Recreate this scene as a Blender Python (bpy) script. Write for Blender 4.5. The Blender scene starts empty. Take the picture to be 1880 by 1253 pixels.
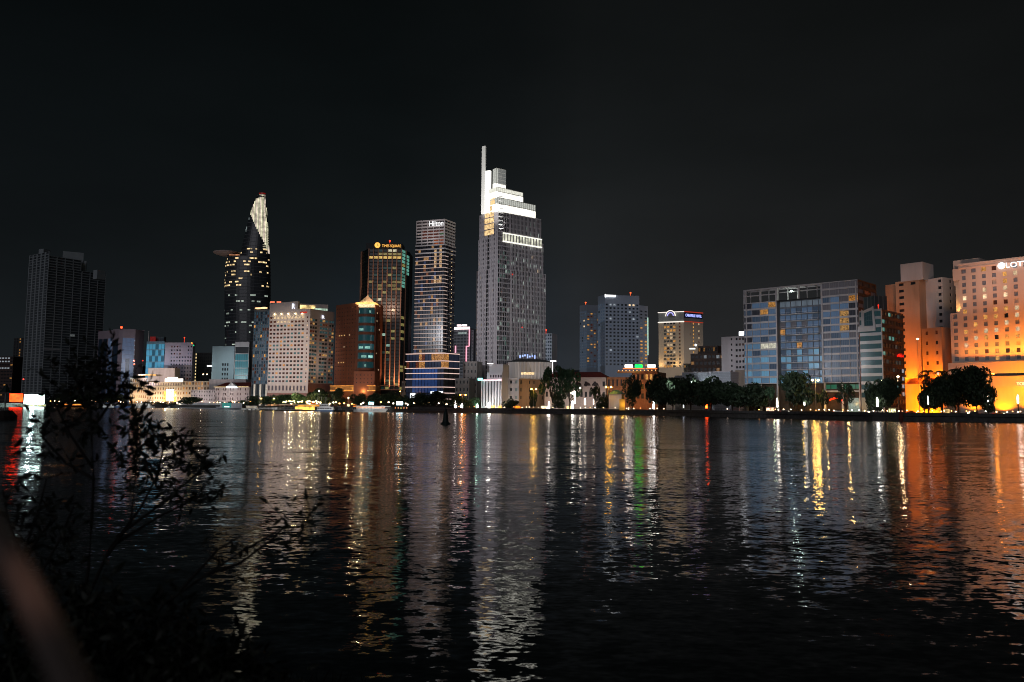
import bpy, math, random
from mathutils import Vector, Matrix
random.seed(7)
R = random.random
C = bpy.context.scene.collection
PI = math.pi
# ------------------------------------------------------------------ camera
EYE = 4.6
F = 1462.0
PITCH = math.radians(4.75)
ROLL = math.radians(0.55)
_fw = Vector((0, math.cos(PITCH), math.sin(PITCH)))
_r0 = Vector((1, 0, 0)); _u0 = Vector((0, -math.sin(PITCH), math.cos(PITCH)))
_rt = (math.cos(ROLL) * _r0 + math.sin(ROLL) * _u0)      # horizon sinks to the left
_up = (math.cos(ROLL) * _u0 - math.sin(ROLL) * _r0)

def W(px, py, Y):
    d = _fw + _rt * ((px - 940) / F) + _up * ((626.5 - py) / F)
    s = Y / d.y
    return Vector((d.x * s, Y, EYE + d.z * s))
def proj(p):
    d = Vector(p) - Vector((0, 0, EYE)); k = d.dot(_fw)
    return 940 + F * d.dot(_rt) / k, 626.5 - F * d.dot(_up) / k
def pt(px, Y, py=680):
    p = W(px, py, Y); return (p.x, p.y)
def zz(px, py, Y): return W(px, py, Y).z
GZ = 3.2

cam = bpy.data.cameras.new('camera'); co = bpy.data.objects.new('camera', cam); C.objects.link(co)
m3 = Matrix((_rt, _up, -_fw)).transposed()
co.matrix_world = Matrix.Translation((0, 0, EYE)) @ m3.to_4x4()
cam.sensor_width = 36; cam.lens = 36 * F / 1880; cam.clip_start = 0.05; cam.clip_end = 20000
cam.dof.use_dof = True; cam.dof.focus_distance = 350; cam.dof.aperture_fstop = 1.8
bpy.context.scene.camera = co
sc = bpy.context.scene
sc.view_settings.view_transform = 'Standard'; sc.view_settings.look = 'None'
sc.view_settings.exposure = 0; sc.view_settings.gamma = 1

# ------------------------------------------------------------------ mesh builder
class MB:
    def __init__(s): s.v = []; s.f = []; s.m = []; s.uv = []
    def poly(s, pts, mi=0, uv=None):
        b = len(s.v); s.v += [tuple(p) for p in pts]
        s.f.append(tuple(range(b, b + len(pts)))); s.m.append(mi)
        s.uv.append(uv or [(0, 0), (1, 0), (1, 1), (0, 1)][:len(pts)] + [(0, 0)] * max(0, len(pts) - 4))
    def quad(s, a, b, c, d, mi=0): s.poly((a, b, c, d), mi)
    def box(s, x0, x1, y0, y1, z0, z1, mi=0):
        s.obox((x0, y0), (1, 0), 0, x1 - x0, 0, -(y1 - y0), z0, z1, mi)
    def obox(s, O, u, a0, a1, d0, d1, z0, z1, mi=0):
        """box along u from a0..a1, outward (right of u) from d0..d1"""
        n = (u[1], -u[0])
        P = lambda a, d, z: (O[0] + u[0] * a + n[0] * d, O[1] + u[1] * a + n[1] * d, z)
        if d0 > d1: d0, d1 = d1, d0
        s.quad(P(a0, d1, z0), P(a1, d1, z0), P(a1, d1, z1), P(a0, d1, z1), mi)
        s.quad(P(a1, d0, z0), P(a0, d0, z0), P(a0, d0, z1), P(a1, d0, z1), mi)
        s.quad(P(a0, d0, z0), P(a0, d1, z0), P(a0, d1, z1), P(a0, d0, z1), mi)
        s.quad(P(a1, d1, z0), P(a1, d0, z0), P(a1, d0, z1), P(a1, d1, z1), mi)
        s.quad(P(a0, d1, z1), P(a1, d1, z1), P(a1, d0, z1), P(a0, d0, z1), mi)
        s.quad(P(a0, d0, z0), P(a1, d0, z0), P(a1, d1, z0), P(a0, d1, z0), mi)
    def prism(s, poly, z0, z1, mi=0, cap=True, bottom=False):
        n = len(poly)
        for i in range(n):
            a, b = poly[i], poly[(i + 1) % n]
            s.quad((a[0], a[1], z0), (b[0], b[1], z0), (b[0], b[1], z1), (a[0], a[1], z1), mi)
        if cap: s.poly([(p[0], p[1], z1) for p in poly], mi)
        if bottom: s.poly([(p[0], p[1], z0) for p in reversed(poly)], mi)
    def rings(s, rs, mi=0, cap=True):
        for A, B in zip(rs, rs[1:]):
            n = len(A)
            for i in range(n):
                j = (i + 1) % n
                s.quad(A[i], A[j], B[j], B[i], mi)
        if cap:
            s.poly(list(reversed(rs[0])), mi); s.poly(rs[-1], mi)
    def lathe(s, c, prof, n=12, mi=0):
        s.rings([[(c[0] + r * math.cos(2 * PI * k / n), c[1] + r * math.sin(2 * PI * k / n), c[2] + z) for k in range(n)] for r, z in prof], mi)
    def tube(s, pts, rad, n=6, mi=0):
        pts = [Vector(p) for p in pts]; rs = []
        if not isinstance(rad, (list, tuple)): rad = [rad] * len(pts)
        for i, p in enumerate(pts):
            t = (pts[min(i + 1, len(pts) - 1)] - pts[max(i - 1, 0)]).normalized()
            a = t.cross(Vector((0, 0, 1)))
            if a.length < 1e-3: a = t.cross(Vector((0, 1, 0)))
            a.normalize(); b = t.cross(a)
            rs.append([tuple(p + rad[i] * (math.cos(2 * PI * k / n) * a + math.sin(2 * PI * k / n) * b)) for k in range(n)])
        s.rings(rs, mi)
    def mesh(s, name, mats, origin=(0, 0, 0), smooth=False):
        me = bpy.data.meshes.new(name)
        o = origin
        me.from_pydata([(x - o[0], y - o[1], z - o[2]) for x, y, z in s.v], [], s.f)
        for m in mats: me.materials.append(m)
        me.polygons.foreach_set('material_index', s.m)
        if smooth: me.polygons.foreach_set('use_smooth', [True] * len(s.f))
        ul = me.uv_layers.new(name='UVMap')
        flat = [c for f in s.uv for q in f for c in q]
        ul.data.foreach_set('uv', flat)
        me.update(); return me

class Thing:
    def __init__(s, name, label, cat, loc=(0, 0, 0), group=None):
        s.loc = tuple(loc); o = s.o = bpy.data.objects.new(name, None); C.objects.link(o)
        o.location = loc; o['label'] = label; o['category'] = cat; o.empty_display_size = 0.5
        if group: o['group'] = group
        s.wall = MB(); s.wins = []; s.name = name
    def part(s, name, mb, mats, parent=None, label=None, smooth=False, stuff=False):
        if not isinstance(mats, (list, tuple)): mats = [mats]
        o = bpy.data.objects.new(name, mb.mesh(name, mats, s.loc, smooth)); C.objects.link(o)
        o.parent = parent or s.o
        if label: o['label'] = label
        if stuff: o['kind'] = 'stuff'
        return o
    def plain(s, A, B, z0, z1, mi=0):
        s.wall.quad((*A, z0), (*B, z0), (*B, z1), (*A, z1), mi)
    def facade(s, A, B, z0, z1, nx, nz, fw, fh, rec, fn, mi=0, vo=0.5, edges=None):
        """wall A->B (left to right seen from outside) pierced by nx*nz recessed openings; fn(i,j) gives the pane's material or None"""
        L = math.hypot(B[0] - A[0], B[1] - A[1]); u = ((B[0] - A[0]) / L, (B[1] - A[1]) / L); n = (u[1], -u[0])
        P = lambda a, z, d=0.0: (A[0] + u[0] * a - n[0] * d, A[1] + u[1] * a - n[1] * d, z)
        ed = edges or [i / nx for i in range(nx + 1)]
        ch = (z1 - z0) / nz; w = s.wall
        for i in range(nx):
            c0, c1 = ed[i] * L, ed[i + 1] * L; cw = c1 - c0
            for j in range(nz):
                b0 = z0 + j * ch; b1 = b0 + ch; m = fn(i, j)
                if m is None:
                    w.quad(P(c0, b0), P(c1, b0), P(c1, b1), P(c0, b1), mi); continue
                a0 = c0 + cw * (1 - fw) / 2; a1 = a0 + cw * fw; e0 = b0 + ch * (1 - fh) * vo; e1 = e0 + ch * fh
                w.quad(P(c0, b0), P(c1, b0), P(a1, e0), P(a0, e0), mi); w.quad(P(a0, e1), P(a1, e1), P(c1, b1), P(c0, b1), mi)
                w.quad(P(c0, b0), P(a0, e0), P(a0, e1), P(c0, b1), mi); w.quad(P(a1, e0), P(c1, b0), P(c1, b1), P(a1, e1), mi)
                r = rec
                w.quad(P(a0, e0), P(a1, e0), P(a1, e0, r), P(a0, e0, r), mi); w.quad(P(a0, e1, r), P(a1, e1, r), P(a1, e1), P(a0, e1), mi)
                w.quad(P(a0, e0), P(a0, e0, r), P(a0, e1, r), P(a0, e1), mi); w.quad(P(a1, e0, r), P(a1, e0), P(a1, e1), P(a1, e1, r), mi)
                s.wins.append(((P(a0, e0, r), P(a1, e0, r), P(a1, e1, r), P(a0, e1, r)), m))
    def band(s, mb, A, B, z0, z1, out, mi=0, back=0.0, ext=0.0):
        if math.dist(A, B) < 1e-6: return
        L = math.hypot(B[0] - A[0], B[1] - A[1]); u = ((B[0] - A[0]) / L, (B[1] - A[1]) / L)
        mb.obox(A, u, -ext, L + ext, -back, out, z0, z1, mi)
    def finish(s, mats, roof=None, parts=100, wname='window'):
        s.wall_o = s.part('wall', s.wall, mats) if s.wall.f else None
        if roof:
            for (poly, z, m) in roof:
                b = MB(); b.poly([(p[0], p[1], z) for p in poly]); s.part('roof', b, m)
        def size(w):
            q = [proj(p) for p in w[0]]
            return abs((q[2][0] - q[0][0]) * (q[3][1] - q[1][1]) - (q[3][0] - q[1][0]) * (q[2][1] - q[0][1])) if all(math.isfinite(c) for p in q for c in p) else 0
        inside = lambda w: 0 <= proj(w[0][0])[0] <= 1880
        ws = sorted(s.wins, key=lambda w: (-inside(w), -size(w)))
        for q, m in ws[:parts]:
            b = MB(); b.poly(q); s.part(wname, b, m)
        if len(ws) > parts:
            b = MB(); ml = []
            for q, m in ws[parts:]:
                if m not in ml: ml.append(m)
                b.poly(q, ml.index(m))
            s.part(wname, b, ml, stuff=True)

def single(name, mb, mats, label=None, cat=None, group=None, kind=None, smooth=False, origin=None):
    if not isinstance(mats, (list, tuple)): mats = [mats]
    o0 = origin or (0, 0, 0)
    o = bpy.data.objects.new(name, mb.mesh(name, mats, o0, smooth)); C.objects.link(o); o.location = o0
    if label: o['label'] = label
    if cat: o['category'] = cat
    if group: o['group'] = group
    if kind: o['kind'] = kind
    return o
def lerp(A, B, t): return (A[0] + (B[0] - A[0]) * t, A[1] + (B[1] - A[1]) * t)
def off(A, B, d, P=None):
    """P (default A) moved outward of the wall A->B by d"""
    L = math.hypot(B[0] - A[0], B[1] - A[1]); P = P or A
    return (P[0] + (B[1] - A[1]) / L * d, P[1] - (B[0] - A[0]) / L * d)

# ------------------------------------------------------------------ materials
def lin(h):
    if not isinstance(h, str): return tuple(h)
    c = [int(h[i:i + 2], 16) / 255 for i in (0, 2, 4)]
    return tuple(x / 12.92 if x <= .04045 else ((x + .055) / 1.055) ** 2.4 for x in c)
_mc = {}
def nodes(name):
    m = bpy.data.materials.new(name); m.use_nodes = True; nt = m.node_tree
    return m, nt, nt.nodes['Principled BSDF']
def surf(name, col, rough=.7, var=.25, scale=.25, metal=0, streak=True, spec=.3):
    """wall, paint, stone ...: colour with two scales of weathering"""
    key = ('s', name)
    if key in _mc: return _mc[key]
    m, nt, b = nodes(name); c = lin(col); N = nt.nodes.new; K = nt.links.new
    g = N('ShaderNodeNewGeometry'); mp = N('ShaderNodeMapping'); K(g.outputs['Position'], mp.inputs['Vector'])
    mp.inputs['Scale'].default_value = (1, 1, .18 if streak else 1)
    n1 = N('ShaderNodeTexNoise'); n1.inputs['Scale'].default_value = scale; n1.inputs['Detail'].default_value = 6; n1.inputs['Roughness'].default_value = .65
    K(mp.outputs[0], n1.inputs['Vector'])
    r = N('ShaderNodeValToRGB'); K(n1.outputs['Fac'], r.inputs['Fac'])
    r.color_ramp.elements[0].position = .3; r.color_ramp.elements[1].position = .7
    r.color_ramp.elements[0].color = (*[x * (1 - var) for x in c], 1); r.color_ramp.elements[1].color = (*[min(1, x * (1 + var * .5)) for x in c], 1)
    K(r.outputs[0], b.inputs['Base Color']); b.inputs['Roughness'].default_value = rough; b.inputs['Metallic'].default_value = metal
    b.inputs['Specular IOR Level'].default_value = spec
    _mc[key] = m; return m
def lit(col, st, noise=0.0, nee=False, name='lit_window', sc_=.9):
    """something that gives off light"""
    key = ('l', col if isinstance(col, str) else tuple(col), st, noise, nee, name)
    if key in _mc: return _mc[key]
    m, nt, b = nodes(name); c = lin(col); N = nt.nodes.new; K = nt.links.new
    b.inputs['Base Color'].default_value = (.02, .02, .02, 1); b.inputs['Roughness'].default_value = .25
    b.inputs['Emission Color'].default_value = (*c, 1); b.inputs['Emission Strength'].default_value = st
    if noise:
        g = N('ShaderNodeNewGeometry'); n1 = N('ShaderNodeTexNoise'); n1.inputs['Scale'].default_value = sc_; n1.inputs['Detail'].default_value = 2
        K(g.outputs['Position'], n1.inputs['Vector'])
        mr = N('ShaderNodeMapRange'); K(n1.outputs['Fac'], mr.inputs['Value']); mr.inputs['From Min'].default_value = .3; mr.inputs['From Max'].default_value = .7
        mr.inputs['To Min'].default_value = st * (1 - noise); mr.inputs['To Max'].default_value = st * (1 + noise * .8)
        K(mr.outputs[0], b.inputs['Emission Strength'])
    m.cycles.emission_sampling = 'AUTO' if nee else 'NONE'
    _mc[key] = m; return m
def glass(col, n=0, frame=(.2, .2, .2), em=0.0, rough=.3, rows=1, name='window_glass', fr=.14):
    """glazing with n mullions per pane (uv stripes), faint room light em behind it"""
    key = ('g', col if isinstance(col, str) else tuple(col), n, tuple(frame), em, rows, name)
    if key in _mc: return _mc[key]
    m, nt, b = nodes(name); c = lin(col); N = nt.nodes.new; K = nt.links.new
    b.inputs['Roughness'].default_value = rough; b.inputs['Base Color'].default_value = (*c, 1)
    if em: b.inputs['Emission Color'].default_value = (*c, 1); b.inputs['Emission Strength'].default_value = em
    if n:
        uv = N('ShaderNodeUVMap'); sp = N('ShaderNodeSeparateXYZ'); K(uv.outputs[0], sp.inputs[0])
        def stripe(o, k):
            a = N('ShaderNodeMath'); a.operation = 'MULTIPLY'; a.inputs[1].default_value = k; K(o, a.inputs[0])
            f = N('ShaderNodeMath'); f.operation = 'FRACT'; K(a.outputs[0], f.inputs[0])
            l = N('ShaderNodeMath'); l.operation = 'LESS_THAN'; l.inputs[1].default_value = fr; K(f.outputs[0], l.inputs[0]); return l.outputs[0]
        s_ = stripe(sp.outputs['X'], n)
        if rows > 1:
            s2 = stripe(sp.outputs['Y'], rows); mx = N('ShaderNodeMath'); mx.operation = 'MAXIMUM'; K(s_, mx.inputs[0]); K(s2, mx.inputs[1]); s_ = mx.outputs[0]
        mix = N('ShaderNodeMix'); mix.data_type = 'RGBA'; K(s_, mix.inputs['Factor'])
        mix.inputs['A'].default_value = (*c, 1); mix.inputs['B'].default_value = (*frame, 1); K(mix.outputs['Result'], b.inputs['Base Color'])
        if em:
            ml = N('ShaderNodeMath'); ml.operation = 'MULTIPLY_ADD'; K(s_, ml.inputs[0]); ml.inputs[1].default_value = -em * .8; ml.inputs[2].default_value = em
            K(ml.outputs[0], b.inputs['Emission Strength'])
    m.cycles.emission_sampling = 'NONE'
    _mc[key] = m; return m
def pick(*opts):
    """weighted choice: (weight, material) ..."""
    t = R() * sum(w for w, _ in opts)
    for w, m in opts:
        t -= w
        if t <= 0: return m
    return opts[-1][1]
DARK = glass((.012, .016, .02)); BLACK = surf('black_paint', (.008, .008, .008), .6, .2)
WARM = '#ffb45e'[1:]; WARMW = 'ffdcae'; COOL = 'e6f4ff'; TEAL = '7fd8c8'; AMBER = 'ff9a2e'
ROOF = surf('dark_roof', (.03, .03, .032), .9)
def lw(k=1.0): return lit(WARM, .7 * k, .6)
def lww(k=1.0): return lit(WARMW, .9 * k, .5)
def lc(k=1.0): return lit(COOL, .8 * k, .5)
def lt(k=1.0): return lit(TEAL, .35 * k, .5)

# ------------------------------------------------------------------ light
def flood_or_fill(src, tgt, E, col=(1, .85, .7), ang=90, blend=.7, rad=.4, name='floodlight'):
    """spot that gives irradiance E at tgt; facade floods and added fill, both named floodlight"""
    s = Vector(src); t = Vector(tgt); d = (t - s).length
    l = bpy.data.lights.new(name, 'SPOT'); l.energy = 4 * PI * d * d * E; l.color = lin(col); l.spot_size = math.radians(ang); l.spot_blend = blend; l.shadow_soft_size = rad
    o = bpy.data.objects.new(name, l); C.objects.link(o); o.location = s
    o.rotation_euler = (t - s).to_track_quat('-Z', 'Y').to_euler(); return o
def lamp(p, P, col, rad=.3):
    l = bpy.data.lights.new('lamp_light', 'POINT'); l.energy = P; l.color = lin(col); l.shadow_soft_size = rad
    o = bpy.data.objects.new('lamp_light', l); C.objects.link(o); o.location = p; return o
def fill_wash(A, B, z, E, col, dist=18, zt=None, n=1, ang=110, zs=GZ + 6, blend=.8):
    """added fill: row of n spots without fixtures dist in front of the wall A->B, aimed at height z"""
    for k in range(n):
        q = lerp(A, B, (k + .5) / n); p = off(A, B, dist, q)
        flood_or_fill((*p, zs), (*q, z), E, col, ang, blend)
sun = bpy.data.lights.new('fill_sun', 'SUN'); sun.energy = .38; sun.angle = math.radians(40); sun.color = (.92, .9, 1)  # added frontal fill standing in for the diffuse city glow
so = bpy.data.objects.new('fill_sun', sun); C.objects.link(so)
so.rotation_euler = Vector((.35, 1, -.42)).to_track_quat('-Z', 'Y').to_euler()

w = bpy.data.worlds.new('World'); sc.world = w; w.use_nodes = True; nt = w.node_tree; bg = nt.nodes['Background']
N = nt.nodes.new; K = nt.links.new
tc = N('ShaderNodeTexCoord'); sp = N('ShaderNodeSeparateXYZ'); K(tc.outputs['Generated'], sp.inputs[0])
rp = N('ShaderNodeValToRGB'); K(sp.outputs['Z'], rp.inputs['Fac']); e = rp.color_ramp.elements
e[0].position = 0; e[0].color = (.0175, .019, .0205, 1); e[1].position = .6; e[1].color = (.0030, .0036, .0037, 1)
k = e.new(.1); k.color = (.0145, .0158, .0168, 1); k = e.new(.18); k.color = (.0105, .0117, .0123, 1); k = e.new(.3); k.color = (.0062, .0074, .0078, 1); k = e.new(.42); k.color = (.0041, .0050, .0052, 1)
rx = N('ShaderNodeMapRange'); K(sp.outputs['X'], rx.inputs['Value']); rx.inputs['From Min'].default_value = -.6; rx.inputs['From Max'].default_value = .6
rh = N('ShaderNodeValToRGB'); K(rx.outputs[0], rh.inputs['Fac']); eh = rh.color_ramp.elements
eh[0].position = .083; eh[0].color = (.37, .43, .46, 1); eh[1].position = .958; eh[1].color = (.66, .62, .6, 1)
for p_, c_ in ((.375, (.48, .55, .57)), (.5, (.70, .73, .75)), (.567, (.98, .96, .96)), (.708, (.84, .8, .79))): k = eh.new(p_); k.color = (*c_, 1)
mx = N('ShaderNodeMix'); mx.data_type = 'RGBA'; mx.blend_type = 'MULTIPLY'; mx.inputs['Factor'].default_value = 1; K(rp.outputs[0], mx.inputs['A']); K(rh.outputs[0], mx.inputs['B'])
# glow of the lit city centre low in the sky behind the towers
gx = N('ShaderNodeMath'); gx.operation = 'ADD'; K(sp.outputs['X'], gx.inputs[0]); gx.inputs[1].default_value = .06
ga = N('ShaderNodeMath'); ga.operation = 'ABSOLUTE'; K(gx.outputs[0], ga.inputs[0])
g1 = N('ShaderNodeMapRange'); g1.interpolation_type = 'SMOOTHSTEP'; K(ga.outputs[0], g1.inputs['Value']); g1.inputs['From Min'].default_value = 0; g1.inputs['From Max'].default_value = .26; g1.inputs['To Min'].default_value = 1; g1.inputs['To Max'].default_value = 0
g2 = N('ShaderNodeMapRange'); g2.interpolation_type = 'SMOOTHSTEP'; K(sp.outputs['Z'], g2.inputs['Value']); g2.inputs['From Min'].default_value = 0; g2.inputs['From Max'].default_value = .26; g2.inputs['To Min'].default_value = 1; g2.inputs['To Max'].default_value = 0
g3 = N('ShaderNodeMath'); g3.operation = 'MULTIPLY'; K(g1.outputs[0], g3.inputs[0]); K(g2.outputs[0], g3.inputs[1])
gm_ = N('ShaderNodeMix'); gm_.data_type = 'RGBA'; gm_.blend_type = 'ADD'; K(g3.outputs[0], gm_.inputs['Factor']); K(mx.outputs['Result'], gm_.inputs['A']); gm_.inputs['B'].default_value = (.0015, .0055, .011, 1)
hz = N('ShaderNodeTexNoise'); hz.inputs['Scale'].default_value = 2.6; hz.inputs['Detail'].default_value = 4; hm = N('ShaderNodeMapping'); hm.inputs['Scale'].default_value = (1, 1, 2.6); K(tc.outputs['Generated'], hm.inputs['Vector']); K(hm.outputs[0], hz.inputs['Vector'])
hr = N('ShaderNodeMapRange'); K(hz.outputs['Fac'], hr.inputs['Value']); hr.inputs['From Min'].default_value = .3; hr.inputs['From Max'].default_value = .7; hr.inputs['To Min'].default_value = .82; hr.inputs['To Max'].default_value = 1.18
hs = N('ShaderNodeVectorMath'); hs.operation = 'SCALE'; K(gm_.outputs['Result'], hs.inputs[0]); K(hr.outputs[0], hs.inputs['Scale'])
K(hs.outputs[0], bg.inputs['Color']); bg.inputs['Strength'].default_value = 1.45
sky = N('ShaderNodeTexSky'); sky.sky_type = 'NISHITA'; sky.sun_disc = False; sky.sun_elevation = math.radians(-12); sky.sun_rotation = math.radians(160)
b2 = N('ShaderNodeBackground'); K(sky.outputs[0], b2.inputs['Color']); b2.inputs['Strength'].default_value = .01
ad = N('ShaderNodeAddShader'); K(bg.outputs[0], ad.inputs[0]); K(b2.outputs[0], ad.inputs[1]); K(ad.outputs[0], nt.nodes['World Output'].inputs['Surface'])

# ------------------------------------------------------------------ water, land
SHORE = [(-500, 690), (0, 760), (150, 925), (300, 925), (440, 730), (600, 622), (760, 604), (940, 592), (1200, 537), (1400, 427), (1600, 358), (1880, 342), (2100, 334), (2700, 300)]
SH = [pt(a, b, 745) for a, b in SHORE]
def shoreY(px):
    for (a, ya), (b, yb) in zip(SHORE, SHORE[1:]):
        if a <= px <= b: return ya + (yb - ya) * (px - a) / (b - a)
    return 340
m, nt, b = nodes('river_water'); N = nt.nodes.new; K = nt.links.new
b.inputs['Base Color'].default_value = (.004, .005, .005, 1); b.inputs['IOR'].default_value = 1.33; b.inputs['Specular IOR Level'].default_value = .4
g = N('ShaderNodeNewGeometry')
def wn(sx, sy, detail, seed):
    mp = N('ShaderNodeMapping'); K(g.outputs['Position'], mp.inputs['Vector']); mp.inputs['Scale'].default_value = (sx, sy, 1); mp.inputs['Location'].default_value = (seed, seed * .7, seed); mp.inputs['Rotation'].default_value = (0, 0, .06)
    t = N('ShaderNodeTexNoise'); t.inputs['Scale'].default_value = 1; t.inputs['Detail'].default_value = detail; t.inputs['Roughness'].default_value = .5; K(mp.outputs[0], t.inputs['Vector'])
    s = N('ShaderNodeVectorMath'); s.operation = 'SUBTRACT'; K(t.outputs['Color'], s.inputs[0]); s.inputs[1].default_value = (.5, .5, .5); return s.outputs[0]
def vscale(v, x, y):
    s = N('ShaderNodeVectorMath'); s.operation = 'MULTIPLY'; K(v, s.inputs[0]); s.inputs[1].default_value = (x, y, 0); return s.outputs[0]
def vadd(a, b_):
    s = N('ShaderNodeVectorMath'); s.operation = 'ADD'; K(a, s.inputs[0]); K(b_, s.inputs[1]); return s.outputs[0]
SWELL = wn(.13, .21, 1, 29)
WAVE = vadd(vadd(vscale(wn(.16, .45, 1, 3), .03, .08), vscale(wn(1.3, 2.3, 1.5, 9), .08, .19)), vscale(wn(4, 7, 1, 17), .08, .2))
pm = N('ShaderNodeMapping'); K(g.outputs['Position'], pm.inputs['Vector']); pm.inputs['Scale'].default_value = (.006, .03, 1)
pn = N('ShaderNodeTexNoise'); pn.inputs['Scale'].default_value = 1; pn.inputs['Detail'].default_value = 3; K(pm.outputs[0], pn.inputs['Vector'])
pr = N('ShaderNodeMapRange'); K(pn.outputs['Fac'], pr.inputs['Value']); pr.inputs['From Min'].default_value = .35; pr.inputs['From Max'].default_value = .65; pr.inputs['To Min'].default_value = .55; pr.inputs['To Max'].default_value = 1.15
syw = N('ShaderNodeSeparateXYZ'); K(g.outputs['Position'], syw.inputs[0])
fr_ = N('ShaderNodeMapRange'); K(syw.outputs['Y'], fr_.inputs['Value']); fr_.inputs['From Min'].default_value = 22; fr_.inputs['From Max'].default_value = 110; fr_.inputs['To Min'].default_value = .05; fr_.inputs['To Max'].default_value = 1
sw_ = N('ShaderNodeVectorMath'); sw_.operation = 'SCALE'; K(vscale(SWELL, .03, .2), sw_.inputs[0]); K(fr_.outputs[0], sw_.inputs['Scale'])
fd_ = N('ShaderNodeMapRange'); K(syw.outputs['Y'], fd_.inputs['Value']); fd_.inputs['From Min'].default_value = 30; fd_.inputs['From Max'].default_value = 160; fd_.inputs['To Min'].default_value = 1; fd_.inputs['To Max'].default_value = .5
wv_ = N('ShaderNodeVectorMath'); wv_.operation = 'SCALE'; K(WAVE, wv_.inputs[0]); K(fd_.outputs[0], wv_.inputs['Scale'])
ws = N('ShaderNodeVectorMath'); ws.operation = 'SCALE'; K(vadd(wv_.outputs[0], sw_.outputs[0]), ws.inputs[0]); K(pr.outputs[0], ws.inputs['Scale'])
# far out only the wave faces turned to the near bank are seen, the backs hide in the troughs
wsx = N('ShaderNodeSeparateXYZ'); K(ws.outputs[0], wsx.inputs[0])
wab = N('ShaderNodeMath'); wab.operation = 'ABSOLUTE'; K(wsx.outputs['Y'], wab.inputs[0])
wng = N('ShaderNodeMath'); wng.operation = 'MULTIPLY'; K(wab.outputs[0], wng.inputs[0]); wng.inputs[1].default_value = -1
ffr = N('ShaderNodeMapRange'); K(syw.outputs['Y'], ffr.inputs['Value']); ffr.inputs['From Min'].default_value = 25; ffr.inputs['From Max'].default_value = 130; ffr.inputs['To Min'].default_value = 0; ffr.inputs['To Max'].default_value = .5
wmx = N('ShaderNodeMix'); wmx.data_type = 'FLOAT'; K(ffr.outputs[0], wmx.inputs['Factor']); K(wsx.outputs['Y'], wmx.inputs['A']); K(wng.outputs[0], wmx.inputs['B'])
wcb = N('ShaderNodeCombineXYZ'); K(wsx.outputs['X'], wcb.inputs['X']); K(wmx.outputs['Result'], wcb.inputs['Y'])
up = N('ShaderNodeVectorMath'); up.operation = 'ADD'; K(wcb.outputs[0], up.inputs[0]); up.inputs[1].default_value = (0, 0, 1)
no = N('ShaderNodeVectorMath'); no.operation = 'NORMALIZE'; K(up.outputs[0], no.inputs[0]); K(no.outputs[0], b.inputs['Normal'])
sy = N('ShaderNodeSeparateXYZ'); K(g.outputs['Position'], sy.inputs[0])
rr = N('ShaderNodeMapRange'); K(sy.outputs['Y'], rr.inputs['Value']); rr.inputs['From Min'].default_value = 12; rr.inputs['From Max'].default_value = 140; rr.inputs['To Min'].default_value = .03; rr.inputs['To Max'].default_value = .19
K(rr.outputs[0], b.inputs['Roughness'])
wb = MB(); wb.quad((-6000, -40, 0), (6000, -40, 0), (6000, 6000, 0), (-6000, 6000, 0)); single('water', wb, m, kind='structure')
lb = MB(); lb.poly([(x, y, GZ) for x, y in SH] + [(9000, 300, GZ), (9000, 12000, GZ), (-9000, 12000, GZ), (-9000, 690, GZ)])
single('ground', lb, surf('city_ground', (.045, .043, .04), .95, .3, .1, streak=False), kind='structure')
STONE = surf('quay_stone', (.06, .058, .055), .9, .5, .6, streak=False)
eb = MB()
for a, b_ in zip(SH, SH[1:]):
    eb.quad((*a, -2), (*b_, -2), (*off(a, b_, -.6, b_), 2.4), (*off(a, b_, -.6, a), 2.4))
    L = math.hypot(b_[0] - a[0], b_[1] - a[1]); u = ((b_[0] - a[0]) / L, (b_[1] - a[1]) / L)
    eb.obox(a, u, 0, L, -1.2, .15, 2.404, 3.9)
single('embankment', eb, STONE, kind='structure')
# near bank under the camera
nb = MB(); nx_, ny_ = 60, 24
def bank_z(x, y):
    e = 11.2 - .25 * math.sin(x * .7) - .2 * math.sin(x * 1.9 + 1) + (1.6 if x < -2.2 else 1.6 * max(0, 1 - (x + 2.2) / 2.5)) 
    t = min(1, max(0, (e - y) / 8.5)); return -.4 + 3.3 * t ** .8 + .1 * math.sin(x * 1.3 + y) * t
for i in range(nx_):
    for j in range(ny_):
        x0, x1 = -24 + i * .8, -24 + (i + 1) * .8; y0, y1 = -8 + j * .9, -8 + (j + 1) * .9
        nb.quad((x0, y0, bank_z(x0, y0)), (x1, y0, bank_z(x1, y0)), (x1, y1, bank_z(x1, y1)), (x0, y1, bank_z(x0, y1)))
single('river_bank', nb, surf('bank_soil', (.012, .011, .009), .95, .4, 2, streak=False), kind='structure', smooth=True)
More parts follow.
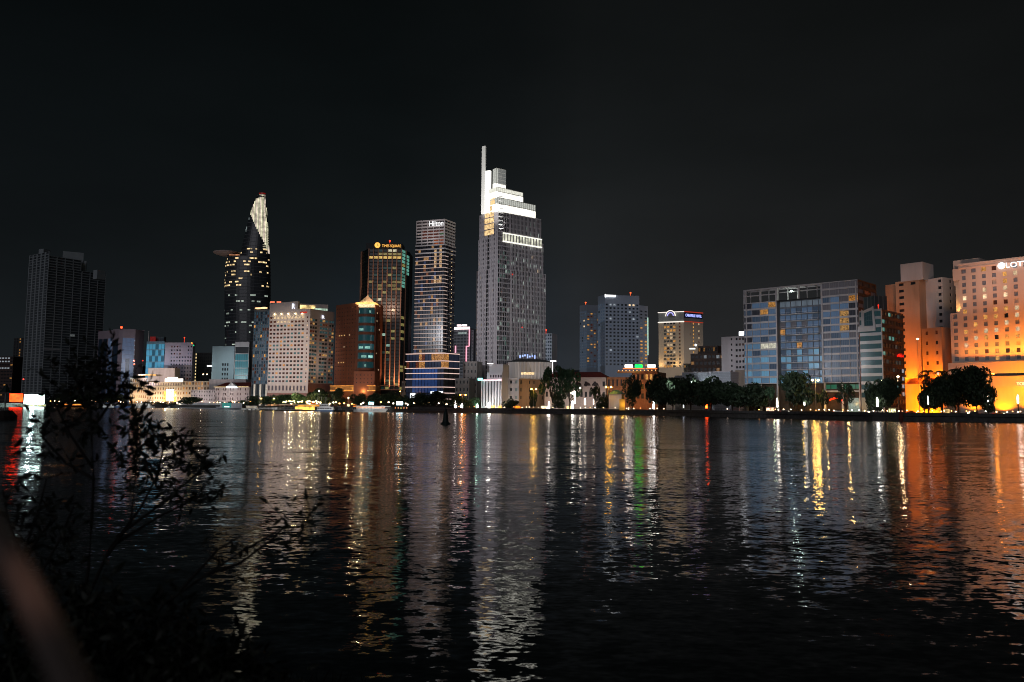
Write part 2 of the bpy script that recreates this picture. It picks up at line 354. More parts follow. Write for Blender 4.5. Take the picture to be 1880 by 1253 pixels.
# =================================================================== right bank buildings
def frame_pts(*ps): return [pt(*p) for p in ps]
def back(L, M, Rr): return (L[0] + Rr[0] - M[0], L[1] + Rr[1] - M[1])
CURT = surf('curtained_glass', (.2, .22, .25), .25, .35, .8, streak=False, spec=.5)
CURTW = surf('drawn_curtain', (.42, .36, .3), .6, .3, .8, streak=False)
REDC = lit('6a2a12', .35, .5)
def text_mesh(txt, size, depth, bold=0.0):
    cu = bpy.data.curves.new('lettering', 'FONT'); cu.body = txt; cu.size = size; cu.extrude = depth; cu.offset = bold; cu.align_x = 'LEFT'
    o = bpy.data.objects.new('lettering', cu); C.objects.link(o); bpy.context.view_layer.update()
    me = bpy.data.meshes.new_from_object(o.evaluated_get(bpy.context.evaluated_depsgraph_get())); bpy.data.objects.remove(o); return me
def lettering(T, txt, A, B, px0, px1, pyb, pyt, Y, mat, name='sign', depth=.15, parent=None, out=.4, bold=0.0):
    """raised letters on the wall A->B between two picture columns"""
    me = text_mesh(txt, 1, .1, bold)
    xs = [v.co.x for v in me.vertices]; ys = [v.co.y for v in me.vertices]
    u = Vector((B[0] - A[0], B[1] - A[1], 0)).normalized(); n = Vector((u.y, -u.x, 0))
    def onwall(px):
        a, b_ = 0.0, 1.0
        lo, hi = -.5, 1.8
        for _ in range(40):
            mid = (lo + hi) / 2; q = lerp(A, B, mid)
            if proj((q[0], q[1], 30))[0] < px: lo = mid
            else: hi = mid
        return Vector((*lerp(A, B, lo), 0))
    p0, p1 = onwall(px0), onwall(px1); wd = (p1 - p0).length
    z0 = zz(px0, pyb, p0.y); z1 = zz(px0, pyt, p0.y)
    x0, x1, y0, y1 = min(xs), max(xs), min(ys), max(ys)
    for v in me.vertices:
        x = (v.co.x - x0) / (x1 - x0) * wd; y = (v.co.y - y0) / (y1 - y0) * (z1 - z0); z = v.co.z / .1 * depth
        v.co = p0 + u * x + n * (out + z) + Vector((0, 0, z0 + y)) - Vector(T.loc)
    me.materials.clear(); me.materials.append(mat)
    for p in me.polygons: p.material_index = 0
    o = bpy.data.objects.new(name, me); C.objects.link(o); o.parent = parent or T.o; return o

# ---- cream hotel at the right edge
PINK = surf('cream_render', (.56, .45, .38), .8, .1, .15)
A = pt(1748, 410); B = pt(2010, 364); Bk = off(A, B, -24, B); Ak = off(A, B, -24, A)
T = Thing('hotel', 'cream hotel washed in orange light with a white emblem and letters on its roofline', 'hotel', (*A, GZ))
def onl(px):
    lo, hi = 0, 1
    for _ in range(40):
        m_ = (lo + hi) / 2; q = lerp(A, B, m_)
        if proj((*q, 30))[0] < px: lo = m_
        else: hi = m_
    return lerp(A, B, lo)
P1 = onl(1766); P2 = onl(1755)
zt = zz(1770, 494, P1[1]); zb = zz(1770, 666, P1[1]); zw = zz(1770, 506, P1[1]); zl = zz(1750, 576, A[1])
def hotelwin(i, j):
    if j == 9: return pick((.6, lww(1.2)), (.4, CURT))
    return pick((.5, CURT), (.16, lw(.9)), (.1, lww(.7)), (.1, DARK), (.08, REDC), (.12, CURTW))
edges = None
zrow = (zw - zb) / 13
T.facade(P1, B, zb, zw, 12, 13, .38, .62, .35, hotelwin)
T.facade(P1, B, zw, zw + zrow, 12, 1, .45, .62, .35, lambda i, j: CURT if i < 2 else pick((.4, REDC), (.3, lw(.7)), (.3, CURT)))
T.plain(P1, B, zw + zrow, zt + 1.5)
T.facade(A, P1, zb, zl, 1, 7, .42, .62, .35, lambda i, j: CURT)
T.plain(P1, off(A, B, -24, P1), zb, zt)
# lit niche beside the main block
N0 = off(A, B, -3.2, P2); N1 = off(A, B, -3.2, P1)
T.plain(N0, N1, zl, zt - 6); T.plain(off(A, B, -14, P2), N0, zl, zt); T.plain(N1, P1, zl, zt - 6)
T.plain(P2, P1, zt - 6, zt); T.wall.poly([(*P2, zt - 6), (*N0, zt - 6), (*N1, zt - 6), (*P1, zt - 6)])
T.wall.poly([(*A, zl), (*P1, zl), (*off(A, B, -8, P1), zl), (*off(A, B, -8, A), zl)])
T.plain(off(A, B, -24, A), A, GZ, zl)
# podium
Q0 = onl(1741.5); Q0 = off(A, B, 5, A); Q1 = off(A, B, 5, B); q = lambda t: lerp(Q0, Q1, t)
zp = zz(1741, 667, Q0[1]); zp2 = zz(1745, 688, Q0[1]); zp3 = zz(1745, 712, Q0[1])
T.plain(Q0, Q1, zp2, zp); T.wall.poly([(*Q0, zp), (*Q1, zp), (*B, zp), (*A, zp)]); T.plain(A, Q0, GZ, zp)
T.plain(off(A, B, 2, A), off(A, B, 2, B), zp3, zp2 - 1.2); T.plain(off(A, B, 3.5, A), off(A, B, 3.5, B), GZ, zp3)
T.band(T.wall, off(A, B, 2, A), off(A, B, 2, B), zp3 - .5, zp3 + .3, 2.2)
T.finish(PINK, [([P1, B, Bk, off(A, B, -24, P1)], zt + 1.1, ROOF)])
cb = MB(); T.band(cb, P1, B, zt + 1.5, zt + 2.3, .6, back=.5); T.band(cb, P1, B, zw + zrow * .96, zw + zrow * 1.0 + .45, .35, back=-.01)
T.part('cornice', cb, PINK)
rb = MB(); r0, r1 = off(A, B, -4, onl(1751)), off(A, B, -4, onl(1800)); z1_ = zz(1751, 477, 408)
rb.prism([r0, r1, off(A, B, -9, r1), off(A, B, -9, r0)], zt - 8, z1_); T.part('roof_room', rb, PINK)
SIGNW = lit('ffffff', 2.0, nee=True, name='sign_light')
lettering(T, 'LOTTE', P1, B, 1855.5, 1906, 492.5, 483.5, 392, SIGNW, out=1, bold=.0)
gb = MB(); cpt = Vector((*off(A, B, .8, onl(1847)), zz(1847, 490, 393)))
u = Vector((B[0] - A[0], B[1] - A[1], 0)).normalized(); r_ = 1.65
gb.rings([[tuple(cpt + u * (r_ * math.cos(k * PI / 8)) * s + Vector((0, 0, r_ * math.sin(k * PI / 8))) * s + Vector((u.y, -u.x, 0)) * d) for k in range(16)] for s, d in ((1, 0), (1, .3), (.9, .4))])
T.part('sign_emblem', gb, SIGNW)
lettering(T, 'TOM', off(A, B, 3.5, A), off(A, B, 3.5, B), 1866, 1884, 708, 702, 380, lit('ffe6b0', 2, nee=True, name='sign_light'), out=1.2)
# sodium floods of the hotel
for k in range(11):
    t = .1 + .085 * k; s = off(A, B, 4.9, lerp(A, B, t)); flood_or_fill((*s, zp + 1.2), (*lerp(A, B, t), zp + 22), (.3 + 1.6 * min(1, t * 1.3)), (1, .26, .02), 130, .6)
for t in (.18, .4, .62, .84):
    s = off(A, B, 16, lerp(A, B, t)); flood_or_fill((*s, zp2 - 6), (*lerp(A, B, t), zp - 4), (.8, 3, 6, 6)[int(t * 4.5)], (1, .26, .002), 130, .6)
    s = off(A, B, 8, lerp(A, B, t)); flood_or_fill((*s, GZ + 2), (*off(A, B, 2, lerp(A, B, t)), zp2 - 4), (2.4, 4.6, 7, 7)[int(t * 4.5)], (1, .26, .002), 140, .5)
fill_wash(A, B, zt - 2, 1.0, (1, .62, .5), 60, n=3, zs=46, ang=44, blend=.9)
nm = lerp(P2, P1, .5); flood_or_fill((*off(A, B, .5, nm), zl + .8), (*off(A, B, -3.2, nm), zl + 7), 3.2, (1, .55, .16), 120, .4)

# ---- stepped orange block next to it
T = Thing('office_block', 'stepped concrete block lit deep orange from below with a pale box on its roof', 'building', (*pt(1650, 440), GZ))
ORG = surf('shaded_orange_render', (.4, .24, .15), .85, .15, .2); CON = surf('pale_concrete', (.45, .4, .38), .85, .12, .2)  # shade from neighbouring blocks is put into the darker orange wall colour
def pbox(T, pxa, Ya, pxb, Yb, depth, pyt, z0=GZ, front=None, right=None, pyref=None, wallmi=0):
    a, b_ = pt(pxa, Ya), pt(pxb, Yb); z1 = zz(pxa, pyt, Ya); c, d = off(a, b_, -depth, b_), off(a, b_, -depth, a)
    if front: T.facade(a, b_, z0, z1, *front, mi=wallmi)
    else: T.plain(a, b_, z0, z1, wallmi)
    if right: T.facade(b_, c, z0, z1, *right, mi=wallmi)
    else: T.plain(b_, c, z0, z1, wallmi)
    T.plain(d, a, z0, z1, wallmi); T.plain(c, d, z0, z1, wallmi)
    T.wall.poly([(*a, z1), (*b_, z1), (*c, z1), (*d, z1)], wallmi)
    return a, b_, c, d, z1
DK = lambda i, j: DARK
zb2 = zz(1660, 697, 440)
pbox(T, 1630, 449, 1650, 444, 14, 524)
a = pbox(T, 1648.5, 441, 1692.5, 430, 20, 518.5, zb2, front=(2, 15, .42, .42, .3, lambda i, j: (DARK if i == 0 else (DARK if j == 14 else None)) if j > 2 else (pick((.8, DARK), (.2, lc(.6))) if i == 0 else None)))
pbox(T, 1692.5, 438, 1704, 435, 16, 516, zb2)
pbox(T, 1704, 434, 1736, 425, 18, 514, zb2, front=(3, 15, .55, .42, .3, lambda i, j: DARK if i == 2 and j > 4 else None), right=(4, 15, .35, .42, .3, lambda i, j: DARK if i in (1, 2) else None), wallmi=2)
b_ = pbox(T, 1694.5, 424, 1731, 414, 12, 604, zb2, front=(2, 5, .24, .36, .3, lambda i, j: lc(.9) if (i, j) == (1, 0) else pick((.5, DARK), (.5, REDC))))
pbox(T, 1659, 437, 1700, 428, 14, 486, zz(1659, 520, 441), right=None, wallmi=2)
c_ = pbox(T, 1646, 428, 1752, 402, 14, 706, GZ)
pbox(T, 1649, 438, 1752, 409, 14, 696, c_[4] + .01, wallmi=1)
T.finish([ORG, surf('dark_red_band', (.12, .035, .02), .7), CON])
for px, Yb, E in ((1660, 441, 2.3), (1682, 433, 2.3), (1712, 422, 2.0)):
    p = pt(px, Yb - 9); tpt = pt(px, Yb); flood_or_fill((*p, zb2 + .5), (*tpt, zb2 + 3), E * 4.2, (1, .24, .002), 150, .4)
    flood_or_fill((*pt(px, Yb - 30), GZ + 4), (*tpt, zb2 + 26), E * .06, (1, .25, .03), 60, .8)
for px in (1665, 1690): flood_or_fill((*pt(px, 405), GZ + 1), (*pt(px, 425), GZ + 6), 11, (1, .25, .002), 120)
flood_or_fill((*pt(1690, 300), 30), (*pt(1690, 430), 70), .45, (1, .9, .9), 14, .8)  # added fill spot over the river for the pale roof box

# ---- brown block with white framed bay
T = Thing('office_block', 'dark brown office block with a white framed bay and slanted glass crown', 'building', (*pt(1622, 385), GZ))
BRN = surf('brown_panel', (.09, .045, .028), .7, .25, .3); WF = surf('white_frame', (.62, .6, .6), .6, .12, .3)
L, M_, Rr = pt(1580, 392), pt(1622, 384), pt(1661, 402); zt = zz(1622, 568, 384)
GB = glass((.02, .05, .055), 5, (.05, .07, .08), .5)
T.facade(L, M_, GZ + 7, zt, 1, 11, .99, .62, .3, lambda i, j: GB, 1)
T.plain(L, M_, GZ, GZ + 7, 1)
T.facade(M_, Rr, GZ + 4, zt, 7, 12, .96, .5, .35, lambda i, j: pick((.86, DARK), (.08, GB), (.06, lt(.9))) if i < 6 else (lc(.35) if j in (1, 2, 3, 4) else DARK))
T.plain(M_, Rr, GZ, GZ + 4); T.plain(Rr, back(L, M_, Rr), GZ, zt); T.plain(back(L, M_, Rr), L, GZ, zt)
T.finish([BRN, WF], [([L, M_, Rr, back(L, M_, Rr)], zt - .02, ROOF)])
pb = MB(); T.band(pb, lerp(L, M_, .965), M_, GZ + 7, zt + .4, .5)
for j in range(12): T.band(pb, lerp(L, M_, .45), lerp(L, M_, .96), GZ + 7 + (zt - GZ - 7) * j / 11 - .25, GZ + 7 + (zt - GZ - 7) * j / 11 + .3, .45)
T.part('frame', pb, WF)
cr = MB(); u = Vector((M_[0] - L[0], M_[1] - L[1], 0)); u.normalize(); n_ = Vector((u.y, -u.x, 0)); Lw = math.dist(L, M_)
za, zb_, zc = zz(1585, 600, 391), zz(1586, 569, 391), zz(1607, 563, 388)
Pc = lambda t, z, d: tuple(Vector((*lerp(L, M_, t), z)) + n_ * d)
def slab(mb, quad2, d0, d1, mi=0):
    f = [Pc(t, z, d1) for t, z in quad2]; k = [Pc(t, z, d0) for t, z in quad2]
    mb.poly(f, mi); mb.poly(k[::-1], mi)
    for i in range(4): mb.quad(k[i], k[(i + 1) % 4], f[(i + 1) % 4], f[i], mi)
slab(cr, [(.13, za), (.25, za), (.25, zb_ - 1), (.13, zb_)], .5, 1.1); slab(cr, [(.64, za), (.74, za), (.66, zc), (.60, zc - .6)], .5, 1.1)
slab(cr, [(.25, zb_ - 2), (.61, zc - 2), (.60, zc - .6), (.25, zb_ - .6)], .5, 1.1); slab(cr, [(-.03, za - 2.6), (.74, za - 2.6), (.74, za), (-.03, za)], .5, 1.1)
T.part('crown_frame', cr, WF)
cg = MB(); slab(cg, [(.25, za), (.645, za), (.61, zc - 2), (.25, zb_ - 2)], .45, .8); T.part('crown_glass', cg, glass((.02, .05, .06), 4, (.1, .12, .13), .3, rows=3))
RS = lit('ff1a10', 1.2, nee=True, name='red_neon')
for k in range(9):
    sb = MB(); T.band(sb, lerp(M_, Rr, .62 + k * .034), lerp(M_, Rr, .62 + k * .034 + .022), zz(1650, 656, 395) + (k * 37 % 5) * .15, zz(1650, 653, 395) + (k * 53 % 7) * .2, .5, back=-.3); T.part('neon_letter', sb, RS)
rt = MB(); q0, q1 = pt(1609, 402), pt(1632, 404); rt.prism([q0, q1, off(q0, q1, -8, q1), off(q0, q1, -8, q0)], zt - .5, zz(1620, 543, 402)); T.part('roof_room', rt, glass((.03, .05, .06), 3))
rl = MB(); rl.lathe((*pt(1616, 398), zt + 3), [(.05, 0), (.35, .3), (.35, .9), (.05, 1.2)], 8); rl.tube([(*pt(1616, 398), zt - .3), (*pt(1616, 398), zt + 3)], .12); T.part('warning_light', rl, lit('ff3018', 1.5, name='red_lamp'))
fill_wash(L, M_, 22, .55, (.9, .92, 1), 60, n=1, ang=60, zs=24)
flood_or_fill((*pt(1650, 372), 12), (*pt(1643, 392), 18), .3, (1, .4, .15), 50)

# ---- long apartment block in a pale frame
T = Thing('apartment_block', 'wide apartment block in a pale grid frame with blue glass and an open roof pergola', 'building', (*pt(1573, 419), GZ))
FR = surf('pale_frame_render', (.52, .48, .48), .75, .1, .2)
L, M_ = pt(1366, 462, 620), pt(1577, 419, 620); Rr = pt(1613, 437); Dk = off(L, M_, -18, L)
def onw(px, A=L, B=M_):
    lo, hi = 0, 1
    for _ in range(40):
        m_ = (lo + hi) / 2
        if proj((*lerp(A, B, m_), 40))[0] < px: lo = m_
        else: hi = m_
    return lo
tA, tB, tC = onw(1426.5), onw(1508.5), 1.0
PA, PB = lerp(L, M_, tA), lerp(L, M_, tB)
zt = zz(1573, 513, 419); zrow = (zt - zz(1578, 703, 419)) / 14; zb = zt - 14 * zrow
BL1 = glass((.05, .085, .14), 4, (.2, .2, .22), .8, rows=1); BL2 = glass((.03, .05, .08), 5, (.22, .22, .24), .5, rows=1)
BL3 = glass((.06, .12, .19), 5, (.16, .18, .21), .8); BL4 = glass((.02, .022, .03), 6, (.14, .13, .14), .3); BLC = glass((.09, .21, .31), 5, (.16, .2, .25), .8)
BG1 = glass((.08, .075, .085), 5, (.2, .19, .2), .35)
def leftpane(i, j):
    if j in (0, 1, 3): return BLC if (i + j) % 2 else BL3
    if j == 5 and i > 1: return lit('f4efd8', .6, .5)
    if j in (2, 4, 5): return pick((.6, BL3), (.4, BL2))
    return pick((.3, BL4), (.3, BL1), (.3, BL2), (.1, lit('ffb45e', .35, .9, sc_=1.5)))
def rightpane(i, j):
    if j >= 12: return BG1
    if j < 6: return BL2
    if i == 3 and 6 < j < 11: return BL4
    if i == 2 and 6 < j < 11: return pick((.7, BL1), (.4, lit('ffc070', .3, .9, sc_=1.3)))
    if i == 3 and j == 11: return lit('d89040', .5, .9, sc_=2)
    return pick((.55, BL1), (.25, BG1), (.2, BL2))
T.facade(L, PA, zb, zb + 12 * zrow, 4, 12, .97, .74, .5, leftpane)
T.facade(PB, M_, zb, zt, 4, 14, .97, .74, .5, rightpane)
# open pergola over the left and middle part: beams only
pg = MB()
for k in range(5):
    t = (0, tA / 2, tA, (tA + tB) / 2, tB)[k]
    p0, p1 = lerp(L, M_, t), lerp(L, M_, min(1, t + .012)); T.band(pg, p0, p1, zb + 12 * zrow, zt - .9, .05, back=.9)
T.band(pg, L, PB, zt - .9, zt, .1, back=1.2); T.band(pg, L, PA, zb + 13 * zrow - .3, zb + 13 * zrow + .3, .06, back=.8); T.band(pg, PA, PB, zt - 3.2, zt - 2.7, -3, back=3.8)
for k in range(8):
    t = .02 + tB * k / 8; p0, p1 = lerp(L, M_, t), lerp(L, M_, t + .006); p0, p1 = off(L, M_, -6, p0), off(L, M_, -6, p1); T.band(pg, p0, p1, zb + 12 * zrow, zt - .9, .0, back=.8)
    p0, p1 = lerp(L, M_, t), lerp(L, M_, t + .005); T.band(pg, p0, p1, zt - .8, zt - .3, -1.3, back=7)
T.band(pg, off(L, M_, -6.5, L), off(L, M_, -6.5, PB), zt - .9, zt, 0, back=.6)
T.part('pergola', pg, FR)
# recessed middle with balconies
D_ = 4.5; RA, RB = off(L, M_, -D_, PA), off(L, M_, -D_, PB)
def midpane(i, j):
    if j == 11: return glass((.16, .2, .24), 4, (.1, .1, .1), .4)
    if j < 5: return pick((.35, BLC), (.4, BL3), (.25, BL2))
    return pick((.5, BL1), (.25, BL2), (.15, BG1), (.09, lit('ffb45e', .45, .9, sc_=1.2)))
MW = surf('recess_wall', (.16, .17, .19), .7, .15)
T.facade(RA, RB, zb, zb + 12 * zrow, 8, 12, .9, .74, .3, midpane, 1)
T.plain(PA, RA, zb, zb + 12 * zrow, 1); T.plain(RB, PB, zb, zt, 1)
bal = []
for j in range(1, 11):
    z = zb + j * zrow; o_ = MB(); c0, c1 = lerp(RA, RB, .06), lerp(RA, RB, .9)
    T.band(o_, c0, c1, z - .18, z + .12, 2.2); T.band(o_, off(RA, RB, 2.12, c0), off(RA, RB, 2.12, c1), z + 1.0, z + 1.1, .05)
    for k in range(7):
        p0 = off(RA, RB, 2.12, lerp(c0, c1, k / 6.06)); p1 = off(RA, RB, 2.12, lerp(c0, c1, k / 6.06 + .006)); T.band(o_, p0, p1, z + .12, z + 1.0, .05)
    T.part('balcony', o_, FR)
# base with columns
T.plain(off(L, M_, -3, L), off(L, M_, -3, M_), GZ, zb, 2); T.wall.poly([(*L, zb), (*off(L, M_, -4, L), zb), (*off(L, M_, -4, M_), zb), (*M_, zb)])
T.facade(M_, Rr, zb, zt, 3, 14, .8, .55, .3, lambda i, j: pick((.8, BL4), (.2, REDC)) if j < 13 else DARK, 2); T.plain(M_, Rr, GZ, zb, 2)
Bk = back(L, M_, Rr); T.plain(Rr, Bk, GZ, zb + 12 * zrow); T.plain(Bk, L, GZ, zb + 12 * zrow)
T.finish([FR, MW, surf('brown_base_wall', (.07, .045, .03), .75, .3)], [([L, PB, off(L, M_, -18, PB), Dk], zb + 12 * zrow, ROOF), ([PB, M_, Rr, off(L, M_, -18, PB)], zt - .03, ROOF)])
for px in (1369, 1394, 1425, 1511, 1543, 1575):
    t = onw(px); o_ = MB(); T.band(o_, lerp(L, M_, t), lerp(L, M_, min(1, t + .014)), GZ, zb, .3, back=.8); T.part('column', o_, FR)
o_ = MB(); t0, t1 = onw(1512), onw(1546); T.band(o_, lerp(L, M_, t0), lerp(L, M_, 1.0), zz(1530, 720, 425), zz(1530, 717, 425), .8, back=1.5); T.part('entrance_canopy', o_, FR)
o_ = MB(); T.band(o_, off(L, M_, -2.6, lerp(L, M_, tB)), off(L, M_, -2.6, M_), zz(1530, 714, 425), zz(1530, 706, 425), .2); T.part('green_panel', o_, glass((.02, .11, .06), 6, (.03, .03, .03), .7))
o_ = MB(); T.band(o_, off(L, M_, -2.5, lerp(L, M_, onw(1552))), off(L, M_, -2.5, lerp(L, M_, onw(1572))), GZ + .2, zz(1560, 731, 425), .1); T.part('shopfront', o_, lit('cfe4d0', .35, .5))
o_ = MB()
for k in range(14):
    t = onw(1521 + k * 1.7); t1 = onw(1521 + k * 1.7 + 1.25); zc_ = zz(1533, 735, 424) + .9 * math.sin(k * .24) - .3; T.band(o_, lerp(L, M_, t), lerp(L, M_, t1), zc_, zc_ + .5 + .5 * (k * 7 % 3) / 2, .9, back=-.6)
T.part('red_neon_sign', o_, lit('ff2a0a', 3.5, nee=True, name='red_neon'))
o_ = MB(); o_.lathe((*off(L, M_, -2.5, lerp(L, M_, onw(1451.5))), zz(1451.5, 536, 444)), [(.05, 0), (.45, .3), (.5, .7), (.05, 1.1)], 8); T.part('roof_lamp', o_, lit('e8fff4', 14, nee=True, name='white_lamp'))
lamp((*off(L, M_, -3.3, lerp(L, M_, onw(1451.5))), zz(1451.5, 541, 444)), 700, (.85, 1, .9))
fill_wash(L, M_, 30, .5, (.86, .9, 1), 80, n=2, ang=70, zs=30)
for t in (.02, .3, .7, .98):
    o_ = MB(); T.band(o_, lerp(L, M_, max(0, min(.99, t)) ), lerp(L, M_, max(0, min(.99, t)) + .01), zb, zt - 1, .25, back=.3); T.part('pier', o_, FR)
for px in (1520, 1560): lamp((*off(L, M_, 4, lerp(L, M_, onw(px))), GZ + 5), 900, (1, .55, .15))
for px in (1480, 1500): lamp((*off(L, M_, 6, lerp(L, M_, onw(px))), GZ + 4), 700, (1, .55, .08))

# ---- pale block and blank wall left of it
T = Thing('apartment_block', 'narrow whitish block with a bright roof sign beside the wide pale framed block', 'building', (*pt(1345, 520), GZ))
WH = surf('white_render', (.55, .53, .54), .8, .12, .2)
L, M_, Rr = pt(1325, 526), pt(1350, 520), pt(1374, 513); zt = zz(1350, 618, 520)
T.facade(L, M_, GZ, zt, 2, 14, .22, .4, .2, lambda i, j: DARK if i == 1 else None)
T.facade(M_, Rr, zz(1350, 680, 520), zt - .01, 4, 6, .62, .42, .3, lambda i, j: pick((.7, DARK), (.3, glass((.1, .05, .04), 3))))
T.plain(M_, Rr, GZ, zz(1350, 680, 520), 1); Bk = off(M_, Rr, -16, Rr); T.plain(Rr, Bk, GZ, zt); T.plain(Bk, off(L, M_, -16, L), GZ, zt); T.plain(off(L, M_, -16, L), L, GZ, zt)
T.finish([WH, surf('beige_wall', (.3, .25, .2), .85)], [([L, M_, Rr, Bk, off(L, M_, -16, L)], zt - .03, ROOF)])
o_ = MB(); T.band(o_, off(M_, Rr, -2, pt(1355, 517)), off(M_, Rr, -2, pt(1370, 513)), zt + .4, zz(1360, 609, 517), .4)
T.part('roof_sign', o_, lit('f4f8ff', 3.5, .4, nee=True, name='sign_light'))
fill_wash(M_, Rr, 25, .5, (.95, .93, 1), 60, n=1, zs=30, ang=60)
T = Thing('parking_garage', 'low garage with a blank pale blue brick wall above the dark trees', 'building', (*pt(1300, 520), GZ))
def brickmat():
    m, nt, b = nodes('painted_brick'); g = nt.nodes.new('ShaderNodeUVMap'); t = nt.nodes.new('ShaderNodeTexBrick'); mp = nt.nodes.new('ShaderNodeMapping')
    nt.links.new(g.outputs[0], mp.inputs[0]); mp.inputs['Scale'].default_value = (9, 4, 1); nt.links.new(mp.outputs[0], t.inputs['Vector'])
    t.inputs['Color1'].default_value = (.42, .46, .5, 1); t.inputs['Color2'].default_value = (.36, .4, .45, 1); t.inputs['Mortar'].default_value = (.27, .3, .33, 1); t.inputs['Scale'].default_value = 1.5; t.inputs['Mortar Size'].default_value = .02
    nt.links.new(t.outputs['Color'], b.inputs['Base Color']); return m
a, b2_, c, d, z1 = pbox(T, 1252, 540, 1341, 512, 16, 685.5)
T.finish(brickmat())
o_ = MB(); T.band(o_, a, b2_, z1 - .05, z1 + .5, .1, back=.4); T.part('parapet', o_, WH)
o_ = MB(); T.band(o_, lerp(a, b2_, -.2), lerp(a, b2_, .0), GZ, z1 - 1.4, -2, back=12); T.part('side_wing', o_, surf('grey_render', (.22, .22, .23), .8))
fill_wash(a, b2_, 16, 1.0, (.9, .95, 1), 30, n=2, zs=22, ang=80)
GARZ = z1; GARA, GARB = a, b2_

# ---- dark terraces
T = Thing('terrace_building', 'dark terraced block with one bright roof lamp right of the sandy hotel', 'building', (*pt(1290, 580), GZ))
BRD = surf('dark_render', (.09, .08, .075), .85, .3)
for (p0, p1, Y_, y1) in ((1268, 1330, 580, 650), (1282, 1318, 586, 636), (1255, 1290, 592, 668)):
    pbox(T, p0, Y_ + 4, p1, Y_ - 4, 14, y1, front=(8, 9, .7, .5, .4, lambda i, j: pick((.86, DARK), (.07, lw(.25)), (.05, lc(.2)))))
T.finish([BRD])
o_ = MB(); q0, q1 = pt(1266, 576), pt(1277, 575); T.band(o_, q0, q1, zz(1270, 642, 576), zz(1270, 639.5, 576), .6); T.part('light_strip', o_, lit('f2f6f0', 1.4, name='strip_light'))
o_ = MB(); o_.lathe((*pt(1278, 574), zz(1278, 636, 574)), [(.1, 0), (.8, .6), (.8, 1.1), (.1, 1.6)], 8); T.part('roof_lamp', o_, lit('ffffff', 6, nee=True, name='white_lamp'))

# ---- sandy hotel with arch
T = Thing('hotel', 'sandy hotel with an illuminated roof arch and blue neon name board', 'hotel', (*pt(1255, 800), GZ))
SND = surf('sandy_render', (.5, .43, .33), .8, .1, .1)
L, M_, Rr = pt(1209.5, 812), pt(1256, 800), pt(1291.5, 812); zt = zz(1256, 573, 800); zh = zz(1256, 588, 800); zb = zz(1256, 676, 800)
def balc(i, j):
    if i == 4: return pick((.7, DARK), (.3, lw(.4)))
    return pick((.42, glass((.1, .11, .1), 3, (.3, .3, .28))), (.3, lw(.7)), (.15, lww(.6)), (.2, DARK))
T.facade(lerp(L, M_, .2), lerp(L, M_, .68), zb, zh - 1, 4, 13, .86, .6, 1.2, balc)
T.facade(lerp(L, M_, .68), M_, zb, zh - 1, 3, 13, .5, .5, .4, lambda i, j: pick((.7, DARK), (.3, REDC)) if i == 1 else None)
T.plain(L, lerp(L, M_, .2), zb, zh - 1)
T.plain(L, M_, GZ, zb); T.plain(M_, Rr, GZ, zb); T.plain(L, M_, zh - 1, zt, 1); T.plain(M_, Rr, zh - 1, zt, 1)
T.facade(M_, Rr, zb, zh - 1, 7, 13, .4, .5, .3, lambda i, j: (pick((.7, lw(.9)), (.3, REDC)) if i == 3 else (pick((.4, lww(.7)), (.3, REDC), (.3, None)) if i == 5 else (None if i != 2 or j % 3 else CURTW))))
Bk = back(L, M_, Rr); T.plain(Rr, Bk, GZ, zt); T.plain(Bk, L, GZ, zt)
T.finish([SND, surf('grey_green_header', (.27, .29, .27), .7)], [([L, M_, Rr, Bk], zt - .05, ROOF)])
o_ = MB(); T.band(o_, L, M_, zt, zt + .7, .8, ext=.5); T.band(o_, L, M_, zh - 2, zh - 1, .8, ext=.5); T.part('white_neon_strip', o_, lit('fff4e8', 1.1, name='strip_light'))
o_ = MB(); T.band(o_, lerp(M_, Rr, .02), Rr, zt, zt + .8, .5); T.band(o_, lerp(M_, Rr, .02), Rr, zh - 1.6, zh - 1, .5); T.part('red_neon_strip', o_, lit('c03820', .8, name='strip_light'))
u = Vector((M_[0] - L[0], M_[1] - L[1], 0)).normalized(); n_ = Vector((u.y, -u.x, 0)); ca = Vector((*lerp(L, M_, .5), zz(1233, 581, 806)))
def arch(r0, r1, d0, d1, st=0):
    mb = MB(); K_ = 16; rs = []
    for k in range(K_ + 1):
        a_ = PI * k / K_; dv = u * math.cos(a_) + Vector((0, 0, math.sin(a_) * 1.15))
        rs.append([tuple(ca + dv * r0 + n_ * d0), tuple(ca + dv * r1 + n_ * d0), tuple(ca + dv * r1 + n_ * d1), tuple(ca + dv * r0 + n_ * d1)])
    mb.rings(rs); return mb
T.part('arch_panel', arch(.1, 4.5, 1, 2), surf('arch_grey', (.2, .21, .22), .6))
T.part('arch_tube', arch(4.5, 5.2, .8, 2.4), lit('fff2e6', 1.3, name='strip_light'))
T.part('arch_tube', arch(2.6, 3.5, 2.0, 2.5), lit('b9b4ff', 1.1, name='neon'))
o_ = MB(); T.band(o_, lerp(M_, Rr, .02), lerp(M_, Rr, .96), zz(1262, 584, 803), zz(1262, 574.5, 803), .4); T.part('name_board', o_, surf('navy_board', (.02, .03, .08), .5))
lettering(T, 'CARAVELLE HOTEL', M_, Rr, 1259, 1288.5, 581.5, 576.5, 805, lit('a9b4ff', 1.6, name='blue_neon'), out=.7, bold=.0)
fill_wash(L, M_, 45, .4, (1, .75, .48), 60, n=1, zs=30, ang=80); fill_wash(M_, Rr, 45, .55, (1, .88, .86), 60, n=1, zs=30, ang=80)
for t in (.02, .15, .62, .8): 
    p = off(L, M_, 4, lerp(L, M_, t)); flood_or_fill((*p, zb - 4), (*lerp(L, M_, t), zb + 25), .8, (1, .62, .25), 70)

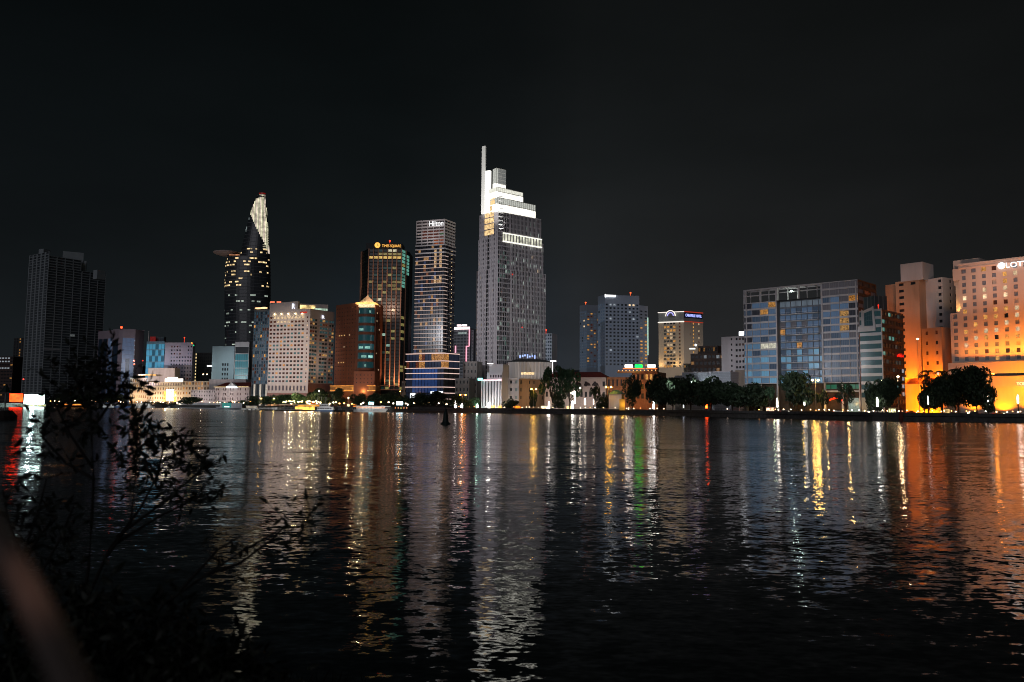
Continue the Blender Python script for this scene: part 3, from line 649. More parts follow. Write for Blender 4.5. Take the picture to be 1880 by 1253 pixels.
# ---- twin grey-blue towers
T = Thing('tower_block', 'pair of joined grey blue towers with a white roof sign and amber lit windows', 'building', (*pt(1110, 790), GZ))
GBL = surf('blue_grey_cladding', (.31, .35, .41), .6, .1, .15)
GP = glass((.1, .14, .2), 2, (.24, .28, .34), .3)
L, M_, Rr = pt(1064, 845), pt(1077, 838), pt(1101, 842); zt = zz(1077, 560, 838); zb = zz(1077, 676, 838)
wa = lambda p: (lambda i, j: pick((p, lw(.8)), (p * .5, REDC), (1 - p * 1.5, GP)))
T.facade(L, M_, zb, zt - 6, 4, 20, .7, .55, .2, lambda i, j: pick((.94, GP), (.05, DARK), (.02, lww()))); T.facade(M_, Rr, zb, zt - 8, 4, 20, .6, .5, .2, lambda i, j: lw(1) if i < 3 and j == 17 and False else (pick((.5, lw(.55)), (.5, GP)) if i == 0 and j < 14 else pick((.16, lw(.7)), (.1, REDC), (.74, GP))))
T.plain(L, M_, zt - 6, zt); T.plain(M_, Rr, zt - 8, zt); T.plain(L, M_, GZ, zb); T.plain(M_, Rr, GZ, zb)
Bk = back(L, M_, Rr); T.plain(Bk, L, GZ, zt); roofA = ([L, M_, Rr, Bk], zt - .03, ROOF)
o1 = MB(); o1.tube([(*pt(1075, 842), zt), (*pt(1075, 842), zt + 2.5)], .15); o1.lathe((*pt(1075, 842), zt + 2), [(.1, 0), (.9, .5), (.9, 1.2), (.1, 1.7)], 8)
L, M_, Rr, R2 = pt(1097.5, 806), pt(1110.5, 793), pt(1174, 799), pt(1190, 806); zt = zz(1110, 541.5, 793); zt2 = zz(1180, 562, 803)
T.facade(L, M_, zb, zt - 8, 3, 19, .7, .6, .2, lambda i, j: pick((.95, GP), (.05, DARK)))
def bw(i, j):
    if i in (3, 4) and j > 10: return glass((.015, .03, .04), 1) 
    if i == 8 and j > 10: return glass((.015, .03, .04), 1)
    if i in (6, 7) and j == 17: return lww(1)
    return pick((.9, DARK), (.04, lc(.4)), (.03, GP))
T.facade(M_, Rr, zb, zt - 8, 9, 18, .55, .5, .25, bw)
T.facade(Rr, R2, zb, zt2 - 4, 2, 17, .5, .42, .2, lambda i, j: pick((.55, lw(.8)), (.15, lw(.4)), (.3, GP)) if j < 14 else DARK)
T.plain(L, M_, zt - 8, zt); T.plain(M_, Rr, zt - 8, zt); T.plain(Rr, R2, zt2 - 4, zt2)
for a, b_ in ((L, M_), (M_, Rr), (Rr, R2)): T.plain(a, b_, GZ, zb)
Bk = back(L, M_, Rr); T.plain(Rr, off(M_, Rr, -20, Rr), zt2, zt); T.plain(R2, off(Rr, R2, -20, R2), GZ, zt2); T.plain(Bk, L, GZ, zt)
T.finish([GBL], [roofA, ([L, M_, Rr, Bk], zt - .03, ROOF), ([Rr, R2, off(Rr, R2, -20, R2), off(M_, Rr, -20, Rr)], zt2 - .03, ROOF)])
o_ = MB(); T.band(o_, lerp(M_, Rr, .0), lerp(M_, Rr, .02), zz(1110, 546, 793), zz(1110, 540.5, 793), .6); T.band(o_, lerp(M_, Rr, .02), lerp(M_, Rr, .31), zz(1112, 545, 793), zz(1112, 541.8, 793), .8, back=-.1); T.part('roof_sign', o_, lit('ffffff', 3.5, nee=True, name='sign_light'))
o_ = MB(); T.band(o_, lerp(Rr, R2, .94), R2, zz(1189, 652, 803), zz(1189, 583, 803), .5); T.part('light_strip', o_, lit('d6ffe8', .9, .3, name='strip_light'))
o_ = o1; o_.tube([(*pt(1158, 805), zt), (*pt(1158, 805), zt + 4)], .15); o_.lathe((*pt(1158, 805), zt + 3), [(.1, 0), (.9, .5), (.9, 1.2), (.1, 1.7)], 8); T.part('warning_light', o_, lit('ff6030', 2, name='red_lamp'))
fill_wash(M_, Rr, 60, .34, (.75, .85, 1), 120, n=1, zs=60, ang=75); fill_wash(L, M_, 60, .4, (.65, .82, 1), 120, n=1, zs=60, ang=60)

# ---- brick block with rooftop signs
T = Thing('brick_building', 'orange lit brick block carrying two white signs and one green sign on its roof', 'building', (*pt(1180, 575), GZ))
BRK = surf('brown_brick', (.3, .15, .08), .85, .3, .5, streak=False)
a, b_, c, d, z1 = pbox(T, 1160, 578, 1207, 568, 18, 684, front=(6, 4, .6, .55, .3, lambda i, j: lw(.9) if j == 3 and i in (3, 4) else (DARK if j > 0 else None)))
a2, b2_, _, _, z2 = pbox(T, 1114, 590, 1160, 584, 14, 693, front=(6, 3, .4, .6, .4, lambda i, j: DARK if j > 0 else None))
T.finish([BRK])
o_ = MB(); T.band(o_, lerp(a, b_, -.55), b_, z1 - .4, z1 + .9, 1.2, ext=.3); T.part('roof_terrace', o_, BRK)
for k in range(11):
    o_ = MB(); p = off(a, b_, 1.0, lerp(a, b_, -.5 + k * .145)); o_.lathe((*p, z1 + .9), [(.05, 0), (.3, .2), (.3, .5), (.05, .7)], 6)
    T.part('terrace_light', o_, lit('ffb060', 3, nee=True, name='warm_lamp'))
for px, col, st in ((1154, 'fff6ec', 12), (1172.5, '08ff40', 6), (1196, 'fff6ec', 14)):
    o_ = MB(); p = pt(px, 572); p0 = (p[0] - 2.6, p[1]); p1 = (p[0] + 2.6, p[1]); T.band(o_, p0, p1, zz(px, 675, 572), zz(px, 670, 572), .5)
    T.part('rooftop_sign', o_, lit(col, st, .3, nee=True, name='sign_light'))
    o_ = MB(); T.band(o_, (p[0] - 4, p[1]), (p[0] + 4, p[1]), zz(px, 678, 572), zz(px, 676.5, 572), .8); T.part('neon_strip', o_, lit('ff7038', 2.2, nee=True, name='neon'))
fill_wash(a, b_, 14, .8, (1, .4, .16), 24, n=2, zs=10, ang=110); fill_wash(a2, b2_, 12, .5, (1, .6, .4), 22, n=1, zs=9, ang=100)

# ---- colonial with arches
T = Thing('colonial_house', 'pale colonial house with arched loggia windows and a dark red hipped roof', 'building', (*pt(1085, 592), GZ))
COL = surf('pinkish_stucco', (.5, .43, .41), .8, .12, .4)
a, b_ = pt(1000, 606), pt(1112.5, 590); c, d = off(a, b_, -14, b_), off(a, b_, -14, a); zt = zz(1112, 693, 590)
T.facade(a, b_, GZ, zt - 1.2, 14, 3, .55, .5, .5, lambda i, j: DARK if (i % 2 or j < 2) and j > 0 or i == 13 and j else None); T.plain(a, b_, zt - 1.2, zt); T.plain(b_, c, GZ, zt); T.plain(d, a, GZ, zt)
T.finish([COL])
u = Vector((b_[0] - a[0], b_[1] - a[1], 0)).normalized(); n_ = Vector((u.y, -u.x, 0))
for t in (.555, .70, .83):
    o_ = MB(); ct = Vector((*lerp(a, b_, t), zt - 6.3)) + n_ * .12; pts_ = [tuple(ct + u * (2.6 * math.cos(PI * k / 12)) + Vector((0, 0, 2.6 * math.sin(PI * k / 12)))) for k in range(13)]
    bk = [tuple(Vector(p) - n_ * .1) for p in pts_]; o_.poly(pts_)
    for k in range(12): o_.quad(bk[k], bk[k + 1], pts_[k + 1], pts_[k])
    T.part('arched_window', o_, glass((.03, .02, .02), 0))
o_ = MB(); e0, e1 = .8, 5
def hip(mb, a, b_, depth, z0, h, over=.8, ins=6):
    L_ = math.dist(a, b_); u = ((b_[0] - a[0]) / L_, (b_[1] - a[1]) / L_)
    P = lambda s, d_, z: (a[0] + u[0] * s - -u[1] * 0 + u[1] * d_, a[1] + u[1] * s - u[0] * d_, z)
    q = [P(-over, over, z0), P(L_ + over, over, z0), P(L_ + over, -depth - over, z0), P(-over, -depth - over, z0)]; r0, r1 = P(ins, -depth / 2, z0 + h), P(L_ - ins, -depth / 2, z0 + h)
    mb.poly([q[0], q[1], r1, r0]); mb.poly([q[1], q[2], r1]); mb.poly([q[2], q[3], r0, r1]); mb.poly([q[3], q[0], r0]); mb.poly(q[::-1])
hip(o_, a, b_, 14, zt + .02, 4.2); T.part('roof', o_, surf('red_roof_tiles', (.16, .03, .025), .8, .3, 1))
o_ = MB(); T.band(o_, a, b_, zt - .9, zt, .5); T.band(o_, a, b_, zt - 7.2, zt - 6.8, .25); T.part('cornice', o_, COL)
fill_wash(a, b_, 12, .55, (1, .82, .78), 20, n=3, zs=8, ang=120)

# ---- kiosk
T = Thing('pavilion', 'small white pavilion with a teal hipped roof and a yellow lit side', 'pavilion', (*pt(1130, 552), GZ))
a, b_ = pt(1118, 555), pt(1141, 551); c = off(a, b_, -6, b_); d = off(a, b_, -6, a); zt = zz(1130, 724, 553)
T.plain(a, b_, GZ, zt); T.plain(b_, c, GZ, zt, 1); T.plain(d, a, GZ, zt); T.plain(c, d, GZ, zt); T.finish([WH, surf('yellow_lit_render', (.6, .38, .1), .8)])  # yellow lamp light on the side walls is put into their colour
o_ = MB(); hip(o_, a, b_, 6, zt + .02, 3, .7, 3); T.part('roof', o_, surf('teal_roof', (.06, .14, .15), .6))
o_ = MB(); q0, q1 = pt(1137, 548), pt(1147, 547); o_.prism([q0, q1, off(q0, q1, -1, q1), off(q0, q1, -1, q0)], GZ, zz(1141, 733, 548)); T.part('side_wall', o_, surf('yellow_lit_render', (.6, .38, .1), .8))
lamp((*pt(1143, 545), GZ + 4), 500, (1, .6, .1)); lamp((*pt(1128, 547), GZ + 6), 260, (1, .85, .7))
# =================================================================== central towers
def warnlight(T, p, h=3, col='ff4020', st=2.5, r=.8):
    o_ = MB(); o_.tube([p, (p[0], p[1], p[2] + h)], .12); o_.lathe((p[0], p[1], p[2] + h - .2), [(.1, 0), (r, r * .6), (r, r * 1.4), (.1, r * 2)], 8); T.part('warning_light', o_, lit(col, st, name='red_lamp'))
# ---- tallest tower, stepped crown with a white pylon
T = Thing('skyscraper', 'tallest grey finned tower with a glowing white stepped crown and tall white pylon', 'skyscraper', (*pt(912, 660), GZ))
FIN = surf('stone_fin', (.44, .41, .43), .65, .1, .1); FINB = glass((.035, .045, .055), 0)
CB = lit('f6f2e4', 1.8, .35, nee=True, name='floodlit_glow', sc_=.16); CBS = lit('e4e6dc', .62, .25, name='floodlit_glow')  # floodlight on the crown walls is put in as emission
TL = [(873.2, 679), (912, 660), (1001.5, 692)]; P_ = [pt(a, b) for a, b in TL]
ctr = back(*P_); cen = lerp(P_[0], P_[2], .5)
def inset(pl, f0, f1):
    """shrinks the plan: f0 at the left edge, f1 at the right edge"""
    L, M, Rr = pl; return (lerp(M, L, 1 - f0), M, lerp(M, Rr, 1 - f1))
Z = lambda py: zz(912, py, 660)
lv = [(GZ, Z(492), P_), (Z(492), Z(434), inset(P_, .07, .06)), (Z(434), Z(388), inset(P_, .1, .11))]
def officewin(i, j, z):
    return pick((.88, DARK), (.07, lit('bfe0d0', .2, .6)), (.035, lit('dff0e4', .5, .6)), (.015, lww(.6)))
fins = MB()
for k, (z0, z1, pl) in enumerate(lv):
    L, M, Rr = pl; nz = max(4, round((z1 - z0) / 4.1)); special = [19, 20] if k == 0 else []
    rowk = {}
    def fn(i, j, k=k, nz=nz):
        t = j / nz
        if k == 0 and j == int(nz * .63): return pick((.55, lit('cfe6da', .34, .6)), (.45, DARK))
        if k == 0 and j == int(nz * .27): return pick((.4, lit('cfe6da', .26, .6)), (.6, DARK))
        if k == 0 and j == int(nz * .13): return pick((.25, lww(.6)), (.75, DARK))
        if k == 1 and j in (int(nz * .25), int(nz * .8)): return pick((.45, lit('dff0e4', .4, .6)), (.55, DARK))
        return officewin(i, j, 0)
    T.facade(lerp(M, Rr, .27), Rr, z0, z1, 16, nz, .9, .7, .4, fn)
    T.facade(M, lerp(M, Rr, .25), z0, z1, 5, nz, .94, .78, 1.2, lambda i, j: pick((.86, DARK), (.1, lit('9fd8c4', .12, .6)), (.04, lit('cfe6da', .4, .5))))
    T.plain(lerp(M, Rr, .25), lerp(M, Rr, .27), z0, z1)
    T.facade(L, lerp(L, M, .44), z0, z1, 6, nz, .35, .5, .3, lambda i, j: pick((.75, glass((.16, .15, .17))), (.2, FINB), (.05, lww(.35)))); T.facade(lerp(L, M, .56), M, z0, z1, 6, nz, .35, .5, .3, lambda i, j: pick((.75, glass((.16, .15, .17))), (.2, FINB), (.05, lww(.35))))
    T.facade(lerp(L, M, .44), lerp(L, M, .56), z0, z1, 1, nz, .8, .8, 1, lambda i, j: DARK if (k > 0 or j > nz * .22) else FINB)
    Bk = back(L, M, Rr); T.plain(Rr, Bk, z0, z1); T.plain(Bk, L, z0, z1)
    for i in range(24): T.band(fins, lerp(M, Rr, .27 + .73 * i / 23.0), lerp(M, Rr, min(1, .27 + .73 * i / 23.0 + .013)), z0, z1, .55)
    for i in range(6): T.band(fins, lerp(M, Rr, .03 + .22 * i / 6.0), lerp(M, Rr, .03 + .22 * i / 6.0 + .006), z0, z1, .3)
    for i in range(9): T.band(fins, lerp(L, M, i / 9.0), lerp(L, M, i / 9.0 + .025), z0, z1, .35)
    T.wall.poly([(*L, z1), (*M, z1), (*Rr, z1), (*Bk, z1)])
T.finish([FIN])
T.part('fin', fins, FIN, stuff=True)
# belt, lanterns, crown steps: their floodlight is put in as emission
L, M, Rr = lv[2][2]; M2 = lerp(M, Rr, .06)
o_ = MB(); T.band(o_, lerp(M, Rr, .1), Rr, Z(441), Z(428), .9); T.part('lit_belt', o_, lit('f0f0d8', .75, .7, nee=True, name='floodlit_glow', sc_=.25))
o_ = MB(); T.band(o_, lerp(M, Rr, .1), Rr, Z(443), Z(441), 1.4); T.band(o_, lerp(M, Rr, .1), Rr, Z(428), Z(426), 1.2); T.part('belt_edge', o_, lit('fbfaea', 1.3, nee=True, name='floodlit_glow'))
o_ = MB()
for i in range(13): T.band(o_, lerp(M, Rr, .12 + .87 * i / 13), lerp(M, Rr, .12 + .87 * i / 13 + .018), Z(441), Z(428), 1.3)
T.part('pilaster', o_, FIN, stuff=True)
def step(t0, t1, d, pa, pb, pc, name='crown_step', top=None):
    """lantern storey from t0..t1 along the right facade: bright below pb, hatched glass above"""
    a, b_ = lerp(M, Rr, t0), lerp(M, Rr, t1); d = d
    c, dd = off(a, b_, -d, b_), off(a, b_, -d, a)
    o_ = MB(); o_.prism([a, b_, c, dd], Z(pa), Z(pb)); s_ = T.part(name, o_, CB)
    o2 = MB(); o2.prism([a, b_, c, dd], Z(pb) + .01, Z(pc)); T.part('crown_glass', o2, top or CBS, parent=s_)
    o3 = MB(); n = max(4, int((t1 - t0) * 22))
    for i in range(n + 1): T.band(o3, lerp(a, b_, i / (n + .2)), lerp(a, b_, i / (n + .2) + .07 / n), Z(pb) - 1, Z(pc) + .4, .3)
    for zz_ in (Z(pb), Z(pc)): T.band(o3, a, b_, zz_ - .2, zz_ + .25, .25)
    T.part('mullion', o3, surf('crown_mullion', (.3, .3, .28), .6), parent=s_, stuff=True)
step(-.03, .86, 15, 388.5, 374, 363); step(-.05, .56, 11, 363, 352, 344.5, top=lit('f0efe0', 1.0, .2, name='floodlit_glow')); step(-.06, .16, 5, 344.5, 337, 310)
# dark glass of the top lantern
a, b_ = lerp(M, Rr, -.02), lerp(M, Rr, .155); o_ = MB(); T.band(o_, a, b_, Z(338), Z(311), .32, back=-.01); T.part('crown_glass', o_, glass((.16, .17, .17), 7, (.5, .5, .48), .35, rows=4))
WHT = surf('white_pylon', (.8, .8, .78), .6, .06)
La, Lb = pt(884, 671, 330), pt(890.2, 669.5, 330)
o_ = MB(); o_.prism([La, Lb, off(La, Lb, -1.6, Lb), off(La, Lb, -1.6, La)], Z(388), Z(261.5)); T.part('pylon', o_, WHT)
o_ = MB(); e0, e1 = lerp(L, M, .36), lerp(L, M, .76); e0, e1 = pt(888.5, 670, 330), pt(899, 667, 330); o_.prism([e0, e1, off(e0, e1, -2.5, e1), off(e0, e1, -2.5, e0)], Z(388), Z(308.5)); T.part('pylon_base', o_, lit('f4f2e8', 1.6, .1, nee=True, name='floodlit_glow'))
flood_or_fill((*pt(872, 560), 40), (*lerp(La, Lb, .5), Z(308)), 3.6, (1, .98, .92), 18, .4)
GOLD = lit('ffd698', 1.0, .5, nee=True, name='lit_window', sc_=.5)
for i in range(2):
    for j in range(5):
        o_ = MB(); t = .3 + i * .26; z0 = Z(428) + j * 5.1; T.band(o_, lerp(L, M, t), lerp(L, M, t + .22), z0, z0 + 4, .6); T.part('gold_window', o_, GOLD)
for j in range(3):
    o_ = MB(); z0 = Z(374) + j * 4.4; T.band(o_, lerp(L, M, .62), lerp(L, M, .86), z0, z0 + 3.7, 1.0, back=-.3); T.part('gold_window', o_, GOLD)
o_ = MB()
for j in range(9): T.band(o_, lerp(M, Rr, -.005), lerp(M, Rr, .085), Z(420) + j * 3.4, Z(420) + j * 3.4 + .6, 1.4)
T.part('corner_louvre', o_, surf('white_louvre', (.7, .7, .7), .5), stuff=True)
flood_or_fill((*off(M, Rr, 3, lerp(M, Rr, .04)), Z(424)), (*lerp(M, Rr, .04), Z(408)), 4, (1, 1, .95), 90)
for px, py in ((941, 501), (959, 600), (926, 602)): 
    p = W(px, py, 655); o_ = MB(); o_.lathe((p.x - 0, p.y + 12, p.z), [(.1, 0), (.5, .3), (.5, .8), (.1, 1.1)], 8); T.part('warning_light', o_, lit('ff3018', 1.2, name='red_lamp'))
fill_wash(P_[0], P_[1], 90, 1.1, (.95, .95, 1), 130, n=1, zs=70, ang=80); fill_wash(P_[1], P_[2], 90, .55, (.93, .97, 1), 130, n=1, zs=75, ang=80)
# entrance sign glow, lower right
for k in range(7):
    o_ = MB(); T.band(o_, lerp(P_[1], P_[2], .45 + .05 * k), lerp(P_[1], P_[2], .47 + .05 * k), Z(655) + (k % 3) * .8, Z(650) + (k * 5 % 4) * .4, .8); T.part('neon_letter', o_, lit('a8c0ff', 1.3, name='neon'))

T = Thing('office_tower', 'slim grey tower half hidden behind the right edge of the tallest tower', 'tower', (*pt(1006, 760), GZ))
pbox(T, 996, 764, 1013, 760, 14, 613, front=(4, 22, .6, .5, .2, lambda i, j: pick((.85, FINB), (.15, glass((.2, .2, .22)))))); T.finish([FIN]); warnlight(T, (*pt(1002, 764), zz(1002, 613, 764)))

# ---- pleated building and small blocks at its foot
T = Thing('pavilion', 'low pleated drum with a dark flat roof at the foot of the tallest tower', 'pavilion', (*pt(970, 648), GZ))
L, Rr = pt(936, 640), pt(1012, 636); c_ = lerp(L, Rr, .5); rad = math.dist(L, Rr) / 2; c_ = (c_[0], c_[1] + 8); zt = zz(970, 664, 632)
n = 72; ring = lambda r, z, pl=0: [(c_[0] + (r + pl * (k % 2)) * math.cos(2 * PI * k / n), c_[1] + (r * .55 + pl * (k % 2)) * math.sin(2 * PI * k / n), z) for k in range(n)]
o_ = MB(); o_.rings([ring(rad, GZ, 1.3), ring(rad, zt, 1.3)]); T.part('wall', o_, surf('pleated_stone', (.5, .46, .44), .7, .1))
o_ = MB(); o_.rings([ring(rad + 1.2, zt), ring(rad + 1.2, zt + .5), ring(rad * .72, zt + 2.3)]); T.part('roof', o_, ROOF)
for k in range(5):
    o_ = MB(); p0, p1 = pt(957 + k * 5, 620), pt(961 + k * 5, 620); T.band(o_, p0, p1, zz(960, 687, 620), zz(960, 683.5, 620), .3, back=12); T.part('lit_opening', o_, lit('ffd9a0', 1.1, .5))
fill_wash(pt(945, 635), pt(1005, 632), zt - 4, .75, (1, .95, .92), 11, n=2, zs=27, ang=130)
o_ = MB(); p0, p1 = pt(1010, 632), pt(1021, 632); o_.obox(p0, (1, 0), 0, p1[0] - p0[0], 0, 1, zz(1015, 664.5, 632), zz(1015, 662.5, 632)); o_.tube([(p0[0] + 2, p0[1], GZ), (p0[0] + 2, p0[1], zz(1015, 664, 632))], .2)
single('light_board', o_, lit('fff8f0', 2.5, nee=True, name='sign_light'), 'thin bright white light board beside the dark roofed pleated drum', 'sign')

T = Thing('corner_house', 'four storey corner house with one whitish and one tan facade', 'building', (*pt(952, 606), GZ))
L, M, Rr = pt(924, 612), pt(953, 604), pt(1000, 622); zt = zz(953, 694.5, 604); TANW = surf('tan_render', (.42, .28, .17), .85, .25, .3)
T.facade(L, M, GZ, zt, 3, 4, .4, .4, .3, lambda i, j: (DARK if i == 0 else (DARK if i == 1 else glass((.2, .3, .3), 2))) if j > 0 else None)
T.facade(M, Rr, GZ, zt, 6, 4, .3, .45, .3, lambda i, j: DARK if i in (0, 2, 3, 5) and j > 0 else None, 1); T.plain(Rr, back(L, M, Rr), GZ, zt, 1); T.plain(back(L, M, Rr), L, GZ, zt)
T.finish([surf('greyish_render', (.48, .45, .44), .8, .15), TANW], [([L, M, Rr, back(L, M, Rr)], zt - .02, ROOF)])
o_ = MB(); T.band(o_, L, M, zt - .6, zt + .1, .5); T.band(o_, M, Rr, zt - .6, zt + .1, .5); T.part('cornice', o_, WH)
fill_wash(L, M, 14, .6, (1, .9, .86), 22, n=1, zs=10, ang=110); fill_wash(M, Rr, 13, .5, (1, .62, .32), 22, n=2, zs=10, ang=110)

T = Thing('office_building', 'white office building with tall vertical ribs and a pale box on top', 'building', (*pt(900, 606), GZ))
L, M = pt(884, 608), pt(921, 600); z1 = zz(900, 698, 604); bk = off(L, M, -14, M)
T.facade(L, M, GZ + 1, z1, 7, 1, .38, .92, .8, lambda i, j: DARK)
T.plain(L, M, GZ, GZ + 1); T.plain(M, bk, GZ, z1); T.plain(off(L, M, -14, L), L, GZ, z1); T.wall.poly([(*L, z1), (*M, z1), (*bk, z1), (*off(L, M, -14, L), z1)])
a, b_ = off(L, M, -1, pt(893, 607)), off(L, M, -1, M); z2 = zz(900, 684, 604); T.facade(a, b_, z1, z2, 6, 1, .5, .35, .3, lambda i, j: DARK if i > 0 else None); T.plain(b_, off(a, b_, -10, b_), z1, z2); T.plain(off(a, b_, -10, a), a, z1, z2)
T.wall.poly([(*a, z2), (*b_, z2), (*off(a, b_, -10, b_), z2), (*off(a, b_, -10, a), z2)])
a, b_ = off(L, M, -2, pt(896, 606)), off(L, M, -2, M); z3 = zz(900, 669, 604); T.plain(a, b_, z2, z3); T.plain(b_, off(a, b_, -9, b_), z2, z3); T.plain(off(a, b_, -9, a), a, z2, z3); T.wall.poly([(*a, z3), (*b_, z3), (*off(a, b_, -9, b_), z3), (*off(a, b_, -9, a), z3)])
T.finish([surf('bright_white_render', (.68, .68, .72), .7, .08)])
o_ = MB(); T.band(o_, lerp(L, M, .12), M, z1 - .5, z1 + .3, .5); T.part('neon_strip', o_, lit('ffd0d4', 2.5, .5, nee=True, name='neon', sc_=.25))
o_ = MB(); T.band(o_, off(L, M, 0, pt(878, 606)), off(L, M, 0, pt(886, 605)), zz(882, 699, 605), zz(882, 694.5, 605), .8); T.part('teal_sign', o_, lit('90fff0', 3, nee=True, name='sign_light'))
o_ = MB(); p0, p1 = off(L, M, -1.2, pt(893, 606)), off(L, M, -1.2, pt(904, 605)); T.band(o_, p0, p1, z3 + .3, z3 + .8, .4); T.part('light_strip', o_, lit('fff6f0', 2.5, nee=True, name='strip_light'))
fill_wash(L, M, 22, .75, (.95, .95, 1), 30, n=1, zs=14, ang=110); fill_wash(L, M, 12, .35, (1, .9, .85), 12, n=2, zs=5, ang=110)
T = Thing('low_building', 'dim low brownish block between the podium tower and the tallest tower', 'building', (*pt(860, 650), GZ))
pbox(T, 850, 652, 876, 648, 12, 664, front=(4, 7, .35, .4, .3, DK)); pbox(T, 836, 640, 862, 636, 12, 695, front=(4, 4, .35, .4, .3, DK)); T.finish([surf('dull_render', (.2, .18, .17), .85, .25)])

# ---- pink neon tower
T = Thing('office_tower', 'distant grey tower outlined with pink and white neon lines', 'tower', (*pt(848, 900), GZ))
L, Rr = pt(829, 905), pt(862, 898)
a, b_, c, d, z1 = pbox(T, 826, 906, 862, 899, 22, 603, front=(6, 26, .8, .6, .2, lambda i, j: pick((.8, glass((.06, .07, .08))), (.2, glass((.1, .1, .11))))))
pbox(T, 862.2, 903, 868.5, 902, 18, 606, front=(2, 24, .5, .5, .2, lambda i, j: FINB)); T.finish([surf('grey_cladding', (.25, .25, .28), .7)])
PNK = lit('ff9fb4', 1.5, name='neon'); WN_ = lit('ffe4e4', 2.2, nee=True, name='neon')
zy = lambda py: zz(850, py, 900); tt = lambda px: lerp(a, b_, onw(px, a, b_))
o_ = MB(); T.band(o_, tt(833), tt(861.5), zy(605), zy(600.5), .8); T.band(o_, tt(838), tt(845), zy(599), zy(596), .8, back=2); T.band(o_, tt(847.5), tt(855), zy(599), zy(596), .8, back=2); T.band(o_, tt(863), tt(868), zy(608.5), zy(605.5), .8); T.part('white_neon', o_, WN_)
o_ = MB(); T.band(o_, tt(860.2), tt(861.8), zy(636), zy(605), 1); T.band(o_, tt(855), tt(860.2), zy(637), zy(635.5), 1); T.band(o_, tt(855), tt(856.6), zy(668), zy(637), 1); T.band(o_, tt(835), tt(836.6), zy(648), zy(635), 1); T.part('pink_neon', o_, PNK)
o_ = MB(); T.band(o_, tt(840), tt(856), zy(613.5), zy(610), .6); T.part('name_board', o_, lit('b8c8c4', .5, .6)); fill_wash(a, b_, 60, .4, (.9, .95, 1), 120, zs=20, ang=70)

# ---- banded hotel tower
T = Thing('hotel_tower', 'slender hotel tower with thin white floor bands and a lettered crown', 'tower', (*pt(812, 650), GZ))
L, M, Rr = pt(759, 657), pt(812.5, 648), pt(832, 662); zt = zz(812, 402, 648); zc = zz(812, 449, 648); zp = zz(812, 648, 648)
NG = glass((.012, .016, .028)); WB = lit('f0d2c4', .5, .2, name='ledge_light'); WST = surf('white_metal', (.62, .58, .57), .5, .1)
def crw(i, j):
    if i >= 3 and j in (1, 0): return lit('b4521c', .45, .6)
    if i == 4 and j == 3: return lit('4a8a50', .3, .6)
    if 1 <= i and j in (2, 3, 4): return lit('a0452c', .2, .6)
    return glass((.09, .08, .08)) if j > 4 else DARK
T.facade(L, M, zc, zt - .6, 5, 8, .9, .55, 1.2, crw); T.facade(M, Rr, zc, zt - .6, 4, 8, .95, .5, 1.2, lambda i, j: DARK)
T.plain(L, M, zt - .6, zt); T.plain(M, Rr, zt - .6, zt)
nf = 28
def hw(i, j):
    col = i * 3 + j * 5
    if i in (7, 9) and j in (26, 25, 24, 23, 22, 19, 18): return lit('ffcf9a', .5, .8, sc_=.9)
    if i == 6 and j in (14, 13, 10, 9, 8): return pick((.5, lw(.4)), (.5, NG))
    return pick((.06, lit('ffc080', .34, .9, sc_=1.6)), (.05, lit('c87850', .22, .8, sc_=1.6)), (.06, glass((.03, .045, .1), 0, em=.3)), (.8, NG))
T.facade(L, M, zp, zc, 11, nf, .97, .8, .5, hw, 1); T.facade(M, Rr, zp, zc, 4, nf, .97, .78, .5, lambda i, j: NG, 1)
Bk = back(L, M, Rr); T.plain(Rr, Bk, GZ, zt); T.plain(Bk, L, GZ, zt); T.finish([WST, surf('dark_spandrel', (.012, .012, .014), .4)], [([L, M, Rr, Bk], zt - .04, ROOF)])
for j in range(nf + 1):
    o_ = MB(); z = zp + (zc - zp) * j / nf
    if j >= nf - 2: T.band(o_, L, M, z - .6, z + .4, .9, ext=.2); T.band(o_, M, Rr, z - .6, z + .4, .9, ext=.2); T.part('floor_band', o_, WST)
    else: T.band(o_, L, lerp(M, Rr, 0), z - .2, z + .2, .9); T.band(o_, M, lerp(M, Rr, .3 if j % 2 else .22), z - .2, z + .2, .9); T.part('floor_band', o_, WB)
    if j % 2 == 0:
        o2 = MB(); T.band(o2, lerp(M, Rr, .3), Rr, z - .15, z + .15, .5); T.part('side_band', o2, WST)
for j in range(nf - 1):
    o_ = MB(); p = off(M, Rr, .5, lerp(M, Rr, .66)); z = zp + (zc - zp) * (j + .6) / nf; o_.lathe((*p, z), [(.05, 0), (.24, .2), (.24, .5), (.05, .7)], 6); T.part('side_lamp', o_, lit('ffdca8', 1.5, name='warm_lamp'))
lettering(T, 'Hilton', L, M, 784, 810, 416.5, 407, 650, lit('ffffff', 1.1, nee=True, name='sign_light'), out=.9, bold=.0)
flood_or_fill((*off(L, M, 25, lerp(L, M, .5)), zc + 4), (*lerp(L, M, .5), zc + 14), .8, (1, .85, .83), 70)
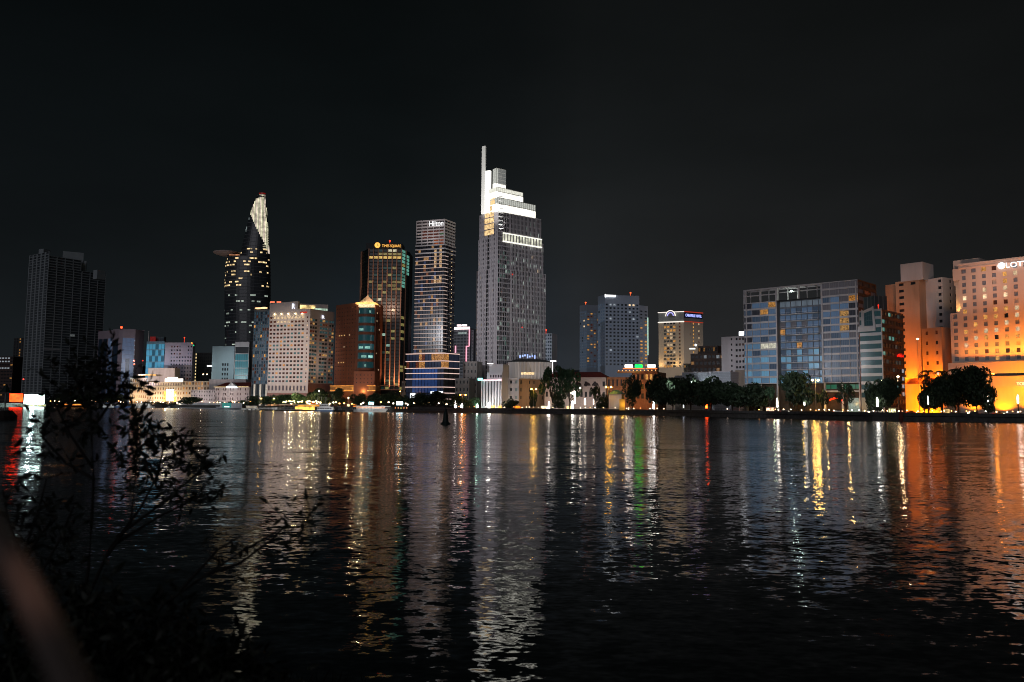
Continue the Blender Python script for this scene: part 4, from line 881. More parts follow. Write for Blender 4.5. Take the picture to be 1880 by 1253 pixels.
# podium
PL, PM, PR = pt(745.5, 653), pt(815, 637), pt(842.5, 648); zps = [zz(815, y, 637) for y in (733, 722, 711, 696, 685.5, 676, 663, 649)]
T.wall = MB(); T.wins = []; BLU = glass((.05, .13, .42), 6, (.04, .08, .25), .11, name='blue_screen'); NV = glass((.02, .03, .06), 4, (.03, .03, .04), .3)
for k in range(7):
    def pw(i, j, k=k):
        if k >= 5: return pick((.3, lit('ffb060', .4, .95, sc_=1.3)), (.2, lit('a85030', .25, .9, sc_=1.3)), (.5, NV))
        if 2 <= i <= 9 and k in (1, 2, 3, 4) : return BLU
        return NV
    T.facade(PL, PM, zps[k], zps[k + 1], 12, 1, .98, .86, .4, pw); T.facade(PM, PR, zps[k], zps[k + 1], 3, 1, .98, .86, .4, lambda i, j, k=k: pick((.4, lit('ffb060', .4, .95, sc_=1.3)), (.6, NV)) if k >= 5 else DARK)
T.plain(PL, PM, GZ, zps[0]); T.plain(PM, PR, GZ, zps[0]); Pk = back(PL, PM, PR); T.plain(PR, Pk, GZ, zps[-1]); T.plain(Pk, PL, GZ, zps[-1])
T.finish([surf('dark_spandrel', (.03, .03, .035), .4)], [([PL, PM, PR, Pk], zps[-1] - .02, ROOF)], wname='podium_window')
for k, z in enumerate(zps):
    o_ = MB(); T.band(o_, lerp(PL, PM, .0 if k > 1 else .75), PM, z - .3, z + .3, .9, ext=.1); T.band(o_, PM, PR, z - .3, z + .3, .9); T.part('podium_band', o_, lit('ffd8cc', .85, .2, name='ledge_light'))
o_ = MB(); T.band(o_, lerp(PL, PM, .14), lerp(PL, PM, .26), zz(760, 731, 645), zz(760, 722, 645), 1.0); T.band(o_, lerp(PL, PM, .68), lerp(PL, PM, .98), zz(800, 723, 640), zz(800, 719, 640), 1.0); T.band(o_, lerp(PL, PM, .94), lerp(PL, PM, .99), zz(800, 733, 640), zz(800, 723, 640), 1.0); T.part('bright_shopfront', o_, lit('f4faff', 2.2, .8, nee=True, sc_=.5))
T = Thing('low_building', 'narrow plastered house wedged beside the banded podium with lights on its roof', 'building', (*pt(740, 660), GZ))
pbox(T, 738, 664, 752, 660, 10, 700, front=(3, 4, .4, .4, .3, DK)); T.finish([surf('sand_wall', (.3, .24, .19), .85)])
# ---- dark green glass tower with lettered crest
T = Thing('office_tower', 'dark green glass tower with brown vertical piers and a gold lettered crest', 'tower', (*pt(700, 700), GZ))
PIER = surf('bronze_pier', (.34, .18, .12), .5, .15, .2); GG = glass((.008, .018, .018), 0); GG2 = glass((.012, .04, .036), 0, em=.5)
L0, L1, R1, R0 = pt(657.8, 716), pt(672, 700), pt(733, 700), pt(748, 716); zt = zz(700, 457, 700); ztop = zz(700, 446, 700); zb = zz(700, 716, 700)
def tw(i, j):
    if j == 37: return lit('ffd070', .65, .5)
    if j == 38 and i > 1: return lit('d8c070', .3, .5)
    if j == 15: return pick((.7, lit('c8f0d8', .5, .6)), (.3, GG))
    if j == 12: return pick((.4, lit('b0e0d0', .4, .6)), (.6, GG))
    if j in (30, 28, 29): return pick((.4, lit('c8b060', .25, .6)), (.6, GG))
    return pick((.8, GG), (.1, GG2), (.05, lit('d8c878', .3, .6)), (.05, lit('f0e8c0', .6, .6)))
T.facade(L1, R1, zb, zt, 7, 40, .97, .72, .35, tw); T.facade(L0, L1, zb, zt, 2, 40, .95, .72, .35, lambda i, j: pick((.93, GG), (.07, lit('e8e8e0', .3, .6))))
def tr(i, j): return lit('8fe8d0', .28, .8, sc_=.15) if j > 28 and (i == 0 or j > 31) and (j + i * 3) % 7 else pick((.85, GG), (.15, lit('d8c878', .3, .6)))
T.facade(R1, R0, zb, zt, 2, 40, .95, .8, .35, tr)
Bk = (R0[0], R0[1] + 22); Bl = (L0[0], L0[1] + 22); T.plain(R0, Bk, GZ, zt); T.plain(Bk, Bl, GZ, zt); T.plain(Bl, L0, GZ, zt)
for a, b_ in ((L0, L1), (L1, R1), (R1, R0)): T.plain(a, b_, GZ, zb)
T.wall.poly([(*L0, zt), (*L1, zt), (*R1, zt), (*R0, zt), (*Bk, zt), (*Bl, zt)])
T.finish([surf('green_black_metal', (.006, .008, .008), .5)])
a, b_ = off(L1, R1, -2, L1), off(L1, R1, -2, R1); o_ = MB(); o_.prism([(a[0] - 3, a[1]), b_, off(L1, R1, -18, R1), off(L1, R1, -18, L1)], zt, ztop); T.part('crest', o_, surf('green_black_metal', (.015, .02, .02), .4))
for k in range(8):
    o_ = MB(); T.band(o_, lerp(L1, R1, k / 7 - .014), lerp(L1, R1, k / 7 + .016), zb, zt, .6); T.part('pier', o_, PIER)
for p, q in ((L0, L1), (R1, R0)):
    o_ = MB(); T.band(o_, lerp(p, q, .0 if p == L0 else .48), lerp(p, q, .14 if p == L0 else .55), zb, zt, .6); T.part('pier', o_, PIER)
GLD = lit('ffb850', 1.4, nee=True, name='gold_light')
lettering(T, 'TIMES SQUARE', a, b_, 696, 731, 455, 449.5, 702, GLD, out=.6, bold=.0)
o_ = MB(); cpt = Vector((*off(a, b_, .8, lerp(a, b_, onw(688, a, b_))), zz(688, 450.5, 701))); r_ = 2.5
o_.rings([[(cpt.x + r_ * s * math.cos(k * PI / 10), cpt.y - d, cpt.z + r_ * s * math.sin(k * PI / 10)) for k in range(20)] for s, d in ((1, 0), (1, .4), (.85, .5))]); em_ = T.part('clock_emblem', o_, GLD)
o_ = MB(); o_.obox((cpt.x - .15, cpt.y - .5), (1, 0), 0, .3, 0, .12, cpt.z - .4, cpt.z + 1.4); o_.obox((cpt.x, cpt.y - .52), (1, 0), 0, 1, 0, .12, cpt.z - .4, cpt.z - .1); T.part('clock_hand', o_, surf('dark_bronze', (.08, .05, .02)), parent=em_)
warnlight(T, (*lerp(a, b_, .62), ztop), 1.5)
for t in (.1, .4, .7, .95): flood_or_fill((*off(L1, R1, 5, lerp(L1, R1, t)), zb - 4), (*lerp(L1, R1, t), zb + 45), 2.4, (1, .5, .25), 60)
flood_or_fill((*off(L1, R1, 45, lerp(L1, R1, .5)), 95), (*lerp(L1, R1, .5), 105), 1.3, (1, .62, .45), 75)
o_ = MB(); q0, q1 = pt(697, 694), pt(735, 694); T.band(o_, q0, q1, zz(715, 709, 694), zz(715, 708, 694), .5); T.band(o_, q0, q1, zz(715, 716.5, 694), zz(715, 715.5, 694), .5); T.part('terrace_strip', o_, lit('a06040', .35, name='strip_light'))

# ---- red brown block with pyramid
T = Thing('office_block', 'red brown office block with a curved glass bay under a glowing pyramid roof', 'building', (*pt(670, 665), GZ))
RB = surf('red_granite', (.2, .075, .045), .6, .2, .25); L, Ma, Mb, Rr = pt(614, 698), pt(652, 678), pt(688, 676), pt(697, 690); zt = zz(652, 556, 678); zl = zz(652, 712, 678)
T.facade(L, Ma, zl, zt - 2, 8, 21, .3, .3, .2, lambda i, j: lit('ffd080', 1.0, .4) if j in (6, 13) and 1 <= i <= 3 else (lww(1) if (i, j) in ((5, 13), (3, 10)) else DARK if i != 6 or j % 2 else lit('3a1a10', .2)))
T.plain(L, Ma, zt - 2, zt); T.plain(L, Ma, GZ, zl); T.plain(Ma, Mb, GZ, zt); T.facade(Mb, Rr, zl, zt, 2, 21, .3, .3, .2, lambda i, j: pick((.9, DARK), (.1, lww(.9)))); T.plain(Mb, Rr, GZ, zl)
Bk = (Rr[0], Rr[1] + 18); Bl = (L[0], L[1] + 18); T.plain(Rr, Bk, GZ, zt); T.plain(Bk, Bl, GZ, zt); T.plain(Bl, L, GZ, zt); T.finish([RB], [([L, Ma, Mb, Rr, Bk, Bl], zt - .02, ROOF)])
cx, cy = lerp(pt(654, 676), pt(687, 675), .5); rx_ = math.dist(pt(656, 676), pt(685, 675)) / 2
arc = lambda z, f=1.0: [(cx + rx_ * f * math.cos(PI + PI * k / 14), cy + 1 + 5.5 * f * math.sin(PI + PI * k / 14), z) for k in range(15)]
zg0, zg1 = zz(670, 679, 670), zz(670, 563, 670); zg = [zg0 + (zg1 - zg0) * k / 7 for k in range(8)]
GT = [glass((.01, .05, .06), 8, (.01, .02, .02), .5 + .2 * k) for k in range(3)]
for k in range(7):
    o_ = MB(); A0, A1 = arc(zg[k] + 1.6), arc(zg[k + 1] - .8)
    for i in range(14): o_.quad(A0[i], A0[i + 1], A1[i + 1], A1[i])
    T.part('bay_window', o_, GT[k % 3])
    o_ = MB(); A0, A1 = arc(zg[k] - .8, 1.05), arc(zg[k] + 1.6, 1.05)
    for i in range(14): o_.quad(A0[i], A0[i + 1], A1[i + 1], A1[i])
    o_.poly(A1[::-1]); T.part('bay_spandrel', o_, RB)
for t, k, st in ((.3, 2, .8), (.55, 2, .9), (.3, 4, .7), (.45, 1, .6), (.7, 1, 1.2), (.6, 0, .5), (.2, 6, .5), (.75, 6, .6)):
    o_ = MB(); i = int(t * 13); A0, A1 = arc(zg[k] + 2.6, 1.01), arc(zg[k] + 4.6, 1.01)
    for q in range(i, min(14, i + (3 if k in (1, 2, 4) else 1))): o_.quad(A0[q], A0[q + 1], A1[q + 1], A1[q])
    T.part('lit_bay_pane', o_, lit('b8fff0', .6 * st, .4))
o_ = MB(); q0, q1 = pt(650, 668), pt(688, 667); 
lb_ = MB(); lb_.prism([q0, q1, off(q0, q1, -7, q1), off(q0, q1, -7, q0)], GZ, zz(670, 682, 668)); T.part('lower_block', lb_, surf('light_red_granite', (.3, .12, .075), .7, .2))
for (i, j) in [(a_, b__) for a_ in range(5) for b__ in range(3)]:
    o_ = MB(); T.band(o_, lerp(q0, q1, .12 + .18 * i), lerp(q0, q1, .16 + .18 * i), zz(670, 704 - 7 * j, 668), zz(670, 702 - 7 * j, 668), .12); T.part('small_window', o_, DARK)
pc = (cx, cy + 4); hb = 8.8; zpb, zpt_ = zz(668, 558, 676), zz(668, 541, 676)
o_ = MB(); sq = lambda h, z: [(pc[0] - h, pc[1] - h, z), (pc[0] + h, pc[1] - h, z), (pc[0] + h, pc[1] + h, z), (pc[0] - h, pc[1] + h, z)]
o_.rings([sq(6.4, zpb + .8), sq(1.0, zpt_ - 1.5), sq(.2, zpt_)]); pyr = T.part('pyramid_roof', o_, surf('gilded_roof', (.6, .47, .3), .6, .1))
o_ = MB(); o_.rings([sq(8.8, zpb - .6), sq(8.8, zpb + .2), sq(6.6, zpb + .9)]); T.part('eaves', o_, lit('ffb860', 1.7, .4, nee=True, name='warm_cove', sc_=.4))
o_ = MB(); o_.rings([sq(6.6, zpb - 3), sq(6.6, zpb - .6)]); T.part('lantern', o_, lit('ffe0a8', 1.2, .5, name='warm_cove'))
lamp((pc[0], pc[1] - 10, zpb + 2), 1600, (1, .75, .45)); lamp((pc[0] - 9, pc[1] - 3, zpb + 2), 900, (1, .75, .45))
o_ = MB(); c0, c1, c2 = pt(608, 690), pt(690, 664), pt(698, 672); T.band(o_, c0, c1, zz(660, 718, 670), zz(660, 709, 670), .4); T.band(o_, c1, c2, zz(660, 718, 670), zz(660, 709, 670), .4); T.part('canopy', o_, surf('gold_canopy', (.45, .25, .1), .6, .3, 1))
o_ = MB(); T.band(o_, c0, c1, zz(660, 709, 670), zz(660, 707.8, 670), 1.2); T.band(o_, c0, c1, zz(660, 718.5, 670), zz(660, 716.5, 670), .9); T.part('canopy_light', o_, lit('ffa850', .9, .5, nee=True, name='warm_cove', sc_=.3))
for t in (.2, .5, .8): lamp((*off(c0, c1, 4, lerp(c0, c1, t)), zz(660, 719, 670)), 1200, (1, .6, .2))
for px in (626, 636, 694): p = lerp(L, Ma, onw(px, L, Ma)) if px < 650 else pt(694, 676); q = off(L, Ma, 1.2, p); flood_or_fill((*q, zl + .5), (*off(L, Ma, 0, p), zl + 10), 1.6, (1, .65, .25), 40)
for px in (): p = pt(px, 668); flood_or_fill((*p, zg0 + 2), (*pt(px, 676), zg0 + 28), .5, (1, .55, .25), 40)
flood_or_fill((*pt(640, 610), 20), (*pt(650, 680), 45), .35, (1, .6, .4), 60); flood_or_fill((*pt(668, 655), GZ + 5), (*pt(668, 668), GZ + 18), .5, (1, .5, .3), 90)
# =================================================================== left side buildings
# ---- lit cream hotel block with letter R
T = Thing('hotel', 'pinkish hotel slab with a letter R on its parapet and warm eaves lights', 'hotel', (*pt(566, 697), GZ))
LAV = surf('warm_grey_render', (.53, .47, .44), .75, .1, .1)
L, M, Rr = pt(491.5, 708), pt(566.5, 697), pt(611, 722); zt = zz(566, 567, 697); zr = zz(566, 579, 697); zb = zz(566, 704, 697); zl = zz(566, 722, 697)
TQ = glass((.03, .09, .1), 2, (.05, .06, .06), .5); BRW = lit('7a3a1e', .3, .5)
def rw(i, j):
    if j >= 15: return pick((.6, lww(.8)), (.4, BRW))
    if j in (12, 13) and i < 6: return pick((.7, REDC), (.3, DARK))
    return pick((.3, BRW), (.25, REDC), (.25, TQ), (.12, DARK), (.08, lw(.8)))
T.facade(L, lerp(L, M, .87), zb, zr, 10, 17, .66, .5, .3, rw); T.facade(lerp(L, M, .87), M, zb, zr, 1, 17, .25, .4, .3, lambda i, j: pick((.6, REDC), (.4, lww(.8))))
T.plain(L, M, zr, zt); T.facade(L, lerp(L, M, .96), zl, zb, 11, 1, .5, .5, .5, lambda i, j: glass((.1, .09, .11))); T.plain(lerp(L, M, .96), M, zl, zb); T.plain(L, M, GZ, zl, 1)
cols = [0, .28, .35, .42, .7, .76, .84, .99]
for t0, t1, n_, f_ in ((0, .3, 3, .9), (.4, .74, 3, .92), (.8, 1, 2, .94)):
    T.facade(lerp(M, Rr, t0), lerp(M, Rr, t1), zb, zr - 2, n_, 17, f_, .55, .4, lambda i, j: pick((.4, TQ), (.13, lit('ffc070', .4, .8, sc_=1.2)), (.17, BRW), (.3, glass((.03, .05, .05)))))
for t0, t1 in ((.3, .4), (.74, .8)): T.plain(lerp(M, Rr, t0), lerp(M, Rr, t1), zb, zr - 2)
T.plain(M, Rr, zr - 2, zt); T.plain(M, Rr, GZ, zb, 1)
Bk = back(L, M, Rr); T.plain(Rr, Bk, GZ, zt); T.plain(Bk, L, GZ, zt)
T.finish([LAV, surf('pink_granite', (.34, .19, .16), .7, .2)], [([L, M, Rr, Bk], zt - .03, ROOF)])
o_ = MB(); q0, q1 = off(L, M, .4, L), off(L, M, .4, lerp(L, M, .70)); za, zb2 = zz(495, 558, 707), zz(543, 553, 700)
o_.poly([(*q0, zr + 3), (*q1, zr + 3), (*q1, zb2), (*q0, za)]); k0, k1 = off(L, M, -3, q0), off(L, M, -3, q1); o_.poly([(*k1, zr + 3), (*k0, zr + 3), (*k0, za), (*k1, zb2)])
o_.quad((*q1, zr + 3), (*k1, zr + 3), (*k1, zb2), (*q1, zb2)); o_.quad((*k0, zr + 3), (*q0, zr + 3), (*q0, za), (*k0, za)); o_.quad((*q0, za), (*q1, zb2), (*k1, zb2), (*k0, za)); T.part('parapet', o_, LAV)
RSG = lit('e8ecff', 1.5, nee=True, name='sign_light')
lettering(T, 'R', L, M, 533, 538.5, 567.5, 558, 702, RSG, out=.9, bold=.01); lettering(T, 'R', M, Rr, 587, 591.5, 585, 579.5, 708, RSG, out=.9, bold=.02)
o_ = MB(); T.band(o_, lerp(L, M, .76), lerp(L, M, .92), zz(555, 575, 698), zz(555, 572.6, 698), .4); T.part('red_neon', o_, lit('d02818', .9, .7, name='red_neon'))
o_ = MB(); q0, q1 = pt(546, 712), pt(599, 718); o_.prism([q0, q1, off(q0, q1, -8, q1), off(q0, q1, -8, q0)], zt - 1, zz(570, 558, 712)); T.part('roof_lounge', o_, LAV)
o_ = MB(); T.band(o_, lerp(q0, q1, .02), lerp(q0, q1, .55), zt + .5, zz(570, 560.5, 712), .3); T.part('lounge_window', o_, lit('ffd890', 1.3, .8, sc_=.25)); o_ = MB(); T.band(o_, lerp(q0, q1, .5), lerp(q0, q1, .98), zt + .5, zt + 2.5, .35); T.part('lounge_window', o_, lit('c8e8d0', .8, .8, sc_=.3))
for k in range(5):
    o_ = MB(); p = off(L, M, .7, lerp(L, M, .13 + .17 * k)); o_.lathe((*p, zr + 1.2), [(.1, 0), (.5, .2), (.5, .7), (.1, .9)], 8); T.part('eaves_lamp', o_, lit('ffe6b0', 9, nee=True, name='warm_lamp'))
    flood_or_fill((*off(L, M, 3.2, lerp(L, M, .13 + .17 * k)), zr + 2), (*lerp(L, M, .13 + .17 * k), zr - 3), 1.0, (1, .78, .42), 120)
fill_wash(L, M, 45, 2.4, (1, .84, .78), 70, n=1, zs=45, ang=80); fill_wash(M, Rr, 45, .7, (1, .8, .7), 17, n=2, zs=40, ang=140); flood_or_fill((*off(M, Rr, 6, lerp(M, Rr, .2)), GZ + 1), (*lerp(M, Rr, .2), GZ + 6), 2, (1, .4, .05), 100)
o_ = MB(); T.band(o_, lerp(M, Rr, .0), lerp(M, Rr, .42), GZ + .5, zz(570, 724, 700), 1.2); T.part('lit_entrance', o_, lit('ff7a10', .75, .5, sc_=.3))
# ---- blue grey glass slab beside it
T = Thing('office_block', 'narrow blue grey glass slab with white columns at its foot', 'building', (*pt(478, 715), GZ))
L, M = pt(462.5, 720), pt(491, 712); zt = zz(478, 566, 715); zb = zz(478, 705, 715); GS = surf('steel_grid', (.12, .15, .18), .5, .1)
T.facade(L, M, zb, zt - 3, 7, 22, .74, .8, .3, lambda i, j: pick((.5, glass((.05, .1, .14), 1, em=.3)), (.3, glass((.03, .06, .09))), (.1, glass((.09, .12, .16), em=.3)), (.07, BRW), (.03, lw(.9))))
T.plain(L, M, zt - 3, zt - 1.4); T.facade(L, M, GZ, zb, 4, 2, .9, .9, .5, lambda i, j: glass((.03, .04, .05))); lf = off(L, M, -22, L); T.plain(lf, L, GZ, zt); T.plain(M, off(L, M, -22, M), GZ, zt); T.plain(off(L, M, -22, M), lf, GZ, zt)
T.finish([GS], [([L, M, off(L, M, -22, M), lf], zt - 1.4, ROOF)])
for t in (.2, .58, .97):
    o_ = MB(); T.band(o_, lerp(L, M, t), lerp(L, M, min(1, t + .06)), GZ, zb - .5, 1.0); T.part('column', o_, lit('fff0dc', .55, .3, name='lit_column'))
o_ = MB(); T.band(o_, lerp(L, M, .1), lerp(L, M, .75), zt - .4, zt + .8, 1.0, back=2); T.part('roof_light', o_, lit('ffc890', 1.8, .6, nee=True, name='warm_cove', sc_=.2))
for px in (496, 508): o_ = MB(); p0 = pt(px - 4, 735); T.band(o_, p0, pt(px + 4, 735), zz(px, 556, 735), zz(px, 554, 735), .5); T.part('red_roof_light', o_, lit('ff7a50', 1.6, name='red_lamp'))
o_ = MB(); o_.prism([pt(491.5, 738), pt(513, 736), pt(513, 748), pt(491.5, 750)], GZ, zz(500, 557, 736)); T.part('rear_core', o_, surf('dark_render', (.09, .08, .075), .85, .3))
fill_wash(L, M, 40, .3, (.7, .85, 1), 60, zs=30, ang=70)

# ---- curved tower with helipad
T = Thing('skyscraper', 'tall curved dark tower with a sail shaped glowing top and a round helipad', 'skyscraper', (*pt(455, 1067), GZ))
Yb = 1045
prof = [(650, 414, 496), (600, 413.5, 496), (560, 413, 496.5), (520, 413.5, 496.5), (490, 415, 496), (474, 417, 495.5)]
prof2 = [(476, 440.5, 495.2), (460, 443.5, 494.2), (440, 448, 493.2), (420, 452.5, 492.2), (400, 458, 490.8), (385, 462, 489.6), (372, 466.5, 488.5), (362, 471.5, 487.8), (357.5, 476, 487.2)]
def ell(py, l, r, n=40, f=1.0, dy=0):
    a, b_ = W(l, py, Yb + 22), W(r, py, Yb + 22); cx_ = (a.x + b_.x) / 2; h = (b_.x - a.x) / 2 * f; 
    return [(cx_ + h * math.cos(PI + 2 * PI * k / n), Yb + 22 + dy + h * .62 * math.sin(PI + 2 * PI * k / n), a.z) for k in range(n)]
o_ = MB(); o_.rings([[(x, y, GZ) for x, y, _ in ell(650, 414, 496)]] + [ell(*p) for p in prof]); DG = glass((.03, .036, .042), 0, rough=.3, name='dark_curtain_wall'); T.part('shaft', o_, DG)
o_ = MB(); o_.rings([ell(*p) for p in prof2]); T.part('upper_shaft', o_, DG)
# floor lines
o_ = MB(); 
def interp(pf, py):
    for a, b_ in zip(pf, pf[1:]):
        if a[0] >= py >= b_[0]:
            t = (a[0] - py) / (a[0] - b_[0]); return a[1] + (b_[1] - a[1]) * t, a[2] + (b_[2] - a[2]) * t
    return pf[0][1:] if py > pf[0][0] else pf[-1][1:]
FL = surf('floor_edge', (.1, .11, .12), .6, .1)
py = 646
while py > 380:
    pf = prof if py > 475 else prof2; l, r = interp(pf, py); A0 = ell(py, l, r, f=1.012); A1 = ell(py - .9, l, r, f=1.012); o_.rings([A0, A1], cap=False); py -= 6.1 if py > 475 else 7.2
T.part('floor_edge', o_, FL, stuff=True)
rnd = random.Random(5)
rows = {484: .75, 478: .5, 490: .7, 508: .45, 515: .35, 521: .45, 527: .92, 545: .35, 556: .25, 572: .12, 578: .1, 594: .3, 600: .28, 612: .15, 622: .2, 634: .25, 502: .3, 460: .3, 466: .35}
LF = 0; LREST = MB()
for py, pr_ in rows.items():
    l, r = interp(prof if py > 470 else prof2, py); A0, A1 = ell(py + 1.3, l, r, n=110, f=1.006), ell(py - 1.3, l, r, n=110, f=1.006); i = 1
    while i < 54:
        n_ = rnd.choice((1, 2, 2, 3, 4))
        if rnd.random() < pr_ * .62:
            mb = MB(); LF += 1
            for q in range(i, min(55, i + n_)): mb.quad(A0[q], A0[q + 1], A1[q + 1], A1[q])
            fm_ = lit('ffdca0' if py < 530 else 'd8e8d8', 1.0 if py < 530 else .45, .9, sc_=.35)
            if LF <= 95: T.part('lit_window', mb, fm_)
            else:
                o0 = len(LREST.v); LREST.v += mb.v; LREST.f += [tuple(x + o0 for x in f) for f in mb.f]; LREST.m += mb.m; LREST.uv += mb.uv
        i += n_ + rnd.choice((0, 1))
T.part('lit_window', LREST, lit('d8e8d8', .45, .9, sc_=.35), stuff=True) if LREST.f else None
# glowing sail: vertical fins of light
for k in range(15):
    t = k / 14; px = 462.7 + t * 31.2
    low = 396 + (px - 462.5) * 2.05 if px < 490 else 455 + (px - 490) * 3
    hi = 358.5 if px > 474.5 else 358.5 + (474.5 - px) * 2.4
    mb = MB(); pys = [low + (hi - low) * q / 8 for q in range(9)]; ok = 0
    for a, b_ in zip(pys, pys[1:]):
        def fp_(px_, py_):
            l, r = interp(prof2, py_); e_ = ell(py_, l, r, n=4); cx_ = (e_[0][0] + e_[2][0]) / 2; h = abs(e_[2][0] - e_[0][0]) / 2
            s_ = max(-1, min(1, (px_ - (l + r) / 2) / ((r - l) / 2))); return (cx_ + s_ * h * 1.02, Yb + 22 - h * .65 * math.sqrt(max(0, 1 - s_ * s_)), W(px_, py_, Yb + 22).z)
        l, r = interp(prof2, a)
        if px > r - .3 or px < l + .2: continue
        mb.quad(fp_(px - .9, a), fp_(px + .9, a), fp_(px + .9, b_), fp_(px - .9, b_)); ok = 1
    if ok: T.part('light_fin', mb, lit(('f4ecc8', 'd8d4b4', 'f4e0cc')[k % 3], (1.0, .7, .85)[k % 3], .5, nee=True, name='led_fin', sc_=.2))
for j in range(11):
    py = 458 - j * 3.2; l, r = interp(prof2, py); A0, A1 = ell(py + .55, l, r, n=60, f=1.02), ell(py - .55, l, r, n=60, f=1.02); mb = MB()
    for q in range(22 + j // 3, 29): mb.quad(A0[q], A0[q + 1], A1[q + 1], A1[q])
    T.part('light_rib', mb, lit('e8e0c0', .6, .4, name='led_fin'))
mb = MB(); A = ell(356.8, 475.5, 487.4, n=24); mb.rings([A, [(x, y, z + 1.4) for x, y, z in A]]); T.part('crown_rim', mb, lit('a01810', .5, .6, name='red_lamp', sc_=.2))
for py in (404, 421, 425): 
    l, r = interp(prof2, py); A0, A1 = ell(py + 3, l, r, n=60, f=1.02), ell(py - 3, l, r, n=60, f=1.02); mb = MB(); mb.quad(A0[4], A0[6], A1[6], A1[4]); T.part('edge_glint', mb, lit('b8c8c8', .4, .5, name='strip_light'))  # reflected glints on the glass edge, painted as emissive patches
c_ = W(416, 464.5, Yb + 18); cx_, cz_ = c_.x, c_.z; rr_ = 24.5 * Yb / F
mb = MB(); mb.rings([[(cx_ + rr_ * f * math.cos(2 * PI * k / 36), Yb + 18 + rr_ * .9 * f * math.sin(2 * PI * k / 36), cz_ + z) for k in range(36)] for f, z in ((.45, -4.2), (.8, -2.4), (1.0, -.4), (1.0, .6), (.97, .9))])
T.part('helipad', mb, surf('helipad_steel', (.34, .27, .25), .7, .1)); mb = MB(); mb.tube([(cx_ + rr_ * .4, Yb + 18, cz_ - 2.5), (cx_ + rr_ * 1.2, Yb + 20, cz_ - 9)], [2.4, 4]); T.part('helipad_bracket', mb, FL)
mb = MB(); p = W(431, 468.5, Yb + 6); mb.obox((p.x - 7, Yb + 6), (1, 0), 0, 14, 0, 1, p.z - .7, p.z + .8); T.part('lit_window', mb, lit('d88850', .5, .8, sc_=.3))
flood_or_fill((cx_ - 5, Yb - 60, 90), (cx_, Yb + 18, cz_), .25, (1, .8, .75), 40)

# ---- lower left blocks
def block(name, label, cat, pa, Ya, pm, Ym, pr, Yr, pyt, mat, front, side, roofm=ROOF, mi=0):
    T = Thing(name, label, cat, (*pt(pm, Ym), GZ)); L, M, Rr = pt(pa, Ya), pt(pm, Ym), pt(pr, Yr); z = zz(pm, pyt, Ym); T.L, T.M, T.R, T.z = L, M, Rr, z
    for (a, b_, fr) in ((L, M, front), (M, Rr, side)):
        if fr: T.facade(a, b_, GZ + fr[5] if len(fr) > 5 else GZ, z - (fr[6] if len(fr) > 6 else 0), *fr[:2], fr[2], fr[3], .3, fr[4]); 
        else: T.plain(a, b_, GZ, z)
        if fr and len(fr) > 6: T.plain(a, b_, z - fr[6], z); T.plain(a, b_, GZ, GZ + fr[5])
    Bk = back(L, M, Rr); T.plain(Rr, Bk, GZ, z); T.plain(Bk, L, GZ, z); T.finish([mat], [([L, M, Rr, Bk], z - .03, roofm)]); return T
PT = surf('pale_teal_render', (.35, .45, .49), .8, .1, .1)
T = block('office_block', 'pale teal block with a small grid of dark square windows on one side', 'building', 388.5, 1004, 429, 1000, 433, 1010, 636, PT, (9, 11, .6, .55, lambda i, j: DARK if i in (4, 5, 6) and 2 <= j < 9 else None, 0, 8), None)
fill_wash(T.L, T.M, 40, .95, (.82, .95, .95), 70, zs=40, ang=70)
T = block('office_block', 'teal glass block with white floor lines beside the pale teal block', 'building', 430, 998, 456, 996, 459, 1004, 628, WF, (1, 6, .94, .9, lambda i, j: glass((.025, .13, .16), 6, (.02, .06, .07), .55) if j < 5 else DARK, 20, 6), None)
fill_wash(T.L, T.M, 60, .5, (.85, .92, 1), 60, zs=60, ang=60)
o_ = MB(); q0, q1 = pt(380, 1003), pt(388, 1003); T.band(o_, q0, q1, zz(385, 673.5, 1003), zz(385, 671, 1003), .5, back=1); T.part('white_light', o_, lit('f4f8f4', 1.8, nee=True, name='strip_light'))
LVW = surf('pale_violet_render', (.42, .38, .45), .8, .08, .1)
T = block('office_block', 'pale violet block with small windows and a dark glass stripe down its middle', 'building', 301, 1016, 352, 1008, 357, 1022, 629, LVW, (10, 16, .52, .45, lambda i, j: (glass((.03, .05, .1), 2) if i in (6, 7) and j < 13 else (None if i in (0, 1) or i in (6, 7) else pick((.4, DARK), (.45, glass((.2, .24, .32), 2)), (.15, REDC)))), 4, 3), None)
fill_wash(T.L, T.M, 40, 1.1, (.95, .88, 1), 80, zs=40, ang=70); warnlight(T, (*pt(336, 1016), T.z), 6)
for px, py, col in ((353, 631, 'ff6a20'), (355.5, 634.5, '20d890'), (352, 630, 'ffd040')): o_ = MB(); p = W(px, py, 1006); o_.lathe(tuple(p), [(.1, -.9), (.9, 0), (.1, .9)], 8); T.part('coloured_light', o_, lit(col, 1.5, name='neon'))
T = block('office_block', 'bright blue glass block with a mast and red roof board', 'building', 267, 1024, 300, 1018, 303, 1026, 627, surf('steel_grid_blue', (.2, .35, .45), .5), (6, 9, .97, .86, lambda i, j: pick((.72, glass((.07, .28, .42), 5, (.05, .16, .24), .62)), (.28, glass((.03, .1, .15), 5, (.02, .05, .08), .5))), 8, 3), None)
fill_wash(T.L, T.M, 40, .8, (.7, .9, 1), 80, zs=40, ang=70)
